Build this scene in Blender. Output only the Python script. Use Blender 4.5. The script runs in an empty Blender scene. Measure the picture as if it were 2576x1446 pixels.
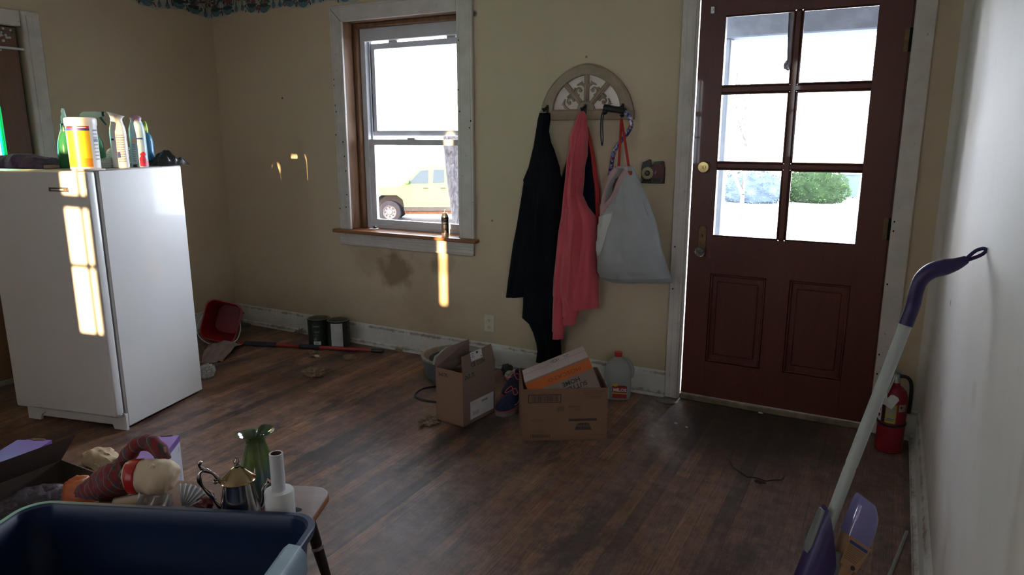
import bpy, bmesh, math, random
from mathutils import Vector, Matrix, noise, Euler
from math import sin, cos, pi, radians, sqrt, atan2
random.seed(7)
scene = bpy.context.scene
COL = scene.collection

# ------------------------------------------------------------------ camera
FPX, YAW, PITCH, EYE = 1770.0, radians(-28.4), radians(12.15), Vector((0, 0, 1.395))
cam_d = bpy.data.cameras.new('camera')
cam_d.sensor_width = 36.0
cam_d.lens = FPX / 2576 * 36.0
cam_d.clip_start, cam_d.clip_end = 0.02, 300
cam = bpy.data.objects.new('camera', cam_d)
cam.location = EYE
cam.rotation_euler = (pi / 2 - PITCH, 0, -YAW)
COL.objects.link(cam)
scene.camera = cam

# ------------------------------------------------------------------ colour management, sky, sun
scene.view_settings.view_transform = 'Standard'
scene.view_settings.look = 'None'
scene.view_settings.exposure = 1.12
scene.view_settings.gamma = 1.0
scene.view_settings.use_curve_mapping = False
world = bpy.data.worlds.new('sky')
scene.world = world
world.use_nodes = True
wn = world.node_tree
wn.nodes['Background'].inputs['Color'].default_value = (0.81, 0.885, 1.0, 1)
wn.nodes['Background'].inputs['Strength'].default_value = 13.0

SUN_DIR = Vector((-0.222, 0.975, -0.140)).normalized()
sun_d = bpy.data.lights.new('sun', 'SUN')
sun_d.energy = 15.0
sun_d.angle = radians(0.45)
sun_d.color = (1.0, 0.62, 0.30)
sun = bpy.data.objects.new('sun', sun_d)
sun.rotation_euler = SUN_DIR.to_track_quat('-Z', 'Y').to_euler()
sun.location = (3, -14, 5)
COL.objects.link(sun)

# ------------------------------------------------------------------ points of the place, read off along the lines of sight
_f = Vector((sin(YAW) * cos(PITCH), cos(YAW) * cos(PITCH), -sin(PITCH)))
_r = Vector((cos(YAW), -sin(YAW), 0))
_d = _f.cross(_r)
def ray(x, y):
    return _f + _r * ((x - 1288) / FPX) + _d * ((y - 723) / FPX)
YB, XL, XR, ZC = 3.62, -4.37, 0.21, 2.43
def W(x, y, Y=YB):
    d = ray(x, y); return EYE + d * (Y / d.y)
def F(x, y, z=0.0):
    d = ray(x, y); return EYE + d * ((z - EYE.z) / d.z)
def S(x, y, X):
    d = ray(x, y); return EYE + d * (X / d.x)
def Dp(x, y, dist):
    return EYE + ray(x, y) * dist

# ------------------------------------------------------------------ materials
def new_mat(name):
    m = bpy.data.materials.new(name)
    m.use_nodes = True
    nt = m.node_tree
    return m, nt, nt.nodes['Principled BSDF']
def setp(b, **k):
    names = dict(rough='Roughness', metal='Metallic', spec='Specular IOR Level', trans='Transmission Weight', ior='IOR',
                 coat='Coat Weight', sheen='Sheen Weight', alpha='Alpha', sss='Subsurface Weight', coatr='Coat Roughness')
    for a, v in k.items():
        b.inputs[names[a]].default_value = v
def N(nt, t, **k):
    n = nt.nodes.new(t)
    for a, v in k.items():
        if a.startswith('_'):
            n.inputs[a[1:].replace('_', ' ')].default_value = v
        else:
            setattr(n, a, v)
    return n
def L(nt, a, b):
    nt.links.new(a, b)
def ramp(nt, fac, stops):
    r = nt.nodes.new('ShaderNodeValToRGB')
    e = r.color_ramp.elements
    while len(e) < len(stops):
        e.new(0.5)
    for i, (p, c) in enumerate(stops):
        e[i].position = p
        e[i].color = (*c, 1) if len(c) == 3 else c
    L(nt, fac, r.inputs[0])
    return r.outputs[0]
def mixc(nt, fac, a, b, mode='MIX'):
    m = nt.nodes.new('ShaderNodeMix'); m.data_type = 'RGBA'; m.blend_type = mode
    for sock, v in ((m.inputs[0], fac), (m.inputs[6], a), (m.inputs[7], b)):
        if isinstance(v, (int, float)): sock.default_value = v
        elif isinstance(v, tuple): sock.default_value = (*v, 1) if len(v) == 3 else v
        else: L(nt, v, sock)
    return m.outputs[2]
def math_(nt, op, a, b=0.0, c=None):
    m = nt.nodes.new('ShaderNodeMath'); m.operation = op
    for i, v in enumerate((a, b) if c is None else (a, b, c)):
        if isinstance(v, (int, float)): m.inputs[i].default_value = v
        else: L(nt, v, m.inputs[i])
    return m.outputs[0]
def coords(nt, scale=(1, 1, 1), rot=(0, 0, 0), loc=(0, 0, 0)):
    t = nt.nodes.new('ShaderNodeTexCoord'); mp = nt.nodes.new('ShaderNodeMapping')
    mp.inputs['Scale'].default_value = scale; mp.inputs['Rotation'].default_value = rot; mp.inputs['Location'].default_value = loc
    L(nt, t.outputs['Object'], mp.inputs[0])
    return mp.outputs[0]
def nz(nt, vec, scale, detail=3.0, rough=0.5, dist=0.0):
    n = nt.nodes.new('ShaderNodeTexNoise')
    n.inputs['Scale'].default_value = scale; n.inputs['Detail'].default_value = detail
    n.inputs['Roughness'].default_value = rough; n.inputs['Distortion'].default_value = dist
    L(nt, vec, n.inputs['Vector'])
    return n.outputs[0]
def bump(nt, b, h, strength, dist=0.01):
    n = nt.nodes.new('ShaderNodeBump'); n.inputs['Strength'].default_value = strength; n.inputs['Distance'].default_value = dist
    L(nt, h, n.inputs['Height']); L(nt, n.outputs[0], b.inputs['Normal'])
MC = {}
def M(name, col=None, rough=0.5, var=0.12, scale=12.0, bmp=0.0, bscale=80.0, stretch=(1, 1, 1), **k):
    """plain procedural material: a colour mottled by noise, optional bump"""
    if name in MC: return MC[name]
    m, nt, b = new_mat(name)
    v = coords(nt, stretch)
    n = nz(nt, v, scale, 4)
    lo = tuple(max(0, c * (1 - var)) for c in col); hi = tuple(min(1, c * (1 + var)) for c in col)
    L(nt, ramp(nt, n, [(0.3, lo), (0.7, hi)]), b.inputs['Base Color'])
    setp(b, rough=rough, **k)
    if bmp: bump(nt, b, nz(nt, v, bscale, 2), bmp, 0.004)
    MC[name] = m
    return m
def glassy(name, tint, gloss=0.12, grough=0.02, dirt=0.0):
    """thin sheet: clear with a mirror-like gleam and a little dirt"""
    if name in MC: return MC[name]
    m, nt, b = new_mat(name)
    nt.nodes.remove(b)
    out = nt.nodes['Material Output']
    tr = N(nt, 'ShaderNodeBsdfTransparent'); tr.inputs[0].default_value = (*tint, 1)
    gl = N(nt, 'ShaderNodeBsdfGlossy'); gl.inputs['Roughness'].default_value = grough
    fr = N(nt, 'ShaderNodeFresnel'); fr.inputs[0].default_value = 1.45
    f2 = math_(nt, 'MULTIPLY_ADD', fr.outputs[0], 1.0, gloss * 0.2)
    mx = N(nt, 'ShaderNodeMixShader')
    L(nt, f2, mx.inputs[0]); L(nt, tr.outputs[0], mx.inputs[1]); L(nt, gl.outputs[0], mx.inputs[2])
    last = mx.outputs[0]
    if dirt:
        df = N(nt, 'ShaderNodeBsdfDiffuse'); df.inputs[0].default_value = (0.8, 0.82, 0.85, 1)
        n = nz(nt, coords(nt), 14, 5, 0.65)
        r = ramp(nt, n, [(0.45, (0, 0, 0)), (0.8, (dirt, dirt, dirt))])
        m2 = N(nt, 'ShaderNodeMixShader'); L(nt, r, m2.inputs[0]); L(nt, last, m2.inputs[1]); L(nt, df.outputs[0], m2.inputs[2])
        last = m2.outputs[0]
    L(nt, last, out.inputs[0])
    MC[name] = m
    return m
def film(name, col, clear=0.5, rough=0.3, var=0.2):
    """thin translucent plastic film"""
    if name in MC: return MC[name]
    m, nt, b = new_mat(name)
    out = nt.nodes['Material Output']
    n = nz(nt, coords(nt), 18, 4)
    L(nt, ramp(nt, n, [(0.3, tuple(c * (1 - var) for c in col)), (0.7, col)]), b.inputs['Base Color'])
    setp(b, rough=rough)
    tl = N(nt, 'ShaderNodeBsdfTranslucent'); tl.inputs[0].default_value = (*col, 1)
    m1 = N(nt, 'ShaderNodeMixShader'); m1.inputs[0].default_value = 0.35
    L(nt, b.outputs[0], m1.inputs[1]); L(nt, tl.outputs[0], m1.inputs[2])
    tr = N(nt, 'ShaderNodeBsdfTransparent')
    m2 = N(nt, 'ShaderNodeMixShader'); m2.inputs[0].default_value = clear
    L(nt, m1.outputs[0], m2.inputs[1]); L(nt, tr.outputs[0], m2.inputs[2])
    L(nt, m2.outputs[0], out.inputs[0])
    MC[name] = m
    return m

def wood(name, c1, c2, axis='Z', scale=3.0, rough=0.4, dark=(0.03, 0.015, 0.008), stretch=14.0, coat=0.0):
    if name in MC: return MC[name]
    m, nt, b = new_mat(name)
    sc = {'X': (1, stretch, stretch), 'Y': (stretch, 1, stretch), 'Z': (stretch, stretch, 1)}[axis]
    v = coords(nt, sc)
    n1 = nz(nt, v, scale, 6, 0.6, 0.6)
    n2 = nz(nt, v, scale * 6, 3)
    c = ramp(nt, n1, [(0.25, c1), (0.5, c2), (0.75, c1)])
    c = mixc(nt, math_(nt, 'MULTIPLY', n2, 0.35), c, dark)
    L(nt, c, b.inputs['Base Color'])
    setp(b, rough=rough, coat=coat)
    bump(nt, b, n1, 0.08, 0.004)
    MC[name] = m
    return m

# ------------------------------------------------------------------ mesh builder
ROOTM = {}
def tag(o, label, cat, group=None):
    o['label'] = label; o['category'] = cat
    if group: o['group'] = group
    return o
def empty(name, loc, rotz=0.0, label=None, cat=None, group=None, kind=None, rot=None):
    o = bpy.data.objects.new(name, None)
    o.empty_display_size = 0.05
    o.location = loc
    o.rotation_euler = rot if rot is not None else (0, 0, rotz)
    COL.objects.link(o)
    ROOTM[o.name] = Matrix.LocRotScale(Vector(loc), o.rotation_euler.to_quaternion(), None)
    if label: tag(o, label, cat, group)
    if kind: o['kind'] = kind
    return o
def frame(o, x, y):
    x = Vector(x).normalized(); y = Vector(y); y = (y - x * y.dot(x)).normalized(); z = x.cross(y)
    m = Matrix.Identity(4)
    for i in range(3):
        m[i][0], m[i][1], m[i][2], m[i][3] = x[i], y[i], z[i], o[i]
    return m
_TXT = {}
def text_geo(s, size, font_bold=0.0):
    key = (s, round(size, 5), font_bold)
    if key not in _TXT:
        cu = bpy.data.curves.new('lettering', 'FONT')
        cu.body = s; cu.size = size; cu.align_x = 'CENTER'; cu.align_y = 'CENTER'
        cu.resolution_u = 2; cu.offset = font_bold
        ob = bpy.data.objects.new('lettering', cu)
        me = bpy.data.meshes.new_from_object(ob)
        _TXT[key] = ([v.co.copy() for v in me.vertices], [tuple(p.vertices) for p in me.polygons])
        bpy.data.objects.remove(ob); bpy.data.meshes.remove(me); bpy.data.curves.remove(cu)
    return _TXT[key]

class MB:
    def __init__(s):
        s.v, s.f, s.m, s.mats = [], [], [], []
    def mi(s, mat):
        if mat not in s.mats: s.mats.append(mat)
        return s.mats.index(mat)
    def add(s, vs, fs, mat, T=None):
        o = len(s.v); k = s.mi(mat) if not isinstance(mat, list) else None
        s.v += [T @ Vector(v) for v in vs] if T is not None else [Vector(v) for v in vs]
        s.f += [tuple(i + o for i in f) for f in fs]
        s.m += [k] * len(fs) if k is not None else [s.mi(q) for q in mat]
        return s
    def bm(s, b, mat, T=None):
        b.verts.index_update()
        return s.add([v.co for v in b.verts], [tuple(v.index for v in f.verts) for f in b.faces], mat, T)
    def box(s, lo, hi, mat, bev=0.0, T=None, seg=1):
        b = bmesh.new()
        bmesh.ops.create_cube(b, size=1.0)
        lo, hi = Vector(lo), Vector(hi)
        c, d = (lo + hi) / 2, hi - lo
        for v in b.verts: v.co = Vector((c.x + v.co.x * d.x, c.y + v.co.y * d.y, c.z + v.co.z * d.z))
        if bev: bmesh.ops.bevel(b, geom=list(b.edges), offset=min(bev, 0.45 * min(abs(q) for q in d)), segments=seg, profile=0.5, affect='EDGES')
        s.bm(b, mat, T); b.free()
        return s
    def prism(s, poly, z0, z1, mat, T=None):
        n = len(poly)
        vs = [(x, y, z0) for x, y in poly] + [(x, y, z1) for x, y in poly]
        fs = [tuple(range(n))[::-1], tuple(range(n, 2 * n))] + [(i, (i + 1) % n, n + (i + 1) % n, n + i) for i in range(n)]
        return s.add(vs, fs, mat, T)
    def loft(s, rings, mat, T=None, closed=True, cap0=True, cap1=True, matfn=None):
        n = len(rings[0]); vs = [p for r in rings for p in r]; fs = []; ms = []
        for i in range(len(rings) - 1):
            for j in range(n if closed else n - 1):
                k = (j + 1) % n
                fs.append((i * n + j, i * n + k, (i + 1) * n + k, (i + 1) * n + j))
                ms.append(matfn(i, j) if matfn else mat)
        if cap0: fs.append(tuple(range(n))[::-1]); ms.append(matfn(0, 0) if matfn else mat)
        if cap1: fs.append(tuple(range((len(rings) - 1) * n, len(rings) * n))); ms.append(matfn(len(rings) - 2, 0) if matfn else mat)
        return s.add(vs, fs, ms, T)
    def lathe(s, prof, mat, n=32, T=None, sx=1.0, sy=1.0, cap0=True, cap1=True, matfn=None, off=None):
        rings = []
        for i, (r, z) in enumerate(prof):
            ox, oy = off[i] if off else (0, 0)
            rings.append([Vector((ox + sx * r * cos(2 * pi * j / n), oy + sy * r * sin(2 * pi * j / n), z)) for j in range(n)])
        return s.loft(rings, mat, T, True, cap0 and prof[0][0] > 1e-5, cap1 and prof[-1][0] > 1e-5, matfn)
    def tube(s, pts, rad, mat, n=10, T=None, caps=True, flat=1.0, closed=False):
        pts = [Vector(p) for p in pts]; m = len(pts)
        rads = rad if isinstance(rad, (list, tuple)) else [rad] * m
        tg = []
        for i in range(m):
            if closed: a, b = pts[(i - 1) % m], pts[(i + 1) % m]
            else: a, b = pts[max(i - 1, 0)], pts[min(i + 1, m - 1)]
            tg.append((b - a).normalized())
        u = tg[0].orthogonal().normalized(); rings = []
        for i in range(m):
            u = (u - tg[i] * u.dot(tg[i]))
            u = u.normalized() if u.length > 1e-6 else tg[i].orthogonal().normalized()
            w = tg[i].cross(u)
            rings.append([pts[i] + u * (rads[i] * cos(2 * pi * j / n)) + w * (rads[i] * flat * sin(2 * pi * j / n)) for j in range(n)])
        if closed: rings.append(rings[0])
        return s.loft(rings, mat, T, True, caps and not closed, caps and not closed)
    def sheet(s, fn, nu, nv, mat, T=None, thick=0.0):
        vs = [fn(i / nu, j / nv) for j in range(nv + 1) for i in range(nu + 1)]
        q = lambda i, j: j * (nu + 1) + i
        fs = [(q(i, j), q(i + 1, j), q(i + 1, j + 1), q(i, j + 1)) for j in range(nv) for i in range(nu)]
        if thick:
            vs = [Vector(v) for v in vs]; nn = [Vector((0, 0, 0)) for _ in vs]
            for f in fs:
                nrm = (vs[f[1]] - vs[f[0]]).cross(vs[f[3]] - vs[f[0]])
                for k in f: nn[k] += nrm
            o = len(vs)
            vs2 = [v - (n_.normalized() if n_.length else Vector((0, 0, 1))) * thick for v, n_ in zip(vs, nn)]
            fs2 = [tuple(k + o for k in f[::-1]) for f in fs]
            rim = [q(i, 0) for i in range(nu)] + [q(nu, j) for j in range(nv)] + [q(i, nv) for i in range(nu, 0, -1)] + [q(0, j) for j in range(nv, 0, -1)]
            fs3 = [(rim[i], rim[i] + o, rim[(i + 1) % len(rim)] + o, rim[(i + 1) % len(rim)]) for i in range(len(rim))]
            vs += vs2; fs = fs + fs2 + fs3
        return s.add(vs, fs, mat, T)
    def blob(s, c, r, mat, seed=0.0, amp=0.25, freq=6.0, sub=4, flat=None, T=None, oct=2, ridged=False):
        b = bmesh.new(); bmesh.ops.create_icosphere(b, subdivisions=sub, radius=1.0)
        c = Vector(c); r = Vector(r) if hasattr(r, '__len__') else Vector((r, r, r))
        for v in b.verts:
            d = v.co.normalized(); p = d * freq + Vector((seed * 7.3, seed * 3.1, seed * 5.7)); k = noise.noise(p)
            if oct > 1: k += 0.5 * noise.noise(p * 2.1)
            if oct > 2: k += 0.35 * noise.noise(p * 4.3)
            if ridged: k = 0.6 - 2 * abs(k)
            q = d * (1 + amp * k)
            v.co = Vector((c.x + q.x * r.x, c.y + q.y * r.y, c.z + q.z * r.z))
            if flat is not None and v.co.z < flat: v.co.z = flat
        s.bm(b, mat, T); b.free()
        return s
    def text(s, t, size, mat, T, wrap=None, sx=1.0, bold=0.0):
        vs, fs = text_geo(t, size, bold)
        vs = [Vector((v.x * sx, v.y, v.z)) for v in vs]
        if wrap: vs = [wrap(v.x, v.y) for v in vs]
        return s.add(vs, fs, mat, T)
    def rect(s, x0, y0, x1, y1, mat, T, z=0.0):
        return s.add([(x0, y0, z), (x1, y0, z), (x1, y1, z), (x0, y1, z)], [(0, 1, 2, 3)], mat, T)
    def barcode(s, x0, y0, x1, y1, mat, T, n=24, z=0.0, seed=1):
        rr = random.Random(seed); x = x0
        while x < x1:
            w = (x1 - x0) / n * rr.choice((0.35, 0.5, 0.9)); s.rect(x, y0, min(x + w, x1), y1, mat, T, z); x += w + (x1 - x0) / n * rr.choice((0.3, 0.5, 0.7))
        return s
    def lines(s, x0, x1, ytop, n, dy, h, mat, T, seed=1, z=0.0):
        rr = random.Random(seed)
        for i in range(n): s.rect(x0, ytop - i * dy - h, x0 + (x1 - x0) * rr.uniform(0.6, 1.0), ytop - i * dy, mat, T, z)
        return s
    def build(s, name, parent=None, world=True, flat=False, angle=38.0, label=None, cat=None, group=None, kind=None, recalc=False, weld=False):
        vs = s.v; loc = None
        if parent is not None:
            PM = ROOTM[parent.name]
            if world:
                inv = PM.inverted(); vs = [inv @ v for v in vs]
        elif world:
            lo = Vector([min(v[i] for v in vs) for i in range(3)]); hi = Vector([max(v[i] for v in vs) for i in range(3)])
            loc = Vector(((lo.x + hi.x) / 2, (lo.y + hi.y) / 2, lo.z))
            vs = [v - loc for v in vs]
        me = bpy.data.meshes.new(name)
        me.from_pydata([tuple(v) for v in vs], [], s.f)
        for m in s.mats: me.materials.append(m)
        me.polygons.foreach_set('material_index', s.m)
        if weld or recalc:
            b = bmesh.new(); b.from_mesh(me)
            if weld: bmesh.ops.remove_doubles(b, verts=list(b.verts), dist=1e-5)
            bmesh.ops.recalc_face_normals(b, faces=list(b.faces))
            b.to_mesh(me); b.free()
        if not flat:
            me.polygons.foreach_set('use_smooth', [True] * len(me.polygons))
            me.set_sharp_from_angle(angle=radians(angle))
        me.update()
        o = bpy.data.objects.new(name, me)
        COL.objects.link(o)
        if parent is not None:
            o.parent = parent; ROOTM[o.name] = ROOTM[parent.name]
        else:
            o.location = loc if loc else (0, 0, 0); ROOTM[o.name] = Matrix.Translation(o.location)
        if label and cat: tag(o, label, cat, group)
        elif label: o['label'] = label
        if kind: o['kind'] = kind
        return o
def smooth_path(pts, n=8, closed=False):
    pts = [Vector(p) for p in pts]; out = []; m = len(pts)
    for i in range(m if closed else m - 1):
        g = lambda k: pts[k % m] if closed else pts[min(max(k, 0), m - 1)]
        p0, p1, p2, p3 = g(i - 1), g(i), g(i + 1), g(i + 2)
        for j in range(n):
            t = j / n
            out.append(0.5 * ((2 * p1) + (p2 - p0) * t + (2 * p0 - 5 * p1 + 4 * p2 - p3) * t * t + (3 * p1 - p0 - 3 * p2 + p3) * t ** 3))
    if not closed: out.append(pts[-1])
    return out
def lerp_table(tab, z):
    """tab: rows sorted by first column descending or ascending; linear interpolation"""
    tab = sorted(tab)
    if z <= tab[0][0]: return tab[0][1:]
    for a, b in zip(tab, tab[1:]):
        if a[0] <= z <= b[0]:
            t = (z - a[0]) / (b[0] - a[0] + 1e-9)
            return tuple(p + (q - p) * t for p, q in zip(a[1:], b[1:]))
    return tab[-1][1:]

# ------------------------------------------------------------------ materials of the room
def wall_mat(name, col, stains=()):
    m, nt, b = new_mat(name)
    v = coords(nt)
    n = nz(nt, v, 1.3, 5, 0.6); n2 = nz(nt, v, 9.0, 5, 0.65)
    c = ramp(nt, n, [(0.3, tuple(q * 0.93 for q in col)), (0.7, col)])
    c = mixc(nt, ramp(nt, n2, [(0.55, (0, 0, 0)), (0.85, (0.16, 0.16, 0.16))]), c, (0.33, 0.25, 0.15))
    geo = N(nt, 'ShaderNodeNewGeometry')
    for (px, py, pz, r, amt, sc) in stains:
        d = N(nt, 'ShaderNodeVectorMath', operation='SUBTRACT'); L(nt, geo.outputs['Position'], d.inputs[0]); d.inputs[1].default_value = (px, py, pz)
        ln = N(nt, 'ShaderNodeVectorMath', operation='LENGTH'); L(nt, d.outputs[0], ln.inputs[0])
        k = math_(nt, 'ADD', math_(nt, 'DIVIDE', ln.outputs['Value'], r), math_(nt, 'MULTIPLY', math_(nt, 'SUBTRACT', nz(nt, v, 11, 4), 0.5), 1.6))
        k = ramp(nt, k, [(0.35, (amt, amt, amt)), (1.0, (0, 0, 0))])
        c = mixc(nt, k, c, sc)
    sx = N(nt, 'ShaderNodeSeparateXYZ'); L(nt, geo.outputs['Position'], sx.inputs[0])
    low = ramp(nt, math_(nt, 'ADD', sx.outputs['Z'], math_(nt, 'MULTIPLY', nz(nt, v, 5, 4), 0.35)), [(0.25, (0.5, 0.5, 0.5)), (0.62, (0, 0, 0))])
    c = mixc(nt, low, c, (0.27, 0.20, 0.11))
    L(nt, c, b.inputs['Base Color'])
    setp(b, rough=0.62, spec=0.35)
    bump(nt, b, nz(nt, v, 60, 3), 0.08, 0.003)
    return m
CREAM = (0.61, 0.50, 0.35)
ST = (0.24, 0.16, 0.08)
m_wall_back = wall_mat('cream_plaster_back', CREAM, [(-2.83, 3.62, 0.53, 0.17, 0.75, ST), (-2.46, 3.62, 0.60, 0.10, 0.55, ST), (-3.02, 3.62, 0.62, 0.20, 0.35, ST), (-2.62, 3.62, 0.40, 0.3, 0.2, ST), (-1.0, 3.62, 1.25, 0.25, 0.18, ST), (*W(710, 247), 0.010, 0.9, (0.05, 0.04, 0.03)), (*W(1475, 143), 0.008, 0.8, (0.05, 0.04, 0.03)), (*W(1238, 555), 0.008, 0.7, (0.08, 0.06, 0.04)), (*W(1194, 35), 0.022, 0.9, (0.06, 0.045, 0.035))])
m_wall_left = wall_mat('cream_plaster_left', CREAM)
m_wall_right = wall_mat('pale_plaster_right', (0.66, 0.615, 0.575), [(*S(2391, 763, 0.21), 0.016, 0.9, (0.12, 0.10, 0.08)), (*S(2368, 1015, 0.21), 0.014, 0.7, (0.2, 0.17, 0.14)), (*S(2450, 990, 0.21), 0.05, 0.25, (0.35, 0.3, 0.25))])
m_ceil = M('ceiling_paint', (0.62, 0.60, 0.54), 0.8)
def trim_mat(name, col=(0.60, 0.59, 0.55), rust=0.0, top=0.145, amt=0.5):
    m, nt, b = new_mat(name)
    v = coords(nt); n = nz(nt, v, 7, 5, 0.65)
    c = ramp(nt, n, [(0.3, tuple(q * 0.8 for q in col)), (0.65, col)])
    specks = ramp(nt, nz(nt, v, 38, 2), [(0.70, (0, 0, 0)), (0.76, (amt, amt, amt))])
    c = mixc(nt, specks, c, (0.2, 0.14, 0.09))
    if rust:
        geo = N(nt, 'ShaderNodeNewGeometry'); sx = N(nt, 'ShaderNodeSeparateXYZ'); L(nt, geo.outputs['Position'], sx.inputs[0])
        d1 = math_(nt, 'ABSOLUTE', math_(nt, 'SUBTRACT', sx.outputs['Z'], top - 0.018)); d2 = math_(nt, 'ABSOLUTE', math_(nt, 'SUBTRACT', sx.outputs['Z'], 0.02))
        d = math_(nt, 'MINIMUM', d1, d2)
        k = math_(nt, 'ADD', math_(nt, 'MULTIPLY', d, 22), math_(nt, 'MULTIPLY', nz(nt, v, 13, 5, 0.7), 1.35))
        k = ramp(nt, k, [(0.62, (rust, rust, rust)), (0.86, (0, 0, 0))])
        c = mixc(nt, k, c, (0.16, 0.085, 0.04))
    L(nt, c, b.inputs['Base Color']); setp(b, rough=0.5)
    bump(nt, b, n, 0.15, 0.004)
    return m
m_trim = trim_mat('white_trim_paint', (0.66, 0.605, 0.555))
m_base = trim_mat('scuffed_baseboard_paint', (0.60, 0.58, 0.53), 0.72)
m_vinyl = M('grey_white_vinyl', (0.62, 0.63, 0.66), 0.4, 0.06)
m_jamb = wood('varnished_jamb', (0.15, 0.062, 0.030), (0.26, 0.135, 0.065), 'Z', 2.2, 0.6, (0.05, 0.02, 0.01), 9)
m_stool = wood('varnished_sill', (0.27, 0.10, 0.04), (0.36, 0.15, 0.06), 'X', 2.2, 0.35, (0.08, 0.03, 0.012), 9)
m_glass = glassy('window_glass', (0.97, 0.985, 1.0), 0.1, 0.01, 0.02)
m_glass_d = glassy('dusty_glass', (0.96, 0.98, 1.0), 0.1, 0.02, 0.07)
m_black = M('black_plastic', (0.012, 0.012, 0.013), 0.4)
m_hole = M('dark_hole', (0.004, 0.004, 0.004), 0.9)
m_white = M('white_plastic', (0.72, 0.72, 0.70), 0.35, 0.05)

def floor_mat():
    m, nt, b = new_mat('worn_oak_strip_floor')
    gp = N(nt, 'ShaderNodeNewGeometry'); v = gp.outputs['Position']
    mpr = N(nt, 'ShaderNodeMapping'); mpr.inputs['Rotation'].default_value = (0, 0, pi / 2); L(nt, v, mpr.inputs[0]); vr = mpr.outputs[0]
    br = N(nt, 'ShaderNodeTexBrick', offset=0.37, offset_frequency=2, squash=1.0)
    for k, q in dict(Scale=1.0, Mortar_Size=0.0016, Mortar_Smooth=0.1, Bias=0.0, Brick_Width=1.15, Row_Height=0.058).items():
        br.inputs[k.replace('_', ' ')].default_value = q
    br.inputs['Color1'].default_value = (0.42, 0.205, 0.100, 1); br.inputs['Color2'].default_value = (0.135, 0.058, 0.033, 1)
    br.inputs['Mortar'].default_value = (0.014, 0.008, 0.005, 1)
    L(nt, vr, br.inputs['Vector'])
    sx = N(nt, 'ShaderNodeSeparateXYZ'); L(nt, v, sx.inputs[0])
    row = math_(nt, 'FLOOR', math_(nt, 'DIVIDE', sx.outputs['X'], 0.058))
    wn_ = N(nt, 'ShaderNodeTexWhiteNoise', noise_dimensions='1D'); L(nt, row, wn_.inputs['W'])
    # grain along the boards, shifted from board to board
    gv = N(nt, 'ShaderNodeCombineXYZ'); L(nt, math_(nt, 'MULTIPLY', sx.outputs['X'], 90), gv.inputs[0]); L(nt, math_(nt, 'MULTIPLY_ADD', sx.outputs['Y'], 3.2, math_(nt, 'MULTIPLY', wn_.outputs['Value'], 50)), gv.inputs[1])
    g = nz(nt, gv.outputs[0], 1.0, 6, 0.65, 0.8)
    c = mixc(nt, ramp(nt, g, [(0.3, (0.8, 0.8, 0.8)), (0.62, (0, 0, 0))]), br.outputs['Color'], (0.045, 0.023, 0.014))
    # board-to-board tone, some boards darkened along their length
    wn2 = N(nt, 'ShaderNodeTexWhiteNoise', noise_dimensions='1D'); L(nt, math_(nt, 'ADD', row, 17.3), wn2.inputs['W'])
    c = mixc(nt, ramp(nt, wn2.outputs['Value'], [(0.15, (0, 0, 0)), (1.0, (0.9, 0.9, 0.9))]), c, (0.095, 0.050, 0.036))
    longn = nz(nt, gv.outputs[0], 0.12, 2)
    dk = math_(nt, 'MULTIPLY', ramp(nt, wn_.outputs['Value'], [(0.84, (0, 0, 0)), (0.86, (0.85, 0.85, 0.85))]), ramp(nt, longn, [(0.40, (0.2, 0.2, 0.2)), (0.5, (1, 1, 1))]))
    c = mixc(nt, dk, c, (0.026, 0.016, 0.015))
    # worn, greyed traffic areas, black water stains, dust
    w = nz(nt, v, 1.1, 6, 0.7); w2 = nz(nt, v, 6.0, 6, 0.75)
    wear = math_(nt, 'MULTIPLY', ramp(nt, w, [(0.36, (0, 0, 0)), (0.60, (1, 1, 1))]), ramp(nt, w2, [(0.36, (0, 0, 0)), (0.66, (0.75, 0.75, 0.75))]))
    c = mixc(nt, wear, c, (0.27, 0.18, 0.135))
    sv = N(nt, 'ShaderNodeCombineXYZ'); L(nt, math_(nt, 'MULTIPLY', sx.outputs['X'], 5.0), sv.inputs[0]); L(nt, math_(nt, 'MULTIPLY', sx.outputs['Y'], 1.6), sv.inputs[1])
    blk = ramp(nt, nz(nt, sv.outputs[0], 1.0, 6, 0.72), [(0.50, (0, 0, 0)), (0.62, (0.85, 0.85, 0.85))])
    c = mixc(nt, blk, c, (0.030, 0.020, 0.019))
    # toward the door the boards turn greyer
    mp = N(nt, 'ShaderNodeMapRange'); L(nt, sx.outputs['X'], mp.inputs[0]); mp.inputs[1].default_value = -2.0; mp.inputs[2].default_value = 0.0
    grey = math_(nt, 'MULTIPLY', mp.outputs[0], math_(nt, 'MULTIPLY_ADD', w2, 0.9, -0.05))
    c = mixc(nt, grey, c, (0.165, 0.120, 0.110))
    def spot(cx, cy, rx, ry, soft, rag):
        a_ = math_(nt, 'DIVIDE', math_(nt, 'SUBTRACT', sx.outputs['X'], cx), rx); b_ = math_(nt, 'DIVIDE', math_(nt, 'SUBTRACT', sx.outputs['Y'], cy), ry)
        q_ = math_(nt, 'SQRT', math_(nt, 'ADD', math_(nt, 'MULTIPLY', a_, a_), math_(nt, 'MULTIPLY', b_, b_)))
        q_ = math_(nt, 'ADD', q_, math_(nt, 'MULTIPLY_ADD', w2, rag, -rag / 2))
        return ramp(nt, q_, [(max(0, 0.75 - soft), (1, 1, 1)), (0.75, (0, 0, 0))])
    # painted in: shade before the door, pale arc for daylight from its crack
    c = mixc(nt, math_(nt, 'MULTIPLY', spot(-0.50, 3.36, 0.80, 0.80, 0.45, 0.5), 0.85), c, (0.032, 0.023, 0.021))
    ax = math_(nt, 'SUBTRACT', sx.outputs['X'], 0.0); ay = math_(nt, 'SUBTRACT', sx.outputs['Y'], 3.62)
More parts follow.
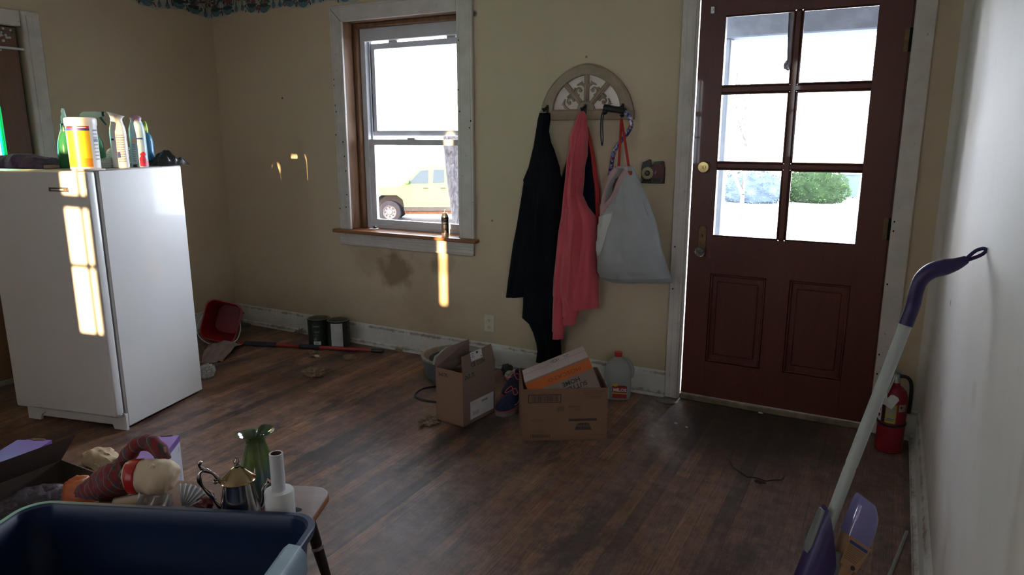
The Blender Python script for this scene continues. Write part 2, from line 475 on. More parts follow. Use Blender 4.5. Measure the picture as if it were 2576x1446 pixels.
    rr_ = math_(nt, 'SQRT', math_(nt, 'ADD', math_(nt, 'MULTIPLY', ax, ax), math_(nt, 'MULTIPLY', ay, ay)))
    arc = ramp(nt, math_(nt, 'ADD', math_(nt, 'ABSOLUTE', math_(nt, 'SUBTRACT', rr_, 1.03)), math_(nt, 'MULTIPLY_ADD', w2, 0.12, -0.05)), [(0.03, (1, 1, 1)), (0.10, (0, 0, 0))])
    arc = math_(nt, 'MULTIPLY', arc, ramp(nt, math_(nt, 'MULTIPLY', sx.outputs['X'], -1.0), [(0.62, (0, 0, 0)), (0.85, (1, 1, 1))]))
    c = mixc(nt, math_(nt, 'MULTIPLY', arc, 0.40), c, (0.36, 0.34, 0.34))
    # dried spill near the mop
    for q_ in ((F(1918, 1361), 0.045, 0.028, 0.2), (F(1957, 1378), 0.03, 0.012, 0.2), (F(1918, 1385), 0.03, 0.012, 0.3), (F(1972, 1389), 0.012, 0.012, 0.2)):
        c = mixc(nt, math_(nt, 'MULTIPLY', spot(q_[0].x, q_[0].y, q_[1], q_[2], 0.12, q_[3]), 0.6), c, (0.16, 0.11, 0.065))
    # rusty split in one board
    fr_ = F(1395, 1235); c = mixc(nt, math_(nt, 'MULTIPLY', spot(fr_.x, fr_.y, 0.03, 0.20, 0.3, 0.6), 0.6), c, (0.17, 0.065, 0.025))
    mot = nz(nt, v, 17, 6, 0.78); c = mixc(nt, 1.0, c, ramp(nt, mot, [(0.3, (0.62, 0.62, 0.62)), (0.72, (1.6, 1.48, 1.38))]), 'MULTIPLY')
    gr2 = N(nt, 'ShaderNodeCombineXYZ'); L(nt, math_(nt, 'MULTIPLY', sx.outputs['X'], 260), gr2.inputs[0]); L(nt, math_(nt, 'MULTIPLY', sx.outputs['Y'], 9), gr2.inputs[1])
    c = mixc(nt, 1.0, c, ramp(nt, nz(nt, gr2.outputs[0], 1.0, 4, 0.7), [(0.32, (0.72, 0.72, 0.72)), (0.66, (1.3, 1.3, 1.3))]), 'MULTIPLY')
    dust = ramp(nt, nz(nt, v, 30, 6, 0.8), [(0.60, (0, 0, 0)), (0.78, (0.5, 0.5, 0.5))])
    c = mixc(nt, math_(nt, 'MULTIPLY', dust, w), c, (0.42, 0.39, 0.36))
    L(nt, c, b.inputs['Base Color'])
    L(nt, math_(nt, 'MULTIPLY_ADD', w2, 0.35, 0.34), b.inputs['Roughness'])
    setp(b, spec=0.5)
    h = math_(nt, 'ADD', math_(nt, 'MULTIPLY', br.outputs['Fac'], -0.6), math_(nt, 'MULTIPLY', g, 0.25))
    bump(nt, b, h, 0.35, 0.002)
    return m
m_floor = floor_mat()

# ------------------------------------------------------------------ room shell
def holed_wall(name, axis, at, th, u0, u1, v0, v1, holes, mat, reveal=None):
    """wall in the plane axis=at (room face), thickness th away from the room, with rectangular openings (u0,u1,v0,v1)"""
    P = (lambda u, v, d: Vector((u, at + d, v))) if axis == 'y' else (lambda u, v, d: Vector((at + d, u, v)))
    us = sorted({u0, u1, *[h[0] for h in holes], *[h[1] for h in holes]}); vs = sorted({v0, v1, *[h[2] for h in holes], *[h[3] for h in holes]})
    mb = MB()
    for a, b_ in zip(us, us[1:]):
        for c, d in zip(vs, vs[1:]):
            mu, mv = (a + b_) / 2, (c + d) / 2
            if any(h[0] < mu < h[1] and h[2] < mv < h[3] for h in holes): continue
            for dd in (0, th):
                mb.add([P(a, c, dd), P(b_, c, dd), P(b_, d, dd), P(a, d, dd)], [(0, 1, 2, 3)], mat)
    for h in holes:
        for (a, c, b_, d) in ((h[0], h[2], h[0], h[3]), (h[1], h[2], h[1], h[3]), (h[0], h[2], h[1], h[2]), (h[0], h[3], h[1], h[3])):
            mb.add([P(a, c, 0), P(b_, d, 0), P(b_, d, th), P(a, c, th)], [(0, 1, 2, 3)], reveal or mat)
    for (a, c, b_, d) in ((u0, v0, u0, v1), (u1, v0, u1, v1), (u0, v0, u1, v0), (u0, v1, u1, v1)):
        mb.add([P(a, c, 0), P(b_, d, 0), P(b_, d, th), P(a, c, th)], [(0, 1, 2, 3)], mat)
    return mb.build(name, flat=True, kind='structure', weld=True, recalc=True)

YR, XE = -2.0, 2.6
WX0, WX1, WZ0, WZ1 = -3.172, -2.31, 0.785, 2.098       # back wall window opening
DX0, DX1, DZ1 = -0.922, 0.0, 2.06                        # front door opening
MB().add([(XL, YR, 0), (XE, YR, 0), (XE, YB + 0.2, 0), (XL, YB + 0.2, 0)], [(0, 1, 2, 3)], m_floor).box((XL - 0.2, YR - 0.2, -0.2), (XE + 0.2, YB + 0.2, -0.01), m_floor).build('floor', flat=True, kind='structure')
MB().box((XL - 0.25, YR - 0.25, ZC), (XE + 0.25, YB + 0.25, ZC + 0.2), m_ceil).build('ceiling', flat=True, kind='structure')
MB().box((XL - 0.6, YR - 0.5, ZC + 0.2), (XE + 3.0, YB + 0.45, ZC + 0.35), m_ceil).prism([(YR - 0.5, ZC + 0.35), (YB + 0.45, ZC + 0.35), ((YR + YB) / 2, ZC + 3.2)], XL - 0.6, XE + 3.0, m_ceil, Matrix(((0, 0, 1, 0), (1, 0, 0, 0), (0, 1, 0, 0), (0, 0, 0, 1)))).build('roof', flat=True, kind='structure')  # unseen gable roof, added so its shadow covers the truck and yard
holed_wall('wall_back', 'y', YB, 0.22, XL, XE + 0.2, 0, ZC, [(WX0, WX1, WZ0, WZ1), (DX0 - 0.02, DX1 + 0.02, 0, DZ1)], m_wall_back, m_jamb)
LDY0, LDY1, LDZ = 1.50, 2.335, 1.99
LFILL = (-1.2, -0.6, 1.1, 1.8)
holed_wall('wall_left', 'x', XL, -0.2, YR, YB + 0.2, 0, ZC, [(LDY0, LDY1, 0, LDZ), LFILL], m_wall_left)
RWIN = (-2.412, -2.258, 1.05, 2.08)
RSMALL = (-2.59, -2.51, 1.89, 2.02)
RFILL = (1.60, 2.15, 1.1, 1.85)
SLIT = (-1.196, -1.122, 1.154, 2.26)
holed_wall('wall_rear', 'y', YR, -0.12, XL, XE + 0.2, 0, ZC, [RWIN, SLIT, RSMALL, RFILL], m_wall_left)
holed_wall('wall_east', 'x', XE, 0.2, YR, YB, 0, ZC, [], m_wall_left)
# the stub of wall on the right: rounded plaster at the inner corner and at its near end
def right_wall():
    mb = MB(); r = 0.05; y0, y1, x1 = 1.20, YB, 0.40
    pts = [(XR - 0.0, y1 - 0.03)]
    pts = []
    rc = 0.035
    for i in range(7):                                   # coved meeting with the back wall
        a = i / 6 * pi / 2; pts.append((XR - rc + rc * cos(a) if False else XR - rc * (1 - sin(a)), y1 - rc * (1 - cos(a))))
    for i in range(9):                                   # bullnose at the near end
        a = i / 8 * pi / 2; pts.append((XR + r - r * cos(a), y0 + r - r * sin(a)))
    poly = [(XR - rc, y1)] + pts[1:] + [(x1, y0), (x1, y1)]
    n = len(poly)
    mb.loft([[Vector((x, y, 0)) for x, y in poly], [Vector((x, y, ZC)) for x, y in poly]], m_wall_right)
    mb.build('wall_right', kind='structure', angle=50, recalc=True)
right_wall()

# baseboards with a moulded top and a shoe strip
def baseboard(name, p0, p1, inward, h=0.142, shoe=True):
    p0, p1, nv = Vector(p0), Vector(p1), Vector(inward)
    prof = [(0, h), (0.008, h), (0.012, h - 0.010), (0.018, h - 0.022), (0.020, h - 0.032), (0.020, 0.030)]
    prof += [(0.034, 0.024), (0.038, 0.010), (0.038, 0.0), (0, 0)] if shoe else [(0.020, 0), (0, 0)]
    rings = [[p + nv * (a - 0.001) + Vector((0, 0, b_)) for a, b_ in prof] for p in (p0, p1)]
    MB().loft(rings, m_base).build(name, kind='structure', angle=25, recalc=True)
baseboard('baseboard_back', (XL, YB, 0), (-0.998, YB, 0), (0, -1, 0))
baseboard('baseboard_back_corner', (0.085, YB, 0), (XR, YB, 0), (0, -1, 0))
baseboard('baseboard_left', (XL, LDY1 + 0.098, 0), (XL, YB, 0), (1, 0, 0))
baseboard('baseboard_right', (XR, 1.25, 0), (XR, YB - 0.02, 0), (-1, 0, 0))

# wallpaper border under the ceiling, flower baskets above a scalloped lower edge
mp_paper = M('border_paper_ground', (0.40, 0.40, 0.36), 0.7, 0.15)
mp_blue = M('border_basket_blue', (0.10, 0.17, 0.21), 0.7, 0.35, 60)
mp_red = M('border_flower_red', (0.24, 0.05, 0.06), 0.7, 0.5, 90)
mp_pink = M('border_flower_pink', (0.36, 0.20, 0.20), 0.7, 0.4, 90)
mp_green = M('border_leaf_green', (0.03, 0.06, 0.05), 0.7, 0.4, 90)
mp_yel = M('border_flower_ochre', (0.20, 0.16, 0.06), 0.7, 0.5, 90)
def border(name, o, ux, length, nrm, seed):
    o, ux, nrm = Vector(o), Vector(ux), Vector(nrm); up = Vector((0, 0, 1)); rr = random.Random(seed); mb = MB()
    T = frame(o + nrm * 0.0015, ux, up)
    zl = lambda s: 2.212 + 0.010 * abs(sin(s * pi / 0.13)) - 0.012 * sin(s * 2 * pi / 0.39)
    n = int(length / 0.01)
    vs = [(i * length / n, zl(i * length / n), 0) for i in range(n + 1)] + [(i * length / n, ZC, 0) for i in range(n + 1)]
    mb.add(vs, [(i, i + 1, n + 2 + i, n + 1 + i) for i in range(n)], mp_paper, T)
    lay = [0.0004]
    def disc(x, z, rx, rz, mat, k=14, lo=0.0, hi=2 * pi, rag=0.0):
        lay[0] += 0.0000015
        p = [(x + rx * (1 + rag * rr.uniform(-1, 1)) * cos(lo + (hi - lo) * i / k), z + rz * (1 + rag * rr.uniform(-1, 1)) * sin(lo + (hi - lo) * i / k), lay[0]) for i in range(k)]
        p = [(min(max(a, 0), length), min(b_, ZC), c) for a, b_, c in p]
        mb.add(p, [tuple(range(k))], mat, T)
    x = 0.05; k = 0
    while x < length:
        z = zl(x)
        if k % 3 != 2:
            disc(x, z + 0.044, 0.050, 0.042, mp_blue, 16, pi, 2 * pi, 0.05)
            disc(x, z + 0.05, 0.05, 0.014, mp_green, 16, 0, 2 * pi, 0.3)
            for _ in range(46):
                disc(x + rr.gauss(0, 0.026), z + 0.066 + abs(rr.gauss(0, 0.026)), rr.uniform(0.006, 0.012), rr.uniform(0.006, 0.011), rr.choice((mp_red, mp_red, mp_green, mp_green, mp_pink, mp_blue)), 8, rag=0.3)
            for _ in range(9): disc(x + rr.choice((-1, 1)) * rr.uniform(0.045, 0.062), z + rr.uniform(0.01, 0.05), 0.006, 0.009, rr.choice((mp_red, mp_green)), 7, rag=0.4)
        else:
            for s_ in (-0.03, 0.03): disc(x + s_, z + 0.022, 0.017, 0.02, mp_blue, 12, rag=0.1); disc(x + s_, z + 0.05, 0.005, 0.02, mp_green, 8, rag=.3)
            for _ in range(16): disc(x + rr.gauss(0, 0.02), z + 0.07 + rr.uniform(0, 0.05), 0.010, 0.010, rr.choice((mp_yel, mp_yel, mp_green, mp_pink)), 8, rag=0.3)
        x += 0.118; k += 1
    return mb.build(name, flat=True, kind='structure')
border('trim_1', (XL, YB, 0), (1, 0, 0), XE - XL, (0, -1, 0), 3)
border('trim_2', (XL, YR, 0), (0, 1, 0), YB - YR, (1, 0, 0), 5)

# ------------------------------------------------------------------ window in the back wall
def casing(name, parts, kind='structure', nail=True):
    mb = MB()
    for lo, hi in parts: mb.box(lo, hi, m_trim, 0.004)
    return mb
win = empty('window_1', (-2.74, YB, WZ0), kind='structure')
mb = MB(); yc0 = YB - 0.022
mb.box((-3.262, yc0, WZ0), (WX0 + 0.002, YB, 2.188), m_trim, 0.004)
mb.box((WX1 - 0.002, yc0, WZ0), (-2.205, YB, 2.188), m_trim, 0.004)
mb.box((WX0, yc0 - 0.001, WZ1 - 0.002), (WX1, YB, 2.188), m_trim, 0.004)
mb.box((-3.262, yc0 - 0.004, 2.178), (-2.205, YB, 2.192), m_trim, 0.003)
for sx_ in (-3.245, WX0 - 0.018, WX1 + 0.018, -2.222): mb.box((sx_ - 0.0015, yc0 - 0.0012, WZ0), (sx_ + 0.0015, yc0 + 0.002, 2.18), m_base)
for i in range(16):
    zz_ = 0.86 + 1.25 * random.random(); xx_ = random.choice((-3.25, -3.19, -2.295, -2.225)) + random.uniform(-0.01, 0.01)
    mb.box((xx_ - 0.003, yc0 - 0.0015, zz_ - 0.005), (xx_ + 0.003, yc0 + 0.001, zz_ + 0.005), m_hole)
mb.add([(-3.262, yc0 - 0.0015, 2.188), (-3.258, yc0 - 0.0015, 2.188), (WX0 + 0.003, yc0 - 0.0015, WZ1), (WX0 - 0.001, yc0 - 0.0015, WZ1)], [(0, 1, 2, 3)], m_hole)
mb.build('window_casing', win)
MB().box((-3.305, YB - 0.055, WZ0 - 0.022), (-2.178, YB - 0.001, WZ0), m_stool, 0.005).box((WX0, YB - 0.002, WZ0 - 0.02), (WX1, YB + 0.22, WZ0 + 0.001), m_stool).build('window_sill', win)
mb = MB(); mb.box((-3.266, YB - 0.018, 0.680), (-2.212, YB, WZ0 - 0.022), m_trim, 0.003)
mb.box((-3.266, YB - 0.024, 0.680), (-2.212, YB, 0.694), m_trim, 0.004); mb.box((-3.266, YB - 0.021, 0.715), (-2.212, YB, 0.735), m_trim, 0.003)
mb.build('apron', win)
# wooden stop on the jamb
mb = MB()
mb.box((WX0, YB + 0.085, WZ0), (WX0 + 0.028, YB + 0.14, WZ1), m_jamb, 0.006); mb.box((WX1 - 0.028, YB + 0.085, WZ0), (WX1, YB + 0.14, WZ1), m_jamb, 0.006)
mb.box((WX0 + 0.001, YB + 0.084, WZ1 - 0.03), (WX1 - 0.001, YB + 0.141, WZ1 - 0.001), m_jamb, 0.006)
mb.build('jamb_stop', win)
fy0, fy1 = YB + 0.12, YB + 0.20
fx0, fx1, fz0, fz1 = WX0 + 0.028, WX1 - 0.028, WZ0, WZ1 - 0.028
mb = MB()
mb.box((fx0, fy0, fz0), (fx0 + 0.040, fy1, fz1), m_vinyl, 0.003); mb.box((fx1 - 0.040, fy0, fz0), (fx1, fy1, fz1), m_vinyl, 0.003)
mb.box((fx0 + 0.001, fy0 - 0.001, fz1 - 0.080), (fx1 - 0.001, fy1 + 0.001, fz1 - 0.001), m_vinyl, 0.003); mb.box((fx0 + 0.001, fy0 - 0.001, fz0 + 0.001), (fx1 - 0.001, fy1 + 0.001, fz0 + 0.028), m_vinyl, 0.003)
for k in (0.012, 0.028): mb.box((fx0 + 0.04, fy1 - 0.02 - k, fz0 + .02), (fx0 + 0.052, fy1 - 0.012 - k, fz1 - .05), m_vinyl, 0.002)
mb.build('window_frame', win)
def sash(name, y0, y1, z0, z1, bot, top, rails):
    mb = MB(); x0, x1 = fx0 + 0.034, fx1 - 0.034
    mb.box((x0, y0, z0), (x0 + 0.042, y1, z1), m_vinyl, 0.003); mb.box((x1 - 0.042, y0, z0), (x1, y1, z1), m_vinyl, 0.003)
    mb.box((x0 + 0.001, y0 - 0.001, z0 - 0.001), (x1 - 0.001, y1 + 0.001, z0 + bot), m_vinyl, 0.003); mb.box((x0 + 0.001, y0 - 0.001, z1 - top), (x1 - 0.001, y1 + 0.001, z1 + 0.001), m_vinyl, 0.003)
    s_ = mb.build(name, win)
    MB().box((x0 + 0.04, (y0 + y1) / 2 - 0.002, z0 + bot - 0.003), (x1 - 0.04, (y0 + y1) / 2 + 0.002, z1 - top + 0.003), m_glass).build('glass_pane', s_)
    return s_
up = sash('upper_sash', fy0 + 0.048, fy0 + 0.074, 1.395, 1.978, 0.034, 0.034, 0)
lo = sash('lower_sash', fy0 + 0.012, fy0 + 0.040, fz0 + 0.024, 1.372, 0.036, 0.036, 0)
for x_ in (-2.915, -2.47): MB().box((x_ - 0.035, fy0 + 0.045, 1.975), (x_ + 0.035, fy0 + 0.07, 1.990), m_vinyl, 0.005).build('tilt_latch', up)
MB().box((-2.80, fy0 + 0.015, 1.370), (-2.74, fy0 + 0.038, 1.384), m_vinyl, 0.004).build('sash_lock', lo)

# unseen openings
def plain_window(name, axis, at, h, vbars, hbars, depth):
    w = empty(name, (h[0], at, h[2]) if axis == 'y' else (at, h[0], h[2]), kind='structure')
    P = (lambda a, b_, c, d, d0, d1: ((a, at + min(d0, d1), c), (b_, at + max(d0, d1), d))) if axis == 'y' else (lambda a, b_, c, d, d0, d1: ((at + min(d0, d1), a, c), (at + max(d0, d1), b_, d)))
    mb = MB(); dd = depth
    for x_, t in vbars: mb.box(*P(x_ - t / 2, x_ + t / 2, h[2], h[3], dd * 0.3, dd * 0.55), m_trim)
    for z_, t in hbars: mb.box(*P(h[0], h[1], z_ - t / 2, z_ + t / 2, dd * 0.3, dd * 0.55), m_trim)
    for (a, b_, c, d) in ((h[0] - 0.09, h[0], h[2] - 0.09, h[3] + 0.09), (h[1], h[1] + 0.09, h[2] - 0.09, h[3] + 0.09), (h[0], h[1], h[2] - 0.09, h[2]), (h[0], h[1], h[3], h[3] + 0.09)):
        mb.box(*P(a, b_, c, d, 0, -0.02 * (1 if depth > 0 else -1)), m_trim)
    mb.build('window_frame', w)
    MB().box(*P(h[0], h[1], h[2], h[3], dd * 0.42, dd * 0.44), m_glass).build('glass_pane', w)
plain_window('window_2', 'y', YR, RWIN, [(-2.303, 0.016)], [(1.375, 0.02), (1.668, 0.062)], -0.12)
plain_window('spot_opening', 'y', YR, RSMALL, [], [], -0.12)  # small opening added to throw the sun spot on the back wall
plain_window('stripe_opening', 'y', YR, SLIT, [], [(1.7, 0.03)], -0.12)  # narrow opening added to throw the sun stripe below the sill
plain_window('fill_opening_left', 'x', XL, LFILL, [(-0.9, 0.03)], [(1.45, 0.03)], -0.2)  # opening added in the left wall for cool sky fill
plain_window('fill_opening_rear', 'y', YR, RFILL, [(1.875, 0.04)], [(1.45, 0.05)], -0.12)  # opening added behind the camera for warm bounced fill
def portal(name, loc, rot, sx, sy):
    a = bpy.data.lights.new(name, 'AREA'); a.shape = 'RECTANGLE'; a.size = sx; a.size_y = sy; a.cycles.is_portal = True
    o = bpy.data.objects.new(name, a); o.location = loc; o.rotation_euler = rot; COL.objects.link(o)
portal('portal_window', ((WX0 + WX1) / 2, YB + 0.23, (WZ0 + WZ1) / 2), (-pi / 2, 0, 0), WX1 - WX0, WZ1 - WZ0)
portal('portal_door', (-0.465, YB + 0.23, 1.43), (-pi / 2, 0, 0), 0.72, 1.15)
portal('portal_left', (XL - 0.21, sum(LFILL[:2]) / 2, sum(LFILL[2:]) / 2), (0, -pi / 2, 0), LFILL[3] - LFILL[2], LFILL[1] - LFILL[0])
portal('portal_rear', (sum(RFILL[:2]) / 2, YR - 0.13, sum(RFILL[2:]) / 2), (pi / 2, 0, 0), RFILL[1] - RFILL[0], RFILL[3] - RFILL[2])

# ------------------------------------------------------------------ front door
m_door = wood('oxblood_door', (0.088, 0.018, 0.0095), (0.120, 0.026, 0.013), 'Z', 2.5, 0.38, (0.05, 0.012, 0.008), 10, coat=0.15)
m_brass = M('brass', (0.60, 0.48, 0.22), 0.28, 0.15, metal=1.0)
m_oldbrass = M('tarnished_brass', (0.16, 0.10, 0.05), 0.45, 0.3, 30, metal=0.8)
m_steel = M('steel', (0.55, 0.56, 0.57), 0.3, 0.1, metal=1.0)
door = empty('door_1', (-0.46, YB, 0), kind='structure')
dy0, dy1 = YB + 0.004, YB + 0.045
gx0, gx1, gz0, gz1 = -0.806, -0.128, 0.893, 1.960
rows = [(gz0, 1.236), (1.264, 1.600), (1.630, gz1)]; cols = [(gx0, -0.482), (-0.452, gx1)]
mb = MB()
mb.box((-0.9165, dy0, 0.035), (gx0 + 0.012, dy1, 2.05), m_door, 0.002); mb.box((gx1 - 0.012, dy0, 0.035), (-0.006, dy1, 2.05), m_door, 0.002)
mb.box((gx0, dy0 + 0.0005, gz1), (gx1, dy1, 2.05), m_door); mb.box((gx0, dy0 + 0.0005, 0.702), (gx1, dy1, gz0), m_door); mb.box((gx0, dy0 + 0.0005, 0.035), (gx1, dy1, 0.228), m_door)
mb.box((-0.520, dy0 + 0.0008, 0.228), (-0.410, dy1, 0.702), m_door)
for (a, b_) in ((gx0 + 0.01, -0.520), (-0.410, gx1 - 0.01)):
    mb.box((a, dy0 + 0.014, 0.228), (b_, dy1 - 0.012, 0.702), m_door)
    mb.box((a + 0.035, dy0 + 0.008, 0.268), (b_ - 0.035, dy0 + 0.02, 0.662), m_door, 0.006)
    for (p, q, r_, s_) in ((a, a + 0.014, 0.228, 0.702), (b_ - 0.014, b_, 0.228, 0.702), (a, b_, 0.228, 0.242), (a, b_, 0.688, 0.702)):
        mb.box((p, dy0 + 0.004, r_), (q, dy0 + 0.02, s_), m_door, 0.005)
leaf = mb.build('door_leaf', door)
mb = MB()
mb.box((-0.482, dy0 + 0.003, gz0), (-0.452, dy1 - 0.003, gz1), m_door, 0.005)
for z_ in ((1.236, 1.264), (1.600, 1.630)): mb.box((gx0, dy0 + 0.004, z_[0]), (gx1, dy1 - 0.004, z_[1]), m_door, 0.005)
for (x0, x1) in cols:
    for (z0, z1) in rows:
        for (p, q, r_, s_) in ((x0, x0 + 0.008, z0, z1), (x1 - 0.008, x1, z0, z1), (x0, x1, z0, z0 + 0.008), (x0, x1, z1 - 0.008, z1)):
            mb.box((p, dy0 + 0.008, r_), (q, dy0 + 0.02, s_), m_door, 0.003)
mb.build('muntin', leaf)
for (x0, x1) in cols:
    for (z0, z1) in rows: MB().box((x0 + 0.004, dy0 + 0.018, z0 + 0.004), (x1 - 0.004, dy0 + 0.022, z1 - 0.004), m_glass_d).build('glass_pane', leaf)
Tn = frame(Vector((-0.858, dy0, 1.242)), (1, 0, 0), (0, 0, 1))        # local z = toward the room
mb = MB(); mb.lathe([(0.031, 0), (0.031, 0.010), (0.027, 0.018), (0.026, 0.020), (0.0, 0.021)], m_brass, 36, Tn)
mb.lathe([(0.013, 0.020), (0.013, 0.025), (0.0, 0.026)], m_brass, 24, Tn); mb.box((-0.0015, -0.008, 0.026), (0.0015, 0.008, 0.0267), m_hole, 0, Tn)
mb.build('deadbolt', leaf)
mb = MB(); mb.box((-0.868, dy0 - 0.003, 0.782), (-0.826, dy0, 0.945), m_oldbrass, 0.002)
for (x_, z_) in ((-0.862, 0.938), (-0.832, 0.938), (-0.862, 0.789), (-0.832, 0.789)): mb.lathe([(0.003, 0), (0.002, 0.001), (0, 0.0015)], m_oldbrass, 10, frame(Vector((x_, dy0 - 0.003, z_)), (1, 0, 0), (0, 0, 1)))
mb.lathe([(0.0045, 0), (0.0, 0.0006)], m_hole, 12, frame(Vector((-0.847, dy0 - 0.0032, 0.897)), (1, 0, 0), (0, 0, 1))); mb.box((-0.849, dy0 - 0.0038, 0.886), (-0.845, dy0 - 0.003, 0.897), m_hole)
plate = mb.build('lock_plate', leaf)
m_crystal, nt_, b_c = new_mat('clear_knob_glass'); setp(b_c, rough=0.03, trans=0.9, ior=1.5); L(nt_, ramp(nt_, nz(nt_, coords(nt_), 30), [(0.3, (0.8, 0.85, 0.88)), (0.7, (0.95, 0.97, 1))]), b_c.inputs['Base Color'])
Tn = frame(Vector((-0.847, dy0 - 0.003, 0.816)), (1, 0, 0), (0, 0, 1))
mb = MB(); mb.lathe([(0.012, 0), (0.010, 0.004), (0.008, 0.02)], m_steel, 20, Tn)
mb.lathe([(0.010, 0.020), (0.020, 0.024), (0.027, 0.034), (0.027, 0.040), (0.021, 0.050), (0.012, 0.054), (0.0, 0.055)], m_crystal, 12, Tn)
mb.build('glass_knob', leaf, angle=20)
for z_ in (0.98, 1.80): MB().tube([(-0.006, dy0 - 0.004, z_ - 0.05), (-0.006, dy0 - 0.004, z_ + 0.05)], 0.006, m_hole, 10).box((-0.03, dy0 - 0.002, z_ - 0.048), (-0.006, dy0 + 0.001, z_ + 0.048), m_oldbrass).build('hinge', leaf)
mb = MB(); mb.box((-0.868, dy0 - 0.004, 1.972), (-0.850, dy0, 2.004), m_steel, 0.002); mb.box((-0.864, dy0 - 0.012, 1.982), (-0.854, dy0 - 0.003, 1.994), m_steel, 0.002); mb.build('catch_plate', leaf)
# casing, jamb strips and threshold
mb = MB()
mb.box((-1.000, YB - 0.022, 0), (-0.930, YB, 2.16), m_trim, 0.004); mb.box((-1.000, YB - 0.012, 0), (-0.921, YB + 0.006, 2.16), m_trim, 0.003)
mb.box((0.0, YB - 0.022, 0), (0.082, YB, 2.16), m_trim, 0.004); mb.box((-1.001, YB - 0.0225, 2.07), (0.083, YB - 0.001, 2.161), m_trim, 0.004)
mb.box((-0.975, YB - 0.0235, 0), (-0.972, YB - 0.02, 2.1), m_base); mb.box((-0.945, YB - 0.0235, 0), (-0.943, YB - 0.02, 2.1), m_base)
for i in range(9): z_ = random.uniform(0.1, 1.3); x_ = random.choice((-0.98, -0.95, 0.012, 0.03)); mb.box((x_ - 0.003, YB - 0.0235, z_ - 0.004), (x_ + 0.003, YB - 0.02, z_ + 0.004), m_hole)
mb.build('door_casing', door)
mb = MB(); mb.box((-0.942, YB + 0.006, 0), (-0.934, YB + 0.22, 2.06), m_trim); mb.box((-0.012, YB + 0.046, 0), (0.02, YB + 0.22, 2.06), m_trim); mb.box((-0.006, YB + 0.004, 0), (0.003, YB + 0.05, 2.06), m_door); mb.box((-0.933, YB + 0.05, 2.045), (0.02, YB + 0.22, 2.06), m_trim)
mb.build('door_jamb', door)
MB().box((-0.918, YB - 0.012, 0.0), (0.0, YB + 0.22, 0.032), M('worn_threshold', (0.20, 0.15, 0.095), 0.55, 0.35, 20), 0.006).build('threshold', door)

# ------------------------------------------------------------------ door with leaded glass in the left wall
m_bdoor = wood('brown_door', (0.135, 0.058, 0.027), (0.165, 0.075, 0.036), 'Z', 2.5, 0.42, (0.05, 0.02, 0.01), 10)
d2 = empty('door_2', (XL, 1.9, 0), kind='structure')
x0, x1 = XL - 0.055, XL - 0.012
mb = MB(); gy0, gy1 = 1.66, 2.180
mb.box((x0, LDY0 + 0.008, 0.01), (x1, gy0, LDZ - 0.008), m_bdoor, 0.003); mb.box((x0, gy1, 0.01), (x1, LDY1 - 0.022, LDZ - 0.008), m_bdoor, 0.003)
mb.box((x0, gy0, 1.72), (x1 - 0.001, gy1, LDZ - 0.008), m_bdoor); mb.box((x0, gy0, 0.01), (x1 - 0.001, gy1, 1.290), m_bdoor); mb.box((x0 - 0.04, LDY1 - 0.05, 0.01), (x0 + 0.002, LDY1 - 0.001, LDZ - 0.001), m_hole); mb.box((x0 - 0.04, LDY0, LDZ - 0.05), (x0 + 0.002, LDY1 - 0.001, LDZ - 0.001), m_hole); mb.box((x0 - 0.04, LDY0 + 0.001, 0.01), (x0 + 0.002, LDY0 + 0.05, LDZ - 0.001), m_hole)
mb.box((x0, gy0, 1.555), (x1, gy1, 1.580), M('lead_came', (0.05, 0.05, 0.05), 0.5)); mb.box((x0, 2.02, 1.29), (x1, 2.035, 1.72), MC['lead_came'])
leaf2 = mb.build('door_leaf', d2)
m_gr = glassy('green_leaded_glass', (0.05, 0.62, 0.30), 0.2, 0.08); m_cl = glassy('aqua_leaded_glass', (0.45, 0.86, 0.74), 0.2, 0.1); m_am = glassy('amber_leaded_glass', (0.85, 0.72, 0.35), 0.2, 0.1)
mb = MB(); xm = XL - 0.035
mb.box((xm, gy0, 1.29), (xm + 0.003, gy1 - 0.02, 1.555), m_cl); mb.box((xm, gy1 - 0.02, 1.29), (xm + 0.003, gy1, 1.555), m_gr)
mb.box((xm, gy0, 1.58), (xm + 0.003, gy1, 1.72), m_am)
for a, b_ in (((2.14, 1.47), (2.03, 1.40)), ((2.14, 1.40), (2.03, 1.47)), ((2.16, 1.435), (2.1, 1.435))): mb.tube([(xm + 0.004, a[0], a[1]), (xm + 0.004, b_[0], b_[1])], 0.0025, MC['lead_came'], 6)
mb.build('leaded_glass', leaf2)
rr_ = random.Random(4); mb = MB(); mfl = M('sprig_white', (0.52, 0.47, 0.42), 0.6); mlf = M('sprig_dark', (0.04, 0.06, 0.05), 0.6)
for cy, cz in ((2.235, 1.93), (2.20, 1.85), (2.265, 1.945)):
    for _ in range(9):
        a = rr_.uniform(0, 6.28); q = rr_.uniform(0.005, 0.03)
        mb.lathe([(0.007, 0), (0, 0.001)], rr_.choice((mfl, mfl, mlf)), 7, frame(Vector((x1 + 0.0005, cy + q * cos(a), cz + q * sin(a))), (0, 1, 0), (0, 0, 1)))
mb.build('flower_sprigs', leaf2)  # whitish flower sprigs on the upper part of the door
MB().tube([(XL + 0.004, LDY0 + 0.0, 1.868), (XL + 0.004, LDY1 + 0.03, 1.868)], 0.007, m_white, 12).build('curtain_rod', d2)
mb = MB()
for lo_, hi_ in (((XL - 0.001, LDY1 - 0.004, 0), (XL + 0.022, LDY1 + 0.095, 2.075)), ((XL - 0.001, LDY0 - 0.095, 0), (XL + 0.022, LDY0 + 0.004, 2.075)), ((XL, LDY0 + 0.006, LDZ - 0.004), (XL + 0.0215, LDY1 - 0.006, 2.0745))): mb.box(lo_, hi_, m_trim, 0.006)
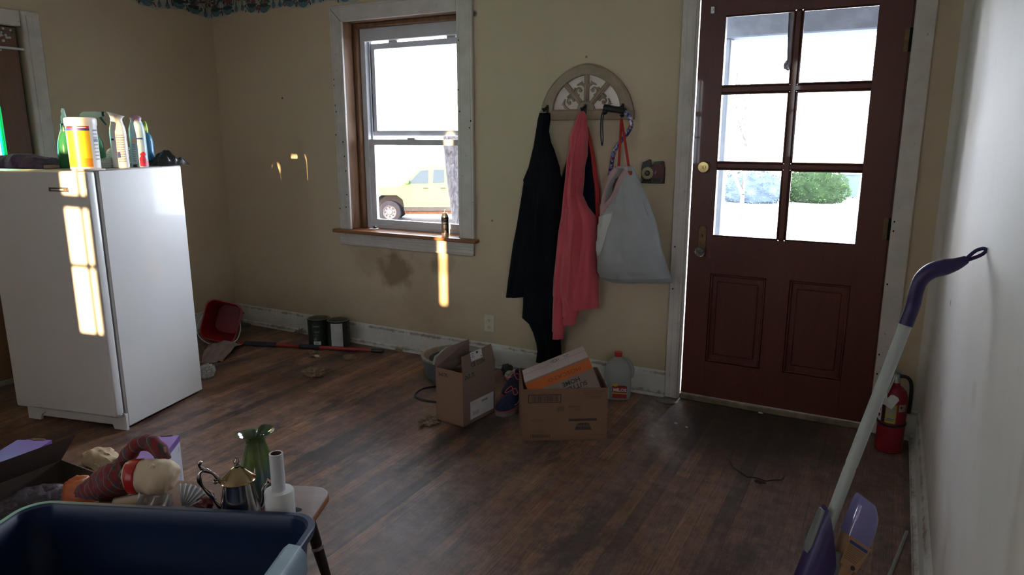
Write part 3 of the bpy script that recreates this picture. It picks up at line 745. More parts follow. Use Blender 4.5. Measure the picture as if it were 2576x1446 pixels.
mb.box((XL + 0.02, LDY1 + 0.02, 0), (XL + 0.027, LDY1 + 0.05, 2.05), m_trim, 0.003)
mb.build('door_casing', d2)
MB().box((XL - 0.15, LDY0, 0), (XL - 0.0, LDY1, 0.026), M('green_grey_threshold', (0.16, 0.17, 0.14), 0.6)).build('threshold', d2)

# ------------------------------------------------------------------ outdoors
GZ = -1.1
m_ground = M('frosted_ground', (0.62, 0.62, 0.60), 0.9, 0.25, 0.6, 0.2, 3.0)
MB().add([(-60, YB + 0.5, GZ), (40, YB + 0.5, GZ), (40, 90, GZ), (-60, 90, GZ)], [(0, 1, 2, 3)], m_ground).build('ground', flat=True, kind='structure')
m_road = M('wet_street', (0.05, 0.05, 0.058), 0.7, 0.35, 0.4, spec=0.1)
cR = Vector((cos(YAW), -sin(YAW), 0)); cFh = Vector((sin(YAW), cos(YAW), 0))
def og(d, s, z=GZ): return cFh * d + cR * s + Vector((0, 0, z))
MB().add([og(16.5, -45, GZ + 0.01), og(16.5, 4.0, GZ + 0.01), og(23, 4.0, GZ + 0.01), og(23, -45, GZ + 0.01)], [(0, 1, 2, 3)], m_road).build('street', flat=True, kind='structure')
m_porch = M('porch_paint', (0.06, 0.07, 0.092), 0.7, 0.2, spec=0.1); m_soffit = M('porch_soffit_brown', (0.05, 0.03, 0.024), 0.8, spec=0.1)
MB().box((-1.6, YB + 0.23, -0.35), (2.5, 5.75, -0.12), m_porch).build('porch_slab', flat=True, kind='structure')
b0 = W(1830, 98, 5.6); b1 = W(2205, 72, 5.6)
MB().box((b0.x - 0.15, 5.55, b0.z), (2.5, 5.72, b0.z + 0.17), m_porch, 0.01).box((b0.x - 0.15, 5.50, b0.z + 0.17), (2.5, 5.72, b0.z + 0.21), m_porch, 0.01).box((b0.x - 0.15, YB + 0.23, b0.z + 0.22), (2.5, 5.8, b0.z + 0.26), m_soffit).build('porch_roof', flat=True, kind='structure')
pp = W(1818, 300, 5.6)
MB().box((pp.x - 0.12, 5.56, -0.12), (pp.x + 0.035, 5.70, b0.z), M('porch_post_paint', (0.085, 0.098, 0.12), 0.6, spec=0.1), 0.01).box((pp.x + 0.01, 5.55, 0.45), (pp.x + 0.06, 5.60, 0.49), m_hole).build('porch_post', kind='structure')
st = MB(); s0 = W(1992, 24, YB + 0.12); s1 = W(1986, 156, YB + 0.12); s2 = W(1983, 164, YB + 0.12)
st.tube([s0, s1], [0.017, 0.015], m_hole, 8, flat=0.5); st.blob(s2, (0.022, 0.012, 0.022), m_black, 2, 0.4, 3, 3)
tag(st.build('door_brush_strip'), 'black strap with a tufted end hanging outside the upper left door pane', 'strap')

def leafball(name, label, cat, c, r, m_leaf, m_core, n, seed, group=None, lf=0.10):
    rr = random.Random(seed); mb = MB(); mb.blob(c, Vector(r) * 0.93, m_core, seed, 0.12, 4, 4)
    vs, fs = [], []
    for i in range(n):
        d = Vector((rr.gauss(0, 1), rr.gauss(0, 1), rr.gauss(0, 1))).normalized(); k = 1 + 0.12 * noise.noise(d * 3 + Vector((seed, 0, 0)))
        p = Vector((c[0] + d.x * r[0] * k, c[1] + d.y * r[1] * k, c[2] + d.z * r[2] * k))
        a = (d + Vector((rr.uniform(-.8, .8), rr.uniform(-.8, .8), rr.uniform(-.5, .9)))).normalized(); b_ = a.orthogonal().normalized(); l = lf * rr.uniform(0.5, 1.2)
        o = len(vs); vs += [p - b_ * l * .3, p + a * l * .5 - b_ * l * .1, p + a * l, p + a * l * .5 + b_ * l * .4]; fs.append((o, o + 1, o + 2, o + 3))
    mb.add(vs, fs, m_leaf)
    return tag(mb.build(name, flat=True), label, cat, group)
m_hleaf = M('hedge_leaf', (0.03, 0.052, 0.018), 0.8, 0.5, 3.0, spec=0.08); m_hcore = M('hedge_core', (0.015, 0.026, 0.011), 0.9, 0.4, 3.0, spec=0.05)
m_gleaf = M('frosted_shrub_twig', (0.07, 0.088, 0.105), 0.8, 0.4, 3.0, spec=0.08); m_gcore = M('frosted_shrub_core', (0.055, 0.07, 0.085), 0.9, 0.4, 2.0, spec=0.05)
h0 = Dp(2052, 470, 27.0); leafball('hedge', 'dense green clipped hedge seen through the lower right door pane', 'hedge', (h0.x, h0.y, GZ + 0.50), (1.15, 0.9, 0.76), m_hleaf, m_hcore, 3500, 1)
h1 = Dp(1890, 462, 27.0); leafball('shrub', 'pale frosted shrub seen through the lower left door pane', 'shrub', (h1.x, h1.y, GZ + 0.45), (1.3, 0.9, 0.72), m_gleaf, m_gcore, 2500, 2)
# bare thorny tree by the porch
def twig_tree(name, label, base, h, seed, mat, spread=1.0):
    rr = random.Random(seed); mb = MB()
    def grow(p, d, l, r, depth):
        q = p + d * l; mid = (p + q) / 2 + Vector((rr.uniform(-1, 1), rr.uniform(-1, 1), rr.uniform(-.5, .5))) * l * 0.08
        mb.tube([p, mid, q], [r, r * 0.85, r * 0.7], mat, 5)
        if depth == 0: return
        for _ in range(rr.choice((2, 3))):
            e = (d + Vector((rr.uniform(-1, 1), rr.uniform(-1, 1), rr.uniform(-.4, .6))) * 0.75 * spread).normalized(); grow(q, e, l * rr.uniform(0.6, 0.85), r * 0.62, depth - 1)
    grow(Vector(base), Vector((0, 0, 1)), h * 0.3, h * 0.014, 5)
    return tag(mb.build(name), label, 'tree')
m_twig = M('pale_bare_twig', (0.085, 0.07, 0.06), 0.9, 0.3, spec=0.05)
tb = Dp(1870, 470, 14.0); twig_tree('bare_tree', 'thin bare tree seen faintly through the left door panes', (tb.x, tb.y, GZ), 4.5, 11, m_twig)
# wheeled bin
wb = Dp(2137, 470, 28.5); m_bin = M('grey_blue_bin', (0.05, 0.068, 0.08), 0.6, spec=0.1)
bn = empty('wheeled_bin', (wb.x, wb.y, GZ), -YAW * 0 + 0.4, 'grey-blue wheeled bin standing beside the green hedge', 'bin')
MB().loft([[Vector((sx_ * w_, sy_ * w_, z_)) for sx_, sy_ in ((-1, -1), (1, -1), (1, 1), (-1, 1))] for w_, z_ in ((0.24, 0.08), (0.30, 0.95))], m_bin).build('body', bn, world=False)
MB().box((-0.33, -0.34, 0.95), (0.33, 0.33, 1.02), m_bin, 0.02).build('lid', bn, world=False)
for s_ in (-1, 1): MB().lathe([(0.1, -0.03), (0.1, 0.03)], m_black, 20, Matrix.Translation((s_ * 0.25, 0.27, 0.1)) @ Matrix.Rotation(pi / 2, 4, 'Y')).build('wheel', bn, world=False)
# tree trunk outside the window
m_bark, nt_, b_b = new_mat('rough_bark'); v_ = coords(nt_, (1, 1, 0.35)); bn_ = nz(nt_, v_, 26, 6, 0.7, 1.2)
L(nt_, ramp(nt_, bn_, [(0.36, (0.012, 0.010, 0.011)), (0.62, (0.062, 0.052, 0.052))]), b_b.inputs['Base Color']); setp(b_b, rough=0.9, spec=0.1); bump(nt_, b_b, bn_, 1.0, 0.05)
mb = MB(); tt = [(1135, 333, 24), (1138, 365, 24), (1144, 430, 22), (1153, 500, 21), (1162, 560, 21), (1168, 600, 26)]
pts = [Dp(a, b_, 9.0) for a, b_, r_ in tt]; pts.append(Vector((pts[-1].x + 0.03, pts[-1].y, GZ))); 
mb.tube(smooth_path(pts, 5), [0.115 + 0.012 * noise.noise(Vector((i * .7, 0, 0))) for i in range(len(pts) * 5 - 4)], m_bark, 18)
tag(mb.build('tree_trunk'), 'rough grey tree trunk at the right side of the window view', 'tree')
# house across the street
hb = Dp(1000, 400, 34.0); m_sid = M('pale_siding', (0.72, 0.70, 0.66), 0.7, 0.08); m_roofh = M('grey_shingle', (0.42, 0.40, 0.40), 0.8)
hs = empty('house', (hb.x, hb.y, GZ), -YAW, 'pale house across the street behind the pickup truck', 'house')
MB().box((-7, 0, 0), (9, 6, 4.2), m_sid).build('wall', hs, world=False, flat=True)
MB().add([(-7.4, -0.5, 4.1), (9.4, -0.5, 4.1), (9.4, 3, 6.6), (-7.4, 3, 6.6), (9.4, 6.5, 4.1), (-7.4, 6.5, 4.1)], [(0, 1, 2, 3), (3, 2, 4, 5), (1, 4, 2), (0, 3, 5)], m_roofh).build('roof', hs, world=False, flat=True)
m_hwin = M('house_window_dark', (0.045, 0.06, 0.07), 0.2)
for x_, z_ in ((0.0, 2.0), (2.6, 2.0), (-3.0, 2.0)): MB().box((x_, -0.04, z_), (x_ + 0.62, 0.02, z_ + 0.72), m_hwin, 0.01).box((x_ - 0.06, -0.03, z_ - 0.06), (x_ + 0.68, 0.01, z_ + 0.78), m_sid).build('window', hs, world=False)
h2 = Dp(2060, 330, 42.0); hs2 = empty('cottage', (h2.x, h2.y, GZ), -YAW * 0.6, 'pale brick cottage far behind the hedge in the door view', 'house')
m_brk = M('pale_brick', (0.66, 0.60, 0.56), 0.8, 0.1)
MB().box((-5, 0, 0), (5, 6, 3.6), m_brk).build('wall', hs2, world=False, flat=True)
MB().add([(-5.4, -.5, 3.5), (5.4, -.5, 3.5), (5.4, 3, 5.8), (-5.4, 3, 5.8), (5.4, 6.5, 3.5), (-5.4, 6.5, 3.5)], [(0, 1, 2, 3), (3, 2, 4, 5), (1, 4, 2), (0, 3, 5)], m_roofh).build('roof', hs2, world=False, flat=True)
for x_ in (-1.2, 0.2, 1.6): MB().box((x_, -0.04, 1.5), (x_ + 0.8, 0.02, 2.7), M('cottage_window', (0.45, 0.50, 0.55), 0.2), 0.01).build('window', hs2, world=False)

# pickup truck parked on the street, seen side-on
def pickup():
    fw = Dp(980, 530, 20.5); base = Vector((fw.x, fw.y, GZ))
    t = empty('pickup_truck', base, -YAW, 'lime green pickup truck parked on the street outside the window', 'truck')
    # local x: toward the tail, local y: away from the viewer, wheelbase from x=0
    mg = M('lime_green_paint', (0.072, 0.105, 0.040), 0.4, 0.05, spec=0.06); mdk = M('truck_rocker_dark', (0.02, 0.017, 0.017), 0.6, 0.3, spec=0.1); mru = M('rusty_frame', (0.06, 0.032, 0.018), 0.8, 0.4, spec=0.05)
    mgl = M('car_glass', (0.012, 0.018, 0.022), 0.1, 0.1, spec=0.25); mti = M('tyre_rubber', (0.012, 0.011, 0.013), 0.8, spec=0.1); mrim = M('wheel_rim', (0.055, 0.055, 0.06), 0.5, spec=0.1)
    side = [(-0.95, 0.62), (-0.98, 1.02), (-0.92, 1.22), (0.35, 1.28), (0.52, 1.33), (1.08, 1.90), (1.3, 1.97), (1.95, 1.97), (2.08, 1.90), (2.14, 1.38), (4.35, 1.38), (4.42, 0.70), (3.85, 0.62), (3.80, 0.85), (3.60, 1.0), (3.30, 1.0), (3.10, 0.85), (3.05, 0.55), (0.52, 0.52), (0.47, 0.82), (0.27, 0.97), (-0.27, 0.97), (-0.47, 0.82), (-0.52, 0.60)]
    T = Matrix.Rotation(pi / 2, 4, 'X')
    MB().prism([(x, z) for x, z in side], -1.85, 0.0, mg, T).build('body', t, world=False, flat=True)
    MB().box((-0.6, 0.32, 0.35), (4.3, 1.5, 1.05), mti).build('inner_fender', t, world=False)
    MB().box((0.5, -0.012, 0.42), (3.2, 0.3, 0.56), mdk, 0.01).box((0.5, 0.2, 0.30), (4.4, 0.5, 0.44), mru).build('rocker_panel', t, world=False)
    for poly in ([(0.68, 1.37), (1.10, 1.80), (1.38, 1.84), (1.36, 1.37)], [(1.52, 1.38), (1.56, 1.84), (1.92, 1.84), (1.92, 1.40)]):
        MB().prism(poly, 0.002, 0.012, mgl, T).build('side_window', t, world=False, flat=True)
    MB().add([(0.53, 0.1, 1.345), (0.53, 1.75, 1.345), (1.07, 1.7, 1.90), (1.07, 0.15, 1.90)], [(0, 1, 2, 3)], mgl).build('windscreen', t, world=False)
    for x_ in (1.18, 1.78): MB().box((x_, -0.03, 1.20), (x_ + 0.18, -0.0, 1.23), mdk, 0.008).build('door_handle', t, world=False)
    MB().box((0.55, -0.22, 1.36), (0.72, -0.02, 1.52), mg, 0.03).build('side_mirror', t, world=False)
    for x_ in (0.0, 3.45):
        for y_ in (-0.02, 1.6):
            Tw = Matrix.Translation((x_, y_, 0.385)) @ Matrix.Rotation(pi / 2, 4, 'X')
            w = MB().lathe([(0.23, -0.26), (0.36, -0.26), (0.385, -0.22), (0.385, -0.03), (0.36, 0.0), (0.235, 0.0)], mti, 40, Tw, cap0=False, cap1=False).build('wheel', t, world=False)
            mb = MB(); mb.lathe([(0.236, -0.2), (0.236, -0.01), (0.215, -0.012), (0.19, -0.05), (0.10, -0.055), (0.085, -0.02), (0.0, -0.02)], mrim, 36, Tw)
            for k in range(8): a = k * pi / 4; mb.lathe([(0.026, -0.0475), (0, -0.0470)], m_hole, 10, Tw @ Matrix.Translation((0.155 * cos(a), 0.155 * sin(a), 0)))
            mb.build('rim', w, world=False)
    t.scale = (0.84, 0.84, 0.84)
pickup()

# ------------------------------------------------------------------ refrigerator
FO = Vector((-3.16, 1.93, 0)); FA = radians(13.5); FH = 1.245
FM = Matrix.Translation(FO) @ Matrix.Rotation(FA, 4, 'Z')
def ft(px, X=None, c=None, z=FH + 0.0015):
    """point on the fridge top under the sight line px, at fridge depth c or fridge width X"""
    r = ray(px, 420); inv = FM.inverted(); o = inv @ Vector((0, 0, 0)); d = inv.to_3x3() @ Vector((r.x, r.y, 0))
    t = (c - o.y) / d.y if c is not None else (X - o.x) / d.x
    p = Vector((r.x * t, r.y * t, z)); return p
m_fr = M('fridge_enamel', (0.70, 0.69, 0.68), 0.30, 0.03, 3, 0.045, 260, coat=0.2)
m_gask = M('door_gasket', (0.25, 0.25, 0.26), 0.6)
fr = empty('refrigerator', FO, FA, 'white single-door refrigerator standing in the room with bottles on its top', 'refrigerator')
mb = MB(); mb.box((-0.60, 0.0, 0.012), (0.0, 0.535, FH), m_fr, 0.006)
mb.build('cabinet', fr, world=False)
mb = MB(); mb.box((-0.602, -0.066, 0.085), (-0.002, -0.012, FH - 0.004), m_fr, 0.012, seg=3); dr = mb.build('door', fr, world=False)
MB().box((-0.592, -0.014, 0.092), (-0.012, 0.001, FH - 0.012), m_gask).build('gasket', fr, world=False)
mb = MB(); mb.box((-0.215, -0.0695, 1.150), (-0.105, -0.066, 1.170), m_steel, 0.002); mb.box((-0.209, -0.0705, 1.1535), (-0.111, -0.069, 1.1665), M('badge_face', (0.10, 0.09, 0.08), 0.3)); mb.rect(-0.20, 1.157, -0.13, 1.163, m_white, frame(Vector((0, -0.0707, 0)), (1, 0, 0), (0, 0, 1)))
mb.build('badge', dr, world=False)
mb = MB(); T = Matrix.Rotation(pi / 2, 4, 'X')
mb.prism([(-0.60, 0.0), (-0.525, 0.0), (-0.515, 0.03), (-0.49, 0.045), (-0.11, 0.045), (-0.085, 0.03), (-0.075, 0.0), (0.0, 0.0), (0.0, 0.083), (-0.60, 0.083)], -0.002, 0.012, m_fr, T)
mb.build('base_grille', fr, world=False, flat=True)
mb = MB(); mb.box((-0.035, -0.064, FH - 0.002), (0.004, 0.045, FH + 0.006), m_fr, 0.003); mb.box((-0.075, -0.064, FH - 0.002), (-0.02, -0.022, FH + 0.008), m_fr, 0.003)
mb.build('hinge_cover', fr, world=False)
MB().box((-0.055, -0.05, 0.075), (-0.01, -0.01, 0.086), m_steel, 0.002).build('lower_hinge', fr, world=False)

# ------------------------------------------------------------------ things on the fridge top
m_label = M('white_label', (0.70, 0.69, 0.68), 0.5, 0.05)
m_ink = M('dark_ink', (0.03, 0.03, 0.035), 0.6); m_inkb = M('blue_ink', (0.03, 0.05, 0.25), 0.5); m_inkg = M('grey_ink', (0.30, 0.30, 0.32), 0.6)
m_yel = M('label_yellow', (0.85, 0.55, 0.03), 0.35, 0.08, 8); m_org = M('label_orange', (0.80, 0.30, 0.02), 0.35, 0.1, 8); m_red = M('label_red', (0.65, 0.03, 0.03), 0.35)
def cylwrap(R, a0, z0, off=0.0006):
    return lambda x, y: Vector(((R + off) * cos(a0 + x / R), (R + off) * sin(a0 + x / R), z0 + y))
def toward(p):                                         # angle from p to the eye
    return atan2(EYE.y - p.y, EYE.x - p.x)

p = ft(216, c=0.045); a0 = toward(p)
t = empty('wipes_canister', p, a0, 'large yellow and white wipes canister at the front edge of the fridge top', 'canister')
R = 0.062
def cm(i, j):
    a = (j + 0.5) / 48 * 2 * pi; a = a if a < pi else a - 2 * pi
    z = zs[i][1]
    if z < 0.012 or z >= 0.192: return m_white
    if a > 0.55 or a < -2.2: return m_label
    if z >= 0.182: return m_red
    if z >= 0.172: return m_inkb
    return m_org if z < 0.05 else m_yel
zs = [(R - .002, 0), (R, 0.003), (R, 0.012), (R, 0.05), (R, 0.172), (R, 0.182), (R, 0.192), (R, 0.194)]
mb = MB(); mb.lathe(zs, m_white, 48, None, matfn=cm)
for k in range(9): mb.sheet(lambda u, v, k=k: cylwrap(R, 0.75 + 0.02, 0.17 - 0.016 * k)(u * 0.03, v * (0.007 if k != 3 else 0.014)), 4, 1, m_inkb if k in (0, 3) else m_inkg)
mb.sheet(lambda u, v: cylwrap(R, -0.5, 0.184)(u * 0.05, v * 0.004), 6, 1, m_label)
mb.build('body', t, world=False)
MB().lathe([(R + .002, 0.194), (R + .003, 0.197), (R + .003, 0.222), (R, 0.228), (R - 0.01, 0.231), (0, 0.231)], m_white, 48).build('lid', t, world=False)

def aerosol(name, px, X, label, body, capc, band, h, r, topshape):
    p = ft(px, X=X); a0 = toward(p)
    t = empty(name, p, a0, label, 'spray can')
    mb = MB(); mb.lathe([(r * .93, 0), (r, 0.004), (r, h * .62), (r * .98, h * .68)], body, 36, matfn=lambda i, j: body)
    mb.build('can', t, world=False)
    mb = MB()
    prof = [(r * .98, h * .66), (r * .93, h * .74), (r * .74, h * .84), (r * .62, h * .90), (r * .66, h * .95), (r * .82, h)] if topshape == 'slant' else [(r * .98, h * .66), (r * .95, h * .74), (r * .78, h * .84), (r * .64, h * .90), (r * .68, h * .935), (r * .72, h * .955), (r * .60, h * .985), (r * .3, h)]
    rings = []
    for i, (q, z) in enumerate(prof):
        tl = max(0, (z - h * .84) / (h * .16)) if topshape == 'slant' else 0
        rings.append([Vector((q * cos(2 * pi * j / 36), q * sin(2 * pi * j / 36) * (1 + .25 * tl), z - tl * 0.35 * q * sin(2 * pi * j / 36) * (1.0))) for j in range(36)])
    mb.loft(rings, capc, None, True, False, True, matfn=(lambda i, j: band if i >= 5 or (topshape != 'slant' and i >= 3) else capc))
    mb.build('cap', t, world=False)
    return t, r, h
m_airw = M('can_white', (0.75, 0.75, 0.76), 0.3, 0.03); m_airb = M('can_pale_blue', (0.42, 0.60, 0.68), 0.3, 0.1); m_lilac = M('cap_lilac', (0.55, 0.30, 0.42), 0.35); m_capg = M('cap_grey', (0.30, 0.31, 0.34), 0.4)
t, r, h = aerosol('air_freshener_can', 306, -0.06, 'white spray can with a slanted grey top on the fridge', m_airw, m_airw, m_capg, 0.250, 0.036, 'slant')
mb = MB()
for k in range(12): mb.sheet(lambda u, v, k=k: cylwrap(r, -0.25, 0.150 - 0.011 * k)(u * (0.034 if k % 3 else 0.03), v * 0.004), 5, 1, m_inkg)
mb.sheet(lambda u, v: cylwrap(r, -0.95, 0.128)(u * 0.014, v * 0.009), 4, 1, m_inkb); mb.sheet(lambda u, v: cylwrap(r, -0.30, 0.048, 0.001)(u * 0.012, v * 0.026), 4, 1, m_inkb)
mb.build('printed_label', t, world=False)
t, r, h = aerosol('air_freshener_can', 354, -0.045, 'pale blue spray can with a lilac cap on the fridge', m_airb, m_airb, m_lilac, 0.245, 0.037, 'round')
mb = MB()
mb.sheet(lambda u, v: cylwrap(r, -0.05, 0.004)(u * 0.05, v * 0.055 * (0.7 + 0.3 * sin(u * 5))), 10, 2, M('label_berry', (0.60, 0.04, 0.10), 0.4, 0.4, 40))
mb.sheet(lambda u, v: cylwrap(r, 0.10, 0.055)(u * 0.03, v * 0.02 * (1 - abs(u - .5))), 8, 2, m_red)
mb.sheet(lambda u, v: cylwrap(r, -0.15, 0.132)(u * 0.028, v * 0.008), 6, 1, m_inkb)
mb.sheet(lambda u, v: cylwrap(r, -0.75, 0.125)(0.011 + 0.011 * cos(2 * pi * u) * v, 0.012 * sin(2 * pi * u) * v), 14, 1, M('label_peach', (0.75, 0.45, 0.3), 0.4))
for k in range(8): mb.sheet(lambda u, v, k=k: cylwrap(r, -0.9, 0.105 - 0.011 * k)(u * 0.02, v * 0.004), 5, 1, m_inkg)
mb.build('printed_label', t, world=False)
# bottle half hidden behind the blue can
p = ft(375, X=-0.15); t = empty('cleaner_bottle', p, toward(p), 'slim blue and green bottle behind the pale blue spray can', 'bottle')
MB().lathe([(0.03, 0), (0.032, 0.005), (0.032, 0.12), (0.026, 0.15), (0.014, 0.165)], M('bottle_blue', (0.06, 0.25, 0.45), 0.3, 0.2, 10), 30).build('body', t, world=False)
MB().lathe([(0.014, 0.163), (0.014, 0.185), (0.010, 0.215), (0.006, 0.222), (0, 0.223)], M('cap_lime', (0.40, 0.62, 0.10), 0.35), 20).build('cap', t, world=False)
# white tub
p = ft(262, c=0.19); t = empty('white_tub', p, 0, 'low white ribbed plastic tub on the fridge between canister and white can', 'tub')
MB().lathe([(0.052, 0), (0.054, 0.004), (0.051, 0.009), (0.054, 0.014), (0.051, 0.019), (0.054, 0.024), (0.048, 0.036), (0.03, 0.043), (0, 0.044)], M('milky_plastic', (0.66, 0.67, 0.62), 0.4), 36).build('body', t, world=False)
# trigger spray bottle behind the canister
m_gplast = glassy('clear_spray_plastic', (0.92, 0.95, 0.93), 0.5, 0.1); m_grn = M('bottle_green', (0.02, 0.16, 0.08), 0.35, 0.15, 10); m_dgr = M('trigger_green', (0.01, 0.09, 0.06), 0.4)
p = ft(243, c=0.29); a0 = toward(p) + pi / 2; t = empty('trigger_spray_bottle', p, a0, 'dark green trigger spray bottle behind the wipes canister, clear spray head on top', 'spray bottle')
mb = MB(); prof = [(0.040, 0), (0.043, 0.006), (0.043, 0.06), (0.036, 0.12), (0.022, 0.16), (0.016, 0.19), (0.016, 0.205)]
mb.lathe([(q, z) for q, z in prof], m_grn, 32, None, 1.1, 0.7); mb.build('body', t, world=False)
MB().lathe([(0.019, 0.205), (0.019, 0.228), (0.012, 0.232)], m_dgr, 24).build('collar', t, world=False)
mb = MB(); mb.loft([[Vector((x, sy_ * w_, z + zz_)) for sy_, zz_ in ((-1, 0), (1, 0), (1, hh), (-1, hh))] for x, w_, z, hh in ((-0.045, 0.010, 0.236, 0.015), (-0.03, 0.013, 0.230, 0.034), (0.02, 0.012, 0.232, 0.034), (0.05, 0.009, 0.242, 0.022))], film('milky_clear_plastic', (0.70, 0.71, 0.68), 0.45, 0.25)); mb.build('spray_head', t, world=False)
mb = MB(); mb.box((0.048, -0.011, 0.243), (0.062, 0.011, 0.266), m_dgr, 0.003); mb.tube([(0.040, 0, 0.245), (0.050, 0, 0.225), (0.064, 0, 0.202)], [0.007, 0.006, 0.003], m_dgr, 8); mb.build('trigger', t, world=False)
# green bottle with a long clear neck at the left, and a second clear nozzle behind it
m_gliq = M('green_liquid', (0.03, 0.20, 0.05), 0.25, 0.2, 8)
p = ft(176, c=0.14); t = empty('green_bottle', p, 0, 'green bottle with a tall clear nozzle left of the wipes canister', 'bottle')
MB().lathe([(0.040, 0), (0.042, 0.004), (0.042, 0.07), (0.040, 0.11), (0.030, 0.15), (0.016, 0.17)], film('green_tinted_plastic', (0.05, 0.28, 0.12), 0.25, 0.12), 32).build('body', t, world=False)
MB().lathe([(0.0385, 0.003), (0.0385, 0.10), (0, 0.101)], m_gliq, 28).build('liquid', t, world=False)
MB().lathe([(0.015, 0.168), (0.017, 0.17), (0.017, 0.205), (0.013, 0.207)], m_dgr, 24).build('collar', t, world=False)
MB().lathe([(0.012, 0.206), (0.012, 0.235), (0.006, 0.25), (0.008, 0.262), (0.004, 0.275), (0, 0.276)], film('aqua_clear_plastic', (0.60, 0.78, 0.74), 0.5, 0.1), 20).build('nozzle', t, world=False)
p = ft(178, c=0.27); t = empty('clear_bottle', p, 0, 'clear pointed bottle showing just above the canister rim, behind the green bottle', 'bottle')
MB().lathe([(0.033, 0), (0.035, 0.004), (0.035, 0.15), (0.02, 0.19), (0.009, 0.21), (0.009, 0.245), (0.004, 0.28), (0, 0.281)], film('clear_bottle_plastic', (0.70, 0.74, 0.72), 0.55, 0.1), 28).build('body', t, world=False)
# crumpled clear film
p = ft(285, c=0.36); mb = MB()
mb.blob((p.x + .05, p.y + .02, FH + 0.045), (0.085, 0.06, 0.05), film('crumpled_clear_film', (0.78, 0.80, 0.76), 0.55, 0.12), 3, 0.45, 2.2, 4, FH + 0.001, oct=3, ridged=True)
tag(mb.build('plastic_film', angle=20), 'crumpled clear plastic film on the fridge behind the white spray can', 'plastic film')
# black bin liner
m_bag = M('black_bag_film', (0.012, 0.012, 0.014), 0.22, 0.3, 10, 0.5, 40)
p = ft(425, X=-0.05); u = FM.to_3x3() @ Vector((0, 1, 0)); mb = MB()
def bagf(uu, vv):
    q = p + (FM.to_3x3() @ Vector(((vv - 0.55) * 0.12, (uu - 0.52) * 0.20, 0)))
    hgt = 0.030 + 0.05 * max(0, 1 - abs(uu - 0.55) * 3.6) * max(0, 1 - abs(vv - .4) * 1.6) + 0.030 * noise.noise(Vector((uu * 5, vv * 4, 3.0)))
    edge = min(1, 6 * min(vv, 1 - vv, uu, 1 - uu) + 0.05)
    q.z = FH + 0.003 + max(0.0, hgt) * edge
    return q
mb.sheet(bagf, 40, 24, m_bag)
tag(mb.build('bin_liner', angle=30), 'black plastic bag crumpled at the back right corner of the fridge top', 'bag')
# purple cloth and a tan brush block
m_purp = M('purple_cloth', (0.115, 0.075, 0.135), 0.95, 0.35, 30, 0.6, 300)
c0 = ft(-40, c=0.11); c1 = ft(141, c=0.11)
def clothf(uu, vv):
    q = c0.lerp(c1, uu) + FM.to_3x3() @ Vector((0, (vv - 0.5) * 0.18, 0))
    hgt = 0.028 + 0.030 * sin(pi * min(1, max(0, (uu - 0.30) / 0.7))) + 0.016 * noise.noise(Vector((uu * 7, vv * 3, 1.2))) + 0.006 * noise.noise(Vector((uu * 22, vv * 14, 1.2)))
    q.z = FH + 0.004 + max(0, hgt) * min(1, 5 * min(vv, 1 - vv, (1 - uu) * 2, uu * 2 + .1)) ** 0.5
    q.y += 0.008 * noise.noise(Vector((uu * 9, 5, 1)))
    return q
tag(MB().sheet(clothf, 60, 16, m_purp).build('folded_cloth', angle=60), 'rumpled purple cloth on the left part of the fridge top', 'cloth')
b0_ = ft(130, c=0.03); T = Matrix.Translation(b0_) @ Matrix.Rotation(FA, 4, 'Z')
tag(MB().box((-0.03, -0.018, 0.0005), (0.03, 0.018, 0.016), M('tan_block', (0.22, 0.15, 0.09), 0.7), 0.003, T).build('wood_block'), 'small tan block under the edge of the purple cloth', 'block')
# small dark lids on the top
b1_ = ft(342, X=-0.035); tag(MB().lathe([(0.011, 0), (0.012, 0.002), (0.012, 0.010), (0.009, 0.013), (0, 0.013)], m_black, 18, Matrix.Translation(b1_)).build('bottle_cap'), 'small black cap lying between the white and the blue spray can', 'cap')

# ------------------------------------------------------------------ window sill things
p = F(1123, 592, WZ0 + 0.001); p.y = min(p.y, YB - 0.0); p = W(1123, 592, YB + 0.0); p = Vector((p.x, YB - 0.012, WZ0 + 0.0012)); a0 = toward(p)
t = empty('lubricant_can', p, a0, 'black and silver spray lubricant can standing on the window sill', 'spray can')
m_alu = M('brushed_can', (0.55, 0.55, 0.55), 0.3, 0.1, metal=0.9); m_cblk = M('can_black', (0.02, 0.02, 0.02), 0.35)
r = 0.0225
mb = MB(); mb.lathe([(r * .95, 0), (r, 0.003), (r, 0.024), (r, 0.10), (r, 0.122), (r * .97, 0.126), (r * .62, 0.145), (r * .55, 0.148)], m_cblk, 36, matfn=lambda i, j: m_alu if i < 2 or i > 3 else m_cblk)
for tx, sz, z, mm in (('Lube', 0.016, 0.088, m_white),): mb.text(tx, sz, mm, None, cylwrap(r, 0.0, z, 0.0007))
mb.sheet(lambda u_, v_: cylwrap(r, -0.45, 0.100, 0.0006)(u_ * 0.022, v_ * 0.012), 8, 1, m_ink); mb.sheet(lambda u_, v_: cylwrap(r, -0.40, 0.103, 0.0009)(u_ * 0.018, v_ * 0.006), 8, 1, m_inkg)
for k in range(5): mb.sheet(lambda u_, v_, k=k: cylwrap(r, -0.42, 0.074 - 0.005 * k, 0.0006)(u_ * 0.02, v_ * 0.0022), 6, 1, m_inkg)
mb.sheet(lambda u_, v_: cylwrap(r, -0.2 + 0.1 * v_, 0.018, 0.0006)(u_ * 0.018 * (1 - 0.6 * v_), v_ * 0.024), 5, 4, m_alu)
mb.build('can', t, world=False)
MB().lathe([(0.006, 0.148), (0.006, 0.156), (0.0045, 0.158), (0.0045, 0.166), (0, 0.166)], m_capg, 16).build('nozzle', t, world=False)
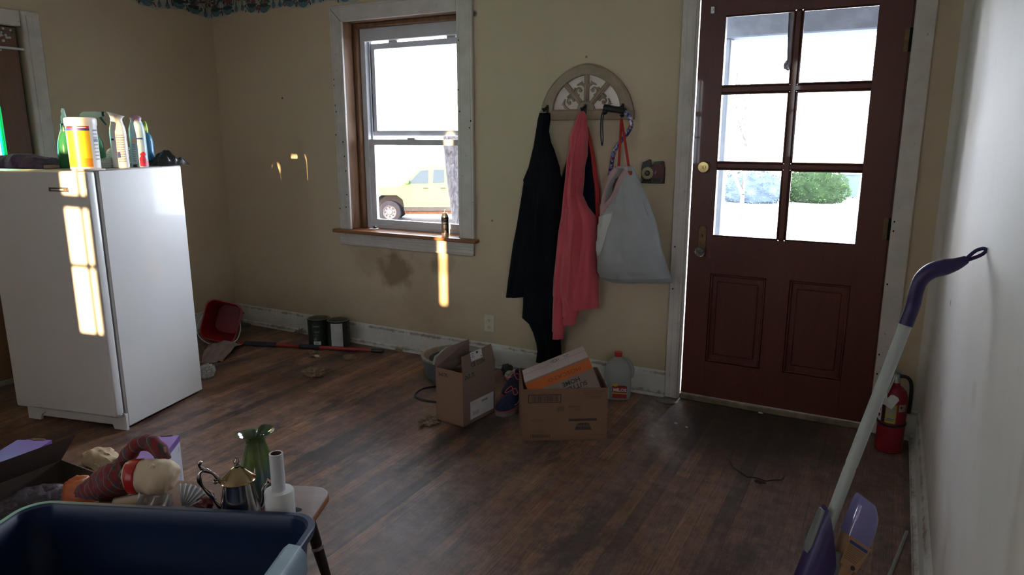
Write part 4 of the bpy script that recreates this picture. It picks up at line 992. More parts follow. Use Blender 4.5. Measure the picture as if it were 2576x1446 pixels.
p = Vector((W(930, 574).x - 0.01, YB + 0.055, WZ0 + 0.001)); t = empty('trinket_dish', p, 0, 'tiny white dish with a brown knob in the left corner of the window sill', 'dish')
MB().lathe([(0.030, 0), (0.034, 0.004), (0.030, 0.008), (0, 0.006)], m_white, 24).build('dish', t, world=False)
MB().blob((0.004, 0.006, 0.013), (0.013, 0.011, 0.009), M('brown_knob', (0.10, 0.045, 0.03), 0.3), 1, 0.2, 3, 3).build('knob', t, world=False)

# ------------------------------------------------------------------ wall outlet, phone jack
m_ivory = M('ivory_plastic', (0.60, 0.56, 0.44), 0.4, 0.05)
t = empty('wall_outlet', (-2.115, YB, 0.268), 0, 'ivory duplex power outlet on the wall under the window', 'outlet')
mb = MB(); mb.box((-0.035, -0.006, -0.053), (0.035, -0.0002, 0.053), m_ivory, 0.003); mb.build('cover_plate', t, world=False)
for z_ in (0.022, -0.022):
    mb = MB(); T = frame(Vector((0, -0.006, z_)), (1, 0, 0), (0, 0, 1)); mb.lathe([(0.016, 0), (0.0155, 0.002), (0, 0.002)], m_ivory, 24, T, 1, 0.85)
    for x_ in (-0.006, 0.006): mb.box((x_ - 0.0012, -0.004, 0.0021), (x_ + 0.0012, 0.005, 0.0026), m_hole, 0, T)
    mb.lathe([(0.0025, 0.0021), (0, 0.0026)], m_hole, 10, T @ Matrix.Translation((0, -0.0085, 0))); mb.build('socket', t, world=False)
mb = MB(); mb.lathe([(0.003, 0), (0.002, 0.001), (0, 0.001)], m_steel, 12, frame(Vector((0, -0.006, 0)), (1, 0, 0), (0, 0, 1))); mb.build('screw', t, world=False)
t = empty('phone_jack', (-4.257, YB - 0.02, 0.086), 0, 'small ivory jack box on the baseboard near the left corner', 'jack')
mb = MB(); mb.box((-0.036, -0.022, -0.030), (0.036, -0.0005, 0.030), M('grimy_ivory', (0.46, 0.42, 0.33), 0.5, 0.2, 20), 0.005); mb.box((0.008, -0.0225, -0.006), (0.018, -0.021, 0.005), m_hole); mb.build('box', t, world=False)

# ------------------------------------------------------------------ fan-shaped coat rack on the wall
m_rack = M('taupe_distressed_paint', (0.31, 0.235, 0.17), 0.6, 0.18, 14, 0.15, 60); m_mir, nt_, b_ = new_mat('rack_mirror'); setp(b_, rough=0.25, metal=0.25); L(nt_, ramp(nt_, nz(nt_, coords(nt_), 20), [(0.3, (0.74, 0.66, 0.62)), (0.7, (0.80, 0.72, 0.68))]), b_.inputs['Base Color'])  # mirror: pale pink base colour stands in for the bright room's reflection
RX, RZ = -1.500, 1.478
t = empty('coat_rack', (RX, YB, RZ), 0, 'taupe half-round fan window coat rack with mirror panes and three black hooks', 'coat rack')
Tr = frame(Vector((0, -0.001, 0)), (1, 0, 0), (0, 0, 1))    # local z toward the room
RW, RH = 0.270, 0.292
def arch(k, n=36, zb=0.0):
    o = []
    for i in range(n + 1):
        a = pi * i / n; c_, s_ = cos(a), sin(a)
        o.append((RW * k * (abs(c_) ** 1.16) * (1 if c_ >= 0 else -1), zb + (RH * k) * (s_ ** 0.98 if s_ > 0 else 0)))
    return o
mb = MB(); n = 36; zb = 0.055
outer = arch(1.0, n, 0.0); inner = [(x * 0.715, zb + z * 0.61) for x, z in outer]
rings = []
for a, b_ in ((0, 0.0), (0, 0.020), (0.18, 0.026), (0.5, 0.022), (0.8, 0.026), (0.98, 0.022), (1, 0.014), (1, 0.0)):
    rings.append([Vector((p_[0] + (q_[0] - p_[0]) * a, p_[1] + (q_[1] - p_[1]) * a, b_)) for p_, q_ in zip(outer, inner)])
mb.loft(rings, m_rack, Tr, closed=False, cap0=False, cap1=False)
mb.box((-RW, 0.0, 0.0), (RW, 0.052, 0.0255), m_rack, 0.004, Tr); mb.box((-0.21, 0.05, 0), (0.21, 0.058, 0.018), m_rack, 0.003, Tr)
mb.build('arch_frame', t, world=False)
mb = MB()
for a in (pi / 2, pi * 0.255, pi * 0.745):
    d = Vector((cos(a), sin(a) * 1.06)); le = 0.188 if a == pi / 2 else 0.190
    T2 = Tr @ Matrix.Translation((0, zb, 0)) @ Matrix.Rotation(atan2(d.y, d.x), 4, 'Z')
    mb.box((0.03, -0.0135, 0.0), (le, 0.0135, 0.016), m_rack, 0.004, T2); mb.box((0.03, -0.006, 0.012), (le, 0.006, 0.021), m_rack, 0.003, T2)
mb.lathe([(0.051, 0), (0.051, 0.016), (0.045, 0.022), (0.0, 0.022)], m_rack, 40, Tr @ Matrix.Translation((0, zb - 0.004, 0)))
mb.build('spoke', t, world=False)
mb = MB()
for k, a in enumerate((pi * 0.125, pi * 0.375, pi * 0.625, pi * 0.875)):
    cx, cz = 0.108 * cos(a), zb + 0.108 * sin(a) * 1.02
    T2 = Tr @ Matrix.Translation((cx, cz, 0.008)) @ Matrix.Rotation(a - pi / 2, 4, 'Z') @ Matrix.Scale(0.86 if k in (1, 2) else 0.84, 4)
    if k % 2: T2 = T2 @ Matrix.Scale(-1, 4, Vector((1, 0, 0)))
    spiral = [Vector(((0.010 + 0.020 * q) * cos(-0.4 + q * 4.6), (0.010 + 0.020 * q) * sin(-0.4 + q * 4.6) - 0.004, 0)) for q in [i / 22 for i in range(23)]]
    mb.tube(spiral, [0.004 + 0.004 * i / 22 for i in range(23)], m_rack, 8, T2)
    mb.tube([Vector((0.046, -0.018, 0)), Vector((0.040, 0.016, 0)), Vector((0.022, 0.034, 0)), Vector((-0.004, 0.034, 0))], [0.007, 0.010, 0.008, 0.004], m_rack, 8, T2)
    mb.tube([Vector((-0.046, -0.006, 0)), Vector((-0.038, 0.012, 0)), Vector((-0.02, 0.024, 0))], [0.006, 0.009, 0.005], m_rack, 8, T2)
    mb.tube([Vector((0.030, 0.030, 0)), Vector((0.036, 0.046, 0))], [0.007, 0.001], m_rack, 8, T2)
    mb.blob((0.006, -0.006, 0.002), (0.013, 0.010, 0.005), m_rack, k, 0.3, 3, 3, T=T2)
mb.build('scrollwork', t, world=False)
MB().add([(x * 1.05, zb + (z - zb) * 1.03, 0.003) for x, z in inner], [tuple(range(len(inner)))], m_mir, Tr).build('mirror_pane', t, world=False, flat=True)
for x_ in (-0.222, 0.002, 0.212):
    mb = MB(); mb.box((x_ - 0.0075, 0.012, 0.0255), (x_ + 0.0075, 0.082, 0.029), m_black, 0.002, Tr)
    mb.tube([Tr @ Vector(q) for q in ((x_, 0.070, 0.027), (x_, 0.066, 0.048), (x_, 0.052, 0.058), (x_, 0.050, 0.072), (x_, 0.062, 0.080))], [0.006, 0.006, 0.006, 0.006, 0.007], m_black, 10)
    mb.tube([Tr @ Vector(q) for q in ((x_, 0.020, 0.027), (x_, 0.014, 0.040), (x_, 0.022, 0.052))], [0.005, 0.005, 0.006], m_black, 8)
    mb.build('hook', t, world=False)

# ------------------------------------------------------------------ garments
def row_world(rows, yc):
    o = []
    for y, a, b_ in rows:
        p, q = W(a, y, yc), W(b_, y, yc); o.append(((p.z + q.z) / 2, p.x, q.x, p.z, q.z))
    return o
def drape(mb, rows, yc, dep, mat, seed=0.0, nf=7, amp=0.10, n=72, back=0.35, taper=True, sub=4, hemwave=0.0):
    """hanging cloth: closed loft whose outline follows rows of (height px, left px, right px) in the plane y=yc; dep = half depth per row"""
    R = row_world(rows, yc); R2 = []; D2 = []
    deps = dep if isinstance(dep, (list, tuple)) else [dep] * len(R)
    for i in range(len(R) - 1):
        for k in range(sub):
            u = k / sub; uu = u * u * (3 - 2 * u) * 0.4 + u * 0.6
            R2.append(tuple(p + (q - p) * uu for p, q in zip(R[i], R[i + 1]))); D2.append(deps[i] + (deps[i + 1] - deps[i]) * u)
    R2.append(R[-1]); D2.append(deps[-1])
    rings = []
    for (z, xa, xb, za, zb_), d in zip(R2, D2):
        cx, a = (xa + xb) / 2, (xb - xa) / 2; ring = []
        for j in range(n):
            th = 2 * pi * j / n; c_, s_ = cos(th), sin(th)
            x = cx + a * (abs(c_) ** 0.85) * (1 if c_ > 0 else -1)
            rel = (x - xa) / (xb - xa + 1e-9)
            ph = 4.2 * noise.noise(Vector((seed, z * 1.7, rel * 1.2))); fade = 0.35 + 0.9 * max(0.0, noise.noise(Vector((rel * 3 + seed, z * 2.6, 9.0))) + 0.25)
            fold = fade * (sin(nf * 0.62 * rel * pi + seed + ph) + 0.45 * sin(nf * 1.3 * rel * pi + 2 * seed - 1.5 * ph))
            dd = d * (1 + amp * 2.4 * fold * abs(s_)) + 0.014 * noise.noise(Vector((x * 9, z * 6, seed))) * abs(s_)
            y = yc - (dd if s_ > 0 else dd * back) * s_ if s_ > 0 else yc - d * back * s_
            zz_ = za + (zb_ - za) * rel
            ring.append(Vector((x, min(y, YB - 0.003), zz_ + hemwave * fold * (1 if (z, xa) == (R2[-1][0], R2[-1][1]) else 0))))
        rings.append(ring)
    mb.loft(rings, mat)
    return mb
m_navy = M('black_navy_cloth', (0.0055, 0.0070, 0.0105), 0.9, 0.25, 8, 0.3, 400, spec=0.15)
m_navy2 = M('dark_navy_fleece', (0.006, 0.010, 0.018), 0.9, 0.25, 8, 0.3, 300, spec=0.15)
m_pink = M('coral_pink_fleece', (0.62, 0.088, 0.115), 0.92, 0.08, 8, 0.4, 420, sheen=0.3)
m_redl = M('red_lining', (0.50, 0.035, 0.030), 0.7, 0.1)
hk = Vector((-1.722, YB, 1.52))
t = empty('black_coat', (-1.70, YB - 0.03, 0.45), 0, 'long black coat hanging from the first hook of the coat rack', 'coat')
mb = MB(); yc = YB - 0.055
drape(mb, [(284, 1358, 1384), (300, 1354, 1385), (330, 1350, 1381), (365, 1344, 1388), (400, 1338, 1398), (450, 1330, 1414), (520, 1326, 1414), (620, 1322, 1406), (720, 1319, 1400), (770, 1317, 1400), (797, 1315, 1402), (812, 1331, 1404), (835, 1342, 1408), (862, 1350, 1411), (882, 1353, 1412), (908, 1349, 1414)], yc,
      [0.022, 0.028, 0.032, 0.040, 0.048, 0.055, 0.060, 0.062, 0.062, 0.06, 0.058, 0.05, 0.046, 0.044, 0.043, 0.043], m_navy, 1.3, 6, 0.11)
mb.build('body', t)
mb = MB(); drape(mb, [(455, 1322, 1350), (500, 1316, 1352), (570, 1304, 1352), (610, 1295, 1348), (660, 1288, 1343), (705, 1282, 1336), (745, 1277, 1322)], yc, [0.03, 0.04, 0.045, 0.045, 0.045, 0.045, 0.04], m_navy, 2.7, 3, 0.12, 48)
for i in range(len(mb.v)): mb.v[i].y -= 0.012
mb.build('sleeve', t)
mb = MB(); drape(mb, [(345, 1352, 1380), (375, 1343, 1394), (420, 1332, 1408), (452, 1319, 1412), (468, 1322, 1403)], yc, [0.02, 0.048, 0.064, 0.074, 0.064], m_navy, 0.4, 4, 0.08, 48)
mb.build('collar', t)
# jacket behind the hoodie
t = empty('navy_jacket', (-1.48, YB - 0.03, 0.9), 0, 'dark navy jacket with a red lining hanging behind the pink hoodie', 'jacket')
mb = MB(); drape(mb, [(314, 1462, 1476), (345, 1446, 1484), (400, 1426, 1493), (450, 1413, 1499), (500, 1410, 1504), (560, 1412, 1504), (660, 1416, 1502)], YB - 0.022, [0.012, 0.018, 0.022, 0.024, 0.024, 0.022, 0.02], m_navy2, 3.1, 5, 0.08)
mb.build('body', t)
mb = MB(); drape(mb, [(318, 1474, 1480), (350, 1480, 1488), (400, 1488, 1498), (475, 1497, 1509), (540, 1500, 1512), (640, 1498, 1510)], YB - 0.022, [0.016, 0.02, 0.024, 0.026, 0.026, 0.022], m_redl, 1.0, 2, 0.05, 24)
mb.build('lining_edge', t)
# hoodie
t = empty('pink_hoodie', (-1.50, YB - 0.03, 0.55), 0, 'coral pink hoodie hanging from the middle hook of the coat rack', 'hoodie')
mb = MB(); yc2 = YB - 0.075
drape(mb, [(281, 1462, 1471), (290, 1455, 1475), (312, 1446, 1478), (345, 1435, 1480), (372, 1434, 1476), (400, 1430, 1473), (450, 1425, 1470), (490, 1420, 1466), (520, 1417, 1480), (545, 1414, 1500), (580, 1408, 1505), (640, 1401, 1504), (700, 1394, 1506), (740, 1392, 1506), (774, 1400, 1507)], yc2,
      [0.018, 0.028, 0.040, 0.052, 0.055, 0.058, 0.060, 0.062, 0.066, 0.07, 0.074, 0.076, 0.074, 0.072, 0.066], m_pink, 0.7, 7, 0.19)
mb.build('body', t)
mb = MB(); drape(mb, [(290, 1459, 1470), (312, 1448, 1474), (345, 1437, 1479), (390, 1440, 1478), (440, 1447, 1466), (475, 1453, 1459)], yc2, [0.018, 0.046, 0.068, 0.078, 0.075, 0.05], m_pink, 2.2, 3, 0.1, 40); mb.build('hood', t)
def sleeve(rows, dep, seed, cuff, dy):
    mb = MB()
    drape(mb, rows, YB - 0.105 - dy, dep, m_pink, seed, 2, 0.10, 40, back=0.8)
    s_ = mb.build('sleeve', t)
    mb = MB(); drape(mb, cuff, YB - 0.105 - dy, [dep[-1] * 0.95, dep[-1] * 0.8, dep[-1] * 0.85], m_pink, seed, 5, 0.05, 40, back=0.8); mb.build('cuff', s_)
sleeve([(560, 1409, 1440), (640, 1401, 1430), (720, 1395, 1422), (780, 1392, 1420), (832, 1390, 1421)], [0.030, 0.036, 0.036, 0.034, 0.030], 0.3, [(828, 1391, 1420), (838, 1392, 1418), (851, 1391, 1418)], 0.0)
sleeve([(520, 1424, 1452), (600, 1421, 1458), (680, 1419, 1462), (740, 1418, 1461), (795, 1416, 1455)], [0.030, 0.038, 0.040, 0.040, 0.034], 1.9, [(790, 1418, 1453), (800, 1418, 1450), (816, 1416, 1448)], 0.012)
MB().tube(smooth_path([W(1425, 715, YB - 0.15), W(1427, 722, YB - 0.152), W(1424, 728, YB - 0.15)], 4), 0.003, M('dark_red_tip', (0.2, 0.01, 0.02), 0.5), 6).build('drawcord', t)

# ------------------------------------------------------------------ cane
m_cane, nt_, b_ = new_mat('floral_cane_lacquer'); v_ = coords(nt_); vo = N(nt_, 'ShaderNodeTexVoronoi'); vo.inputs['Scale'].default_value = 90; L(nt_, v_, vo.inputs['Vector'])
L(nt_, ramp(nt_, N(nt_, 'ShaderNodeSeparateColor').outputs[0], [(0, (0, 0, 0)), (1, (1, 1, 1))]), b_.inputs['Base Color'])
sp = [q for q in nt_.nodes if q.type == 'SEPARATE_COLOR'][0]; L(nt_, vo.outputs['Color'], sp.inputs[0])
rp = [q for q in nt_.nodes if q.type == 'VALTORGB'][0].color_ramp; rp.interpolation = 'CONSTANT'
for pos, c_ in ((0.25, (0.16, 0.20, 0.42)), (0.45, (0.30, 0.06, 0.14)), (0.6, (0.20, 0.24, 0.45)), (0.8, (0.45, 0.42, 0.50))):
    e_ = rp.elements.new(pos); e_.color = (*c_, 1)
rp.elements[0].color = (0.04, 0.04, 0.12, 1); rp.elements[-1].color = (0.10, 0.10, 0.22, 1); setp(b_, rough=0.22, coat=0.4)
yk = YB - 0.085
t = empty('walking_cane', W(1504, 665, yk), 0, 'floral patterned walking cane hooked on the coat rack by its black grip', 'cane')
path = smooth_path([W(1566, 281, yk), W(1578, 286, yk), W(1586, 300, yk), W(1587, 318, yk), W(1576, 338, yk), W(1556, 362, yk), W(1543, 388, yk), W(1537, 425, YB - 0.045), W(1528, 480, YB - 0.024), W(1519, 540, YB - 0.02), W(1504, 655, YB - 0.02)], 6)
MB().tube(path, 0.0112, m_cane, 14).build('shaft', t)
mb = MB(); g = [W(a, b_, yk) for a, b_ in ((1519, 271), (1521, 271), (1530, 272), (1545, 275), (1558, 277), (1568, 279), (1573, 281))]
mb.tube(g, [0.013, 0.019, 0.018, 0.0165, 0.0165, 0.018, 0.016], m_black, 16); mb.blob(W(1522, 280, yk), (0.014, 0.014, 0.018), m_black, 1, 0.05, 2, 3); mb.build('grip', t)
MB().lathe([(0.018, -0.02), (0.018, 0.0), (0.014, 0.035), (0.012, 0.04)], m_black, 18, Matrix.Translation(W(1504, 655, YB - 0.02))).build('rubber_tip', t)
st_ = smooth_path([W(1519, 278, yk - .01), W(1513, 292, yk - .015), W(1511, 330, yk - .01), W(1514, 366, yk - 0.008), W(1517, 350, yk), W(1516, 310, yk), W(1519, 285, yk)], 5)
MB().tube(st_, 0.0035, m_black, 6, flat=0.4).build('wrist_strap', t)

# ------------------------------------------------------------------ bin bag hanging from the third hook
m_bagw = film('white_bag_film', (0.60, 0.62, 0.64), 0.10, 0.30, 0.12); m_bagf = film('white_bag_fold', (0.80, 0.80, 0.80), 0.05, 0.32, 0.06); m_bagp = film('pink_hem_film', (0.74, 0.50, 0.50), 0.15, 0.35); m_strap = M('red_drawstring', (0.40, 0.018, 0.012), 0.4)
t = empty('drawstring_bag', (-1.2, YB - 0.08, 0.7), 0, 'full white drawstring rubbish bag hanging from the third hook by red straps', 'bag')
yg = YB - 0.135
mb = MB()
rows = [(418, 1549, 1592), (430, 1543, 1597), (461, 1526, 1612), (490, 1518, 1625), (517, 1510, 1636), (548, 1511, 1647), (586, 1507, 1657), (627, 1501, 1665), (655, 1504, 1674), (680, 1503, 1682), (698, 1511, 1690), (711, 1540, 1692)]
deps = [0.02, 0.035, 0.055, 0.068, 0.078, 0.085, 0.092, 0.094, 0.09, 0.08, 0.06, 0.02]
drape(mb, rows, yg, deps, m_bagw, 4.4, 7, 0.075, 200, back=0.78, sub=14)
# cut the open mouth in the front wall
mouth = [(1550, 422), (1540, 445), (1532, 475), (1526, 505), (1523, 538), (1532, 532), (1544, 513), (1559, 488), (1572, 460), (1584, 430), (1572, 422)]
mw = [(W(a, b_, yg).x, W(a, b_, yg).z) for a, b_ in mouth]
def inside(x, z, poly):
    c_ = False; j = len(poly) - 1
    for i in range(len(poly)):
        if (poly[i][1] > z) != (poly[j][1] > z) and x < (poly[j][0] - poly[i][0]) * (z - poly[i][1]) / (poly[j][1] - poly[i][1]) + poly[i][0]: c_ = not c_
        j = i
    return c_
nf, nm = [], []
for f, m_ in zip(mb.f, mb.m):
    cc = sum((mb.v[k] for k in f), Vector()) / len(f)
    if len(f) == 4 and cc.y < yg - 0.008 and inside(cc.x, cc.z, mw): continue
    nf.append(f); nm.append(m_)
mb.f, mb.m = nf, nm
def onbag(a, b_, lift=0.006):
    return Vector((W(a, b_, yg).x, front_y(a, b_) - lift, W(a, b_, yg).z))
def front_y(a, b_):
    w = W(a, b_, yg); z = w.z; rr2 = row_world(rows, yg); best = min(range(len(rr2)), key=lambda i: abs(rr2[i][0] - z)); _, xa, xb, _, _ = rr2[best]
    q = max(0.0, 1 - ((w.x - (xa + xb) / 2) / ((xb - xa) / 2 + 1e-6)) ** 2); return yg - deps[best] * sqrt(q)
fp = [((1513, 543), (1557, 530)), ((1512, 560), (1552, 548)), ((1511, 580), (1545, 568)), ((1510, 600), (1538, 592)), ((1510, 622), (1530, 616)), ((1514, 640), (1522, 636))]
def foldf(u, v):
    k = v * (len(fp) - 1); i = min(int(k), len(fp) - 2); q = k - i
    l_ = Vector(fp[i][0]).lerp(Vector(fp[i + 1][0]), q); r_ = Vector(fp[i][1]).lerp(Vector(fp[i + 1][1]), q); m_ = l_.lerp(r_, u)
    return onbag(m_.x, m_.y, 0.016 - 0.006 * u)
mb.sheet(foldf, 10, 20, m_bagf, None, 0.0012)
for cr, rd in (([(1597, 442), (1612, 475), (1628, 515), (1642, 560), (1652, 610), (1668, 660)], 0.0045), ([(1588, 436), (1597, 480), (1606, 530), (1612, 580)], 0.0030), ([(1576, 470), (1580, 520), (1578, 575), (1572, 620)], 0.0022), ([(1604, 450), (1626, 500), (1640, 530)], 0.0025)):
    pp_ = smooth_path([onbag(a, b_, 0.0005) for a, b_ in cr], 6); mb.tube(pp_, [rd * sin(pi * (0.08 + 0.84 * i / len(pp_))) for i in range(len(pp_))], m_bagw, 8)
bag = mb.build('sack', t, angle=60)
def hem(path, wdt, sgn):
    ctr = smooth_path([Vector((W(a, b_, yg).x, front_y(a, b_) - 0.006, W(a, b_, yg).z)) for a, b_ in path], 5)
    mb = MB(); n_ = len(ctr)
    def fn(u, v):
        k = u * (n_ - 1); i = min(int(k), n_ - 2); p_ = ctr[i].lerp(ctr[i + 1], k - i); tg = (ctr[i + 1] - ctr[i]).normalized(); sd = tg.cross(Vector((0, -1, 0))).normalized() * sgn
        return p_ - sd * 0.010 + sd * (v * wdt * (0.8 + 0.2 * sin(u * 9))) + Vector((0, -0.006 * sin(v * pi) - 0.004 * sin(u * 12 + v * 3), 0))
    mb.sheet(fn, 40, 6, m_bagp); return mb
mb = hem([(1552, 422), (1541, 445), (1533, 475), (1527, 505), (1525, 536)], 0.026, -1); mb.build('hem', bag)
mb = hem([(1583, 428), (1570, 460), (1556, 488), (1542, 512), (1527, 536)], 0.032, 1); mb.build('hem', bag)
MB().blob(W(1553, 478, yg + 0.03), (0.025, 0.02, 0.06), M('dim_brown_content', (0.12, 0.09, 0.075), 0.7), 2, 0.2, 3, 3).build('contents', bag)
h3 = W(1563, 298, YB - 0.09)
for a, b_ in ((1556, 418), (1582, 418)): MB().tube([h3, h3.lerp(W(a, b_, yg), 0.5), W(a, b_ + 4, yg)], 0.0075, m_strap, 8, flat=0.18).build('strap', t)
MB().box(W(1576, 440, yg - 0.03) - Vector((0, 0.01, 0)), W(1590, 430, yg - 0.03) + Vector((0, 0.01, 0)), m_strap, 0.003).build('strap_end', t)

# ------------------------------------------------------------------ key rack shaped like a little house
pk = Vector((-1.117, YB, 1.153)); t = empty('key_rack', pk, 0, 'small house-shaped key rack with a cream sunflower, beside the door frame', 'key rack')
Tk = frame(Vector((0, -0.0005, 0)), (1, 0, 0), (0, 0, 1))
mkd = M('dark_rack_wood', (0.035, 0.030, 0.028), 0.6, 0.3, 30); mkr = M('barn_red', (0.11, 0.030, 0.028), 0.6, 0.3, 30); mkg = M('roof_grey_green', (0.065, 0.075, 0.06), 0.6, 0.3, 30); mkb = M('slate_blue', (0.035, 0.045, 0.055), 0.6, 0.3, 30); mkc = M('sunflower_cream', (0.36, 0.29, 0.16), 0.6, 0.2, 30); mkw = M('chalk_white', (0.30, 0.28, 0.25), 0.6, 0.2)
MB().box((-0.062, 0.0, 0), (0.062, 0.085, 0.012), mkd, 0.002, Tk).box((-0.060, 0.0, 0.010), (0.060, 0.018, 0.016), mkd, 0.002, Tk).build('back_board', t, world=False)
mb = MB(); mb.prism([(-0.004, 0.028), (0.060, 0.028), (0.060, 0.085), (-0.004, 0.085)], 0.011, 0.020, mkr, Tk); mb.prism([(-0.008, 0.080), (0.064, 0.072), (0.058, 0.112), (0.052, 0.116), (0.010, 0.112)], 0.012, 0.024, mkr, Tk)
mb.prism([(0.004, 0.096), (0.046, 0.096), (0.050, 0.116), (0.012, 0.112)], 0.024, 0.027, mkg, Tk); mb.prism([(-0.060, 0.070), (-0.004, 0.080), (-0.012, 0.114), (-0.026, 0.120), (-0.054, 0.108)], 0.011, 0.022, mkb, Tk); mb.prism([(-0.030, 0.106), (-0.010, 0.110), (-0.012, 0.122), (-0.022, 0.124)], 0.012, 0.024, mkr, Tk)
mb.prism([(0.012, 0.050), (0.018, 0.048), (0.022, 0.066), (0.018, 0.068)], 0.020, 0.022, mkw, Tk); mb.prism([(0.038, 0.088), (0.046, 0.092), (0.044, 0.096)], 0.024, 0.026, mkw, Tk)
mb.build('house_relief', t, world=False)
mb = MB(); cs = (-0.026, 0.053)
for k in range(18):
    a = k * 2 * pi / 18; T2 = Tk @ Matrix.Translation((cs[0], cs[1], 0.021)) @ Matrix.Rotation(a, 4, 'Z'); mb.prism([(0.014, -0.0045), (0.028, -0.005), (0.0335, 0.0), (0.028, 0.005), (0.014, 0.0045)], -0.002, 0.003, mkc, T2)
mb.lathe([(0.024, 0.018), (0.022, 0.025), (0.013, 0.025)], mkc, 24, Tk @ Matrix.Translation((*cs, 0))); mb.lathe([(0.0145, 0.0252), (0.011, 0.030), (0.0, 0.032)], mkd, 20, Tk @ Matrix.Translation((*cs, 0))); mb.lathe([(0.004, 0.031), (0, 0.033)], mkw, 10, Tk @ Matrix.Translation((*cs, 0)))
mb.build('sunflower', t, world=False)
for x_ in (-0.054, 0.001, 0.050): MB().tube([Tk @ Vector(q) for q in ((x_, 0.020, 0.014), (x_, 0.010, 0.022), (x_ + 0.002, 0.012, 0.030), (x_ + 0.003, 0.022, 0.032))], 0.0025, M('pewter', (0.22, 0.22, 0.22), 0.4, metal=0.7), 8).build('hook', t, world=False)

# ------------------------------------------------------------------ things on the floor by the back wall
m_card = M('brown_cardboard', (0.255, 0.150, 0.090), 0.8, 0.08, 5, 0.1, 200); m_cardin = M('cardboard_inside', (0.20, 0.115, 0.07), 0.85, 0.1, 5); m_cardl = M('grey_cardboard', (0.235, 0.165, 0.125), 0.8, 0.06, 5)
m_dust = M('grey_brown_lint', (0.25, 0.18, 0.125), 1.0, 0.3, 25)
def lint(px, py, r, seed, label, flat=0.6):
    p = F(px, py); mb = MB(); rr = random.Random(seed)
    mb.blob((p.x, p.y, r * 0.25 * flat + 0.002), (r * .75, r * .62, r * flat * .62), m_dust, seed + 9, 0.6, 2.4, 5, 0.0012, oct=3)
    vs = []
    for k in range(60):
        a = Vector((p.x + rr.gauss(0, r * .7), p.y + rr.gauss(0, r * .6), rr.uniform(0.002, r * .5))); b_ = a + Vector((rr.gauss(0, 1), rr.gauss(0, 1), rr.gauss(0, .3))).normalized() * r * .35
        b_.z = max(b_.z, .0015); mb.tube([a, (a + b_) / 2 + Vector((0, 0, r * .06)), b_], r * 0.012, m_dust, 4)
    tag(mb.build('dust_clump', angle=60), label, 'dust', 'clumps of lint on the floor')
lint(790, 942, 0.075, 1, 'large clump of brown lint on the open floor in front of the paint cans')
lint(880, 902, 0.045, 2, 'small round clump of lint in front of the red pole near its black tip')
lint(790, 895, 0.05, 3, 'flat clump of lint just in front of the red pole below the paint cans')
lint(757, 838, 0.05, 4, 'dark clump of lint against the baseboard left of the paint cans')
lint(1076, 1064, 0.055, 5, 'pale clump of lint under the front corner of the tall open carton')
lint(1007, 882, 0.04, 6, 'thin clump of lint against the baseboard right of the red pole tip', 0.4)
lint(655, 818, 0.03, 7, 'thin crumbs of lint against the baseboard right of the grey disc', 0.4)
pn = F(797, 899); tag(MB().blob((pn.x, pn.y, 0.009), (0.024, 0.009, 0.0085), M('foam_white', (0.6, 0.58, 0.53), 0.8), 1, 0.2, 3, 3).build('packing_peanut'), 'single white packing peanut lying on the floor in front of the red pole', 'packing peanut')

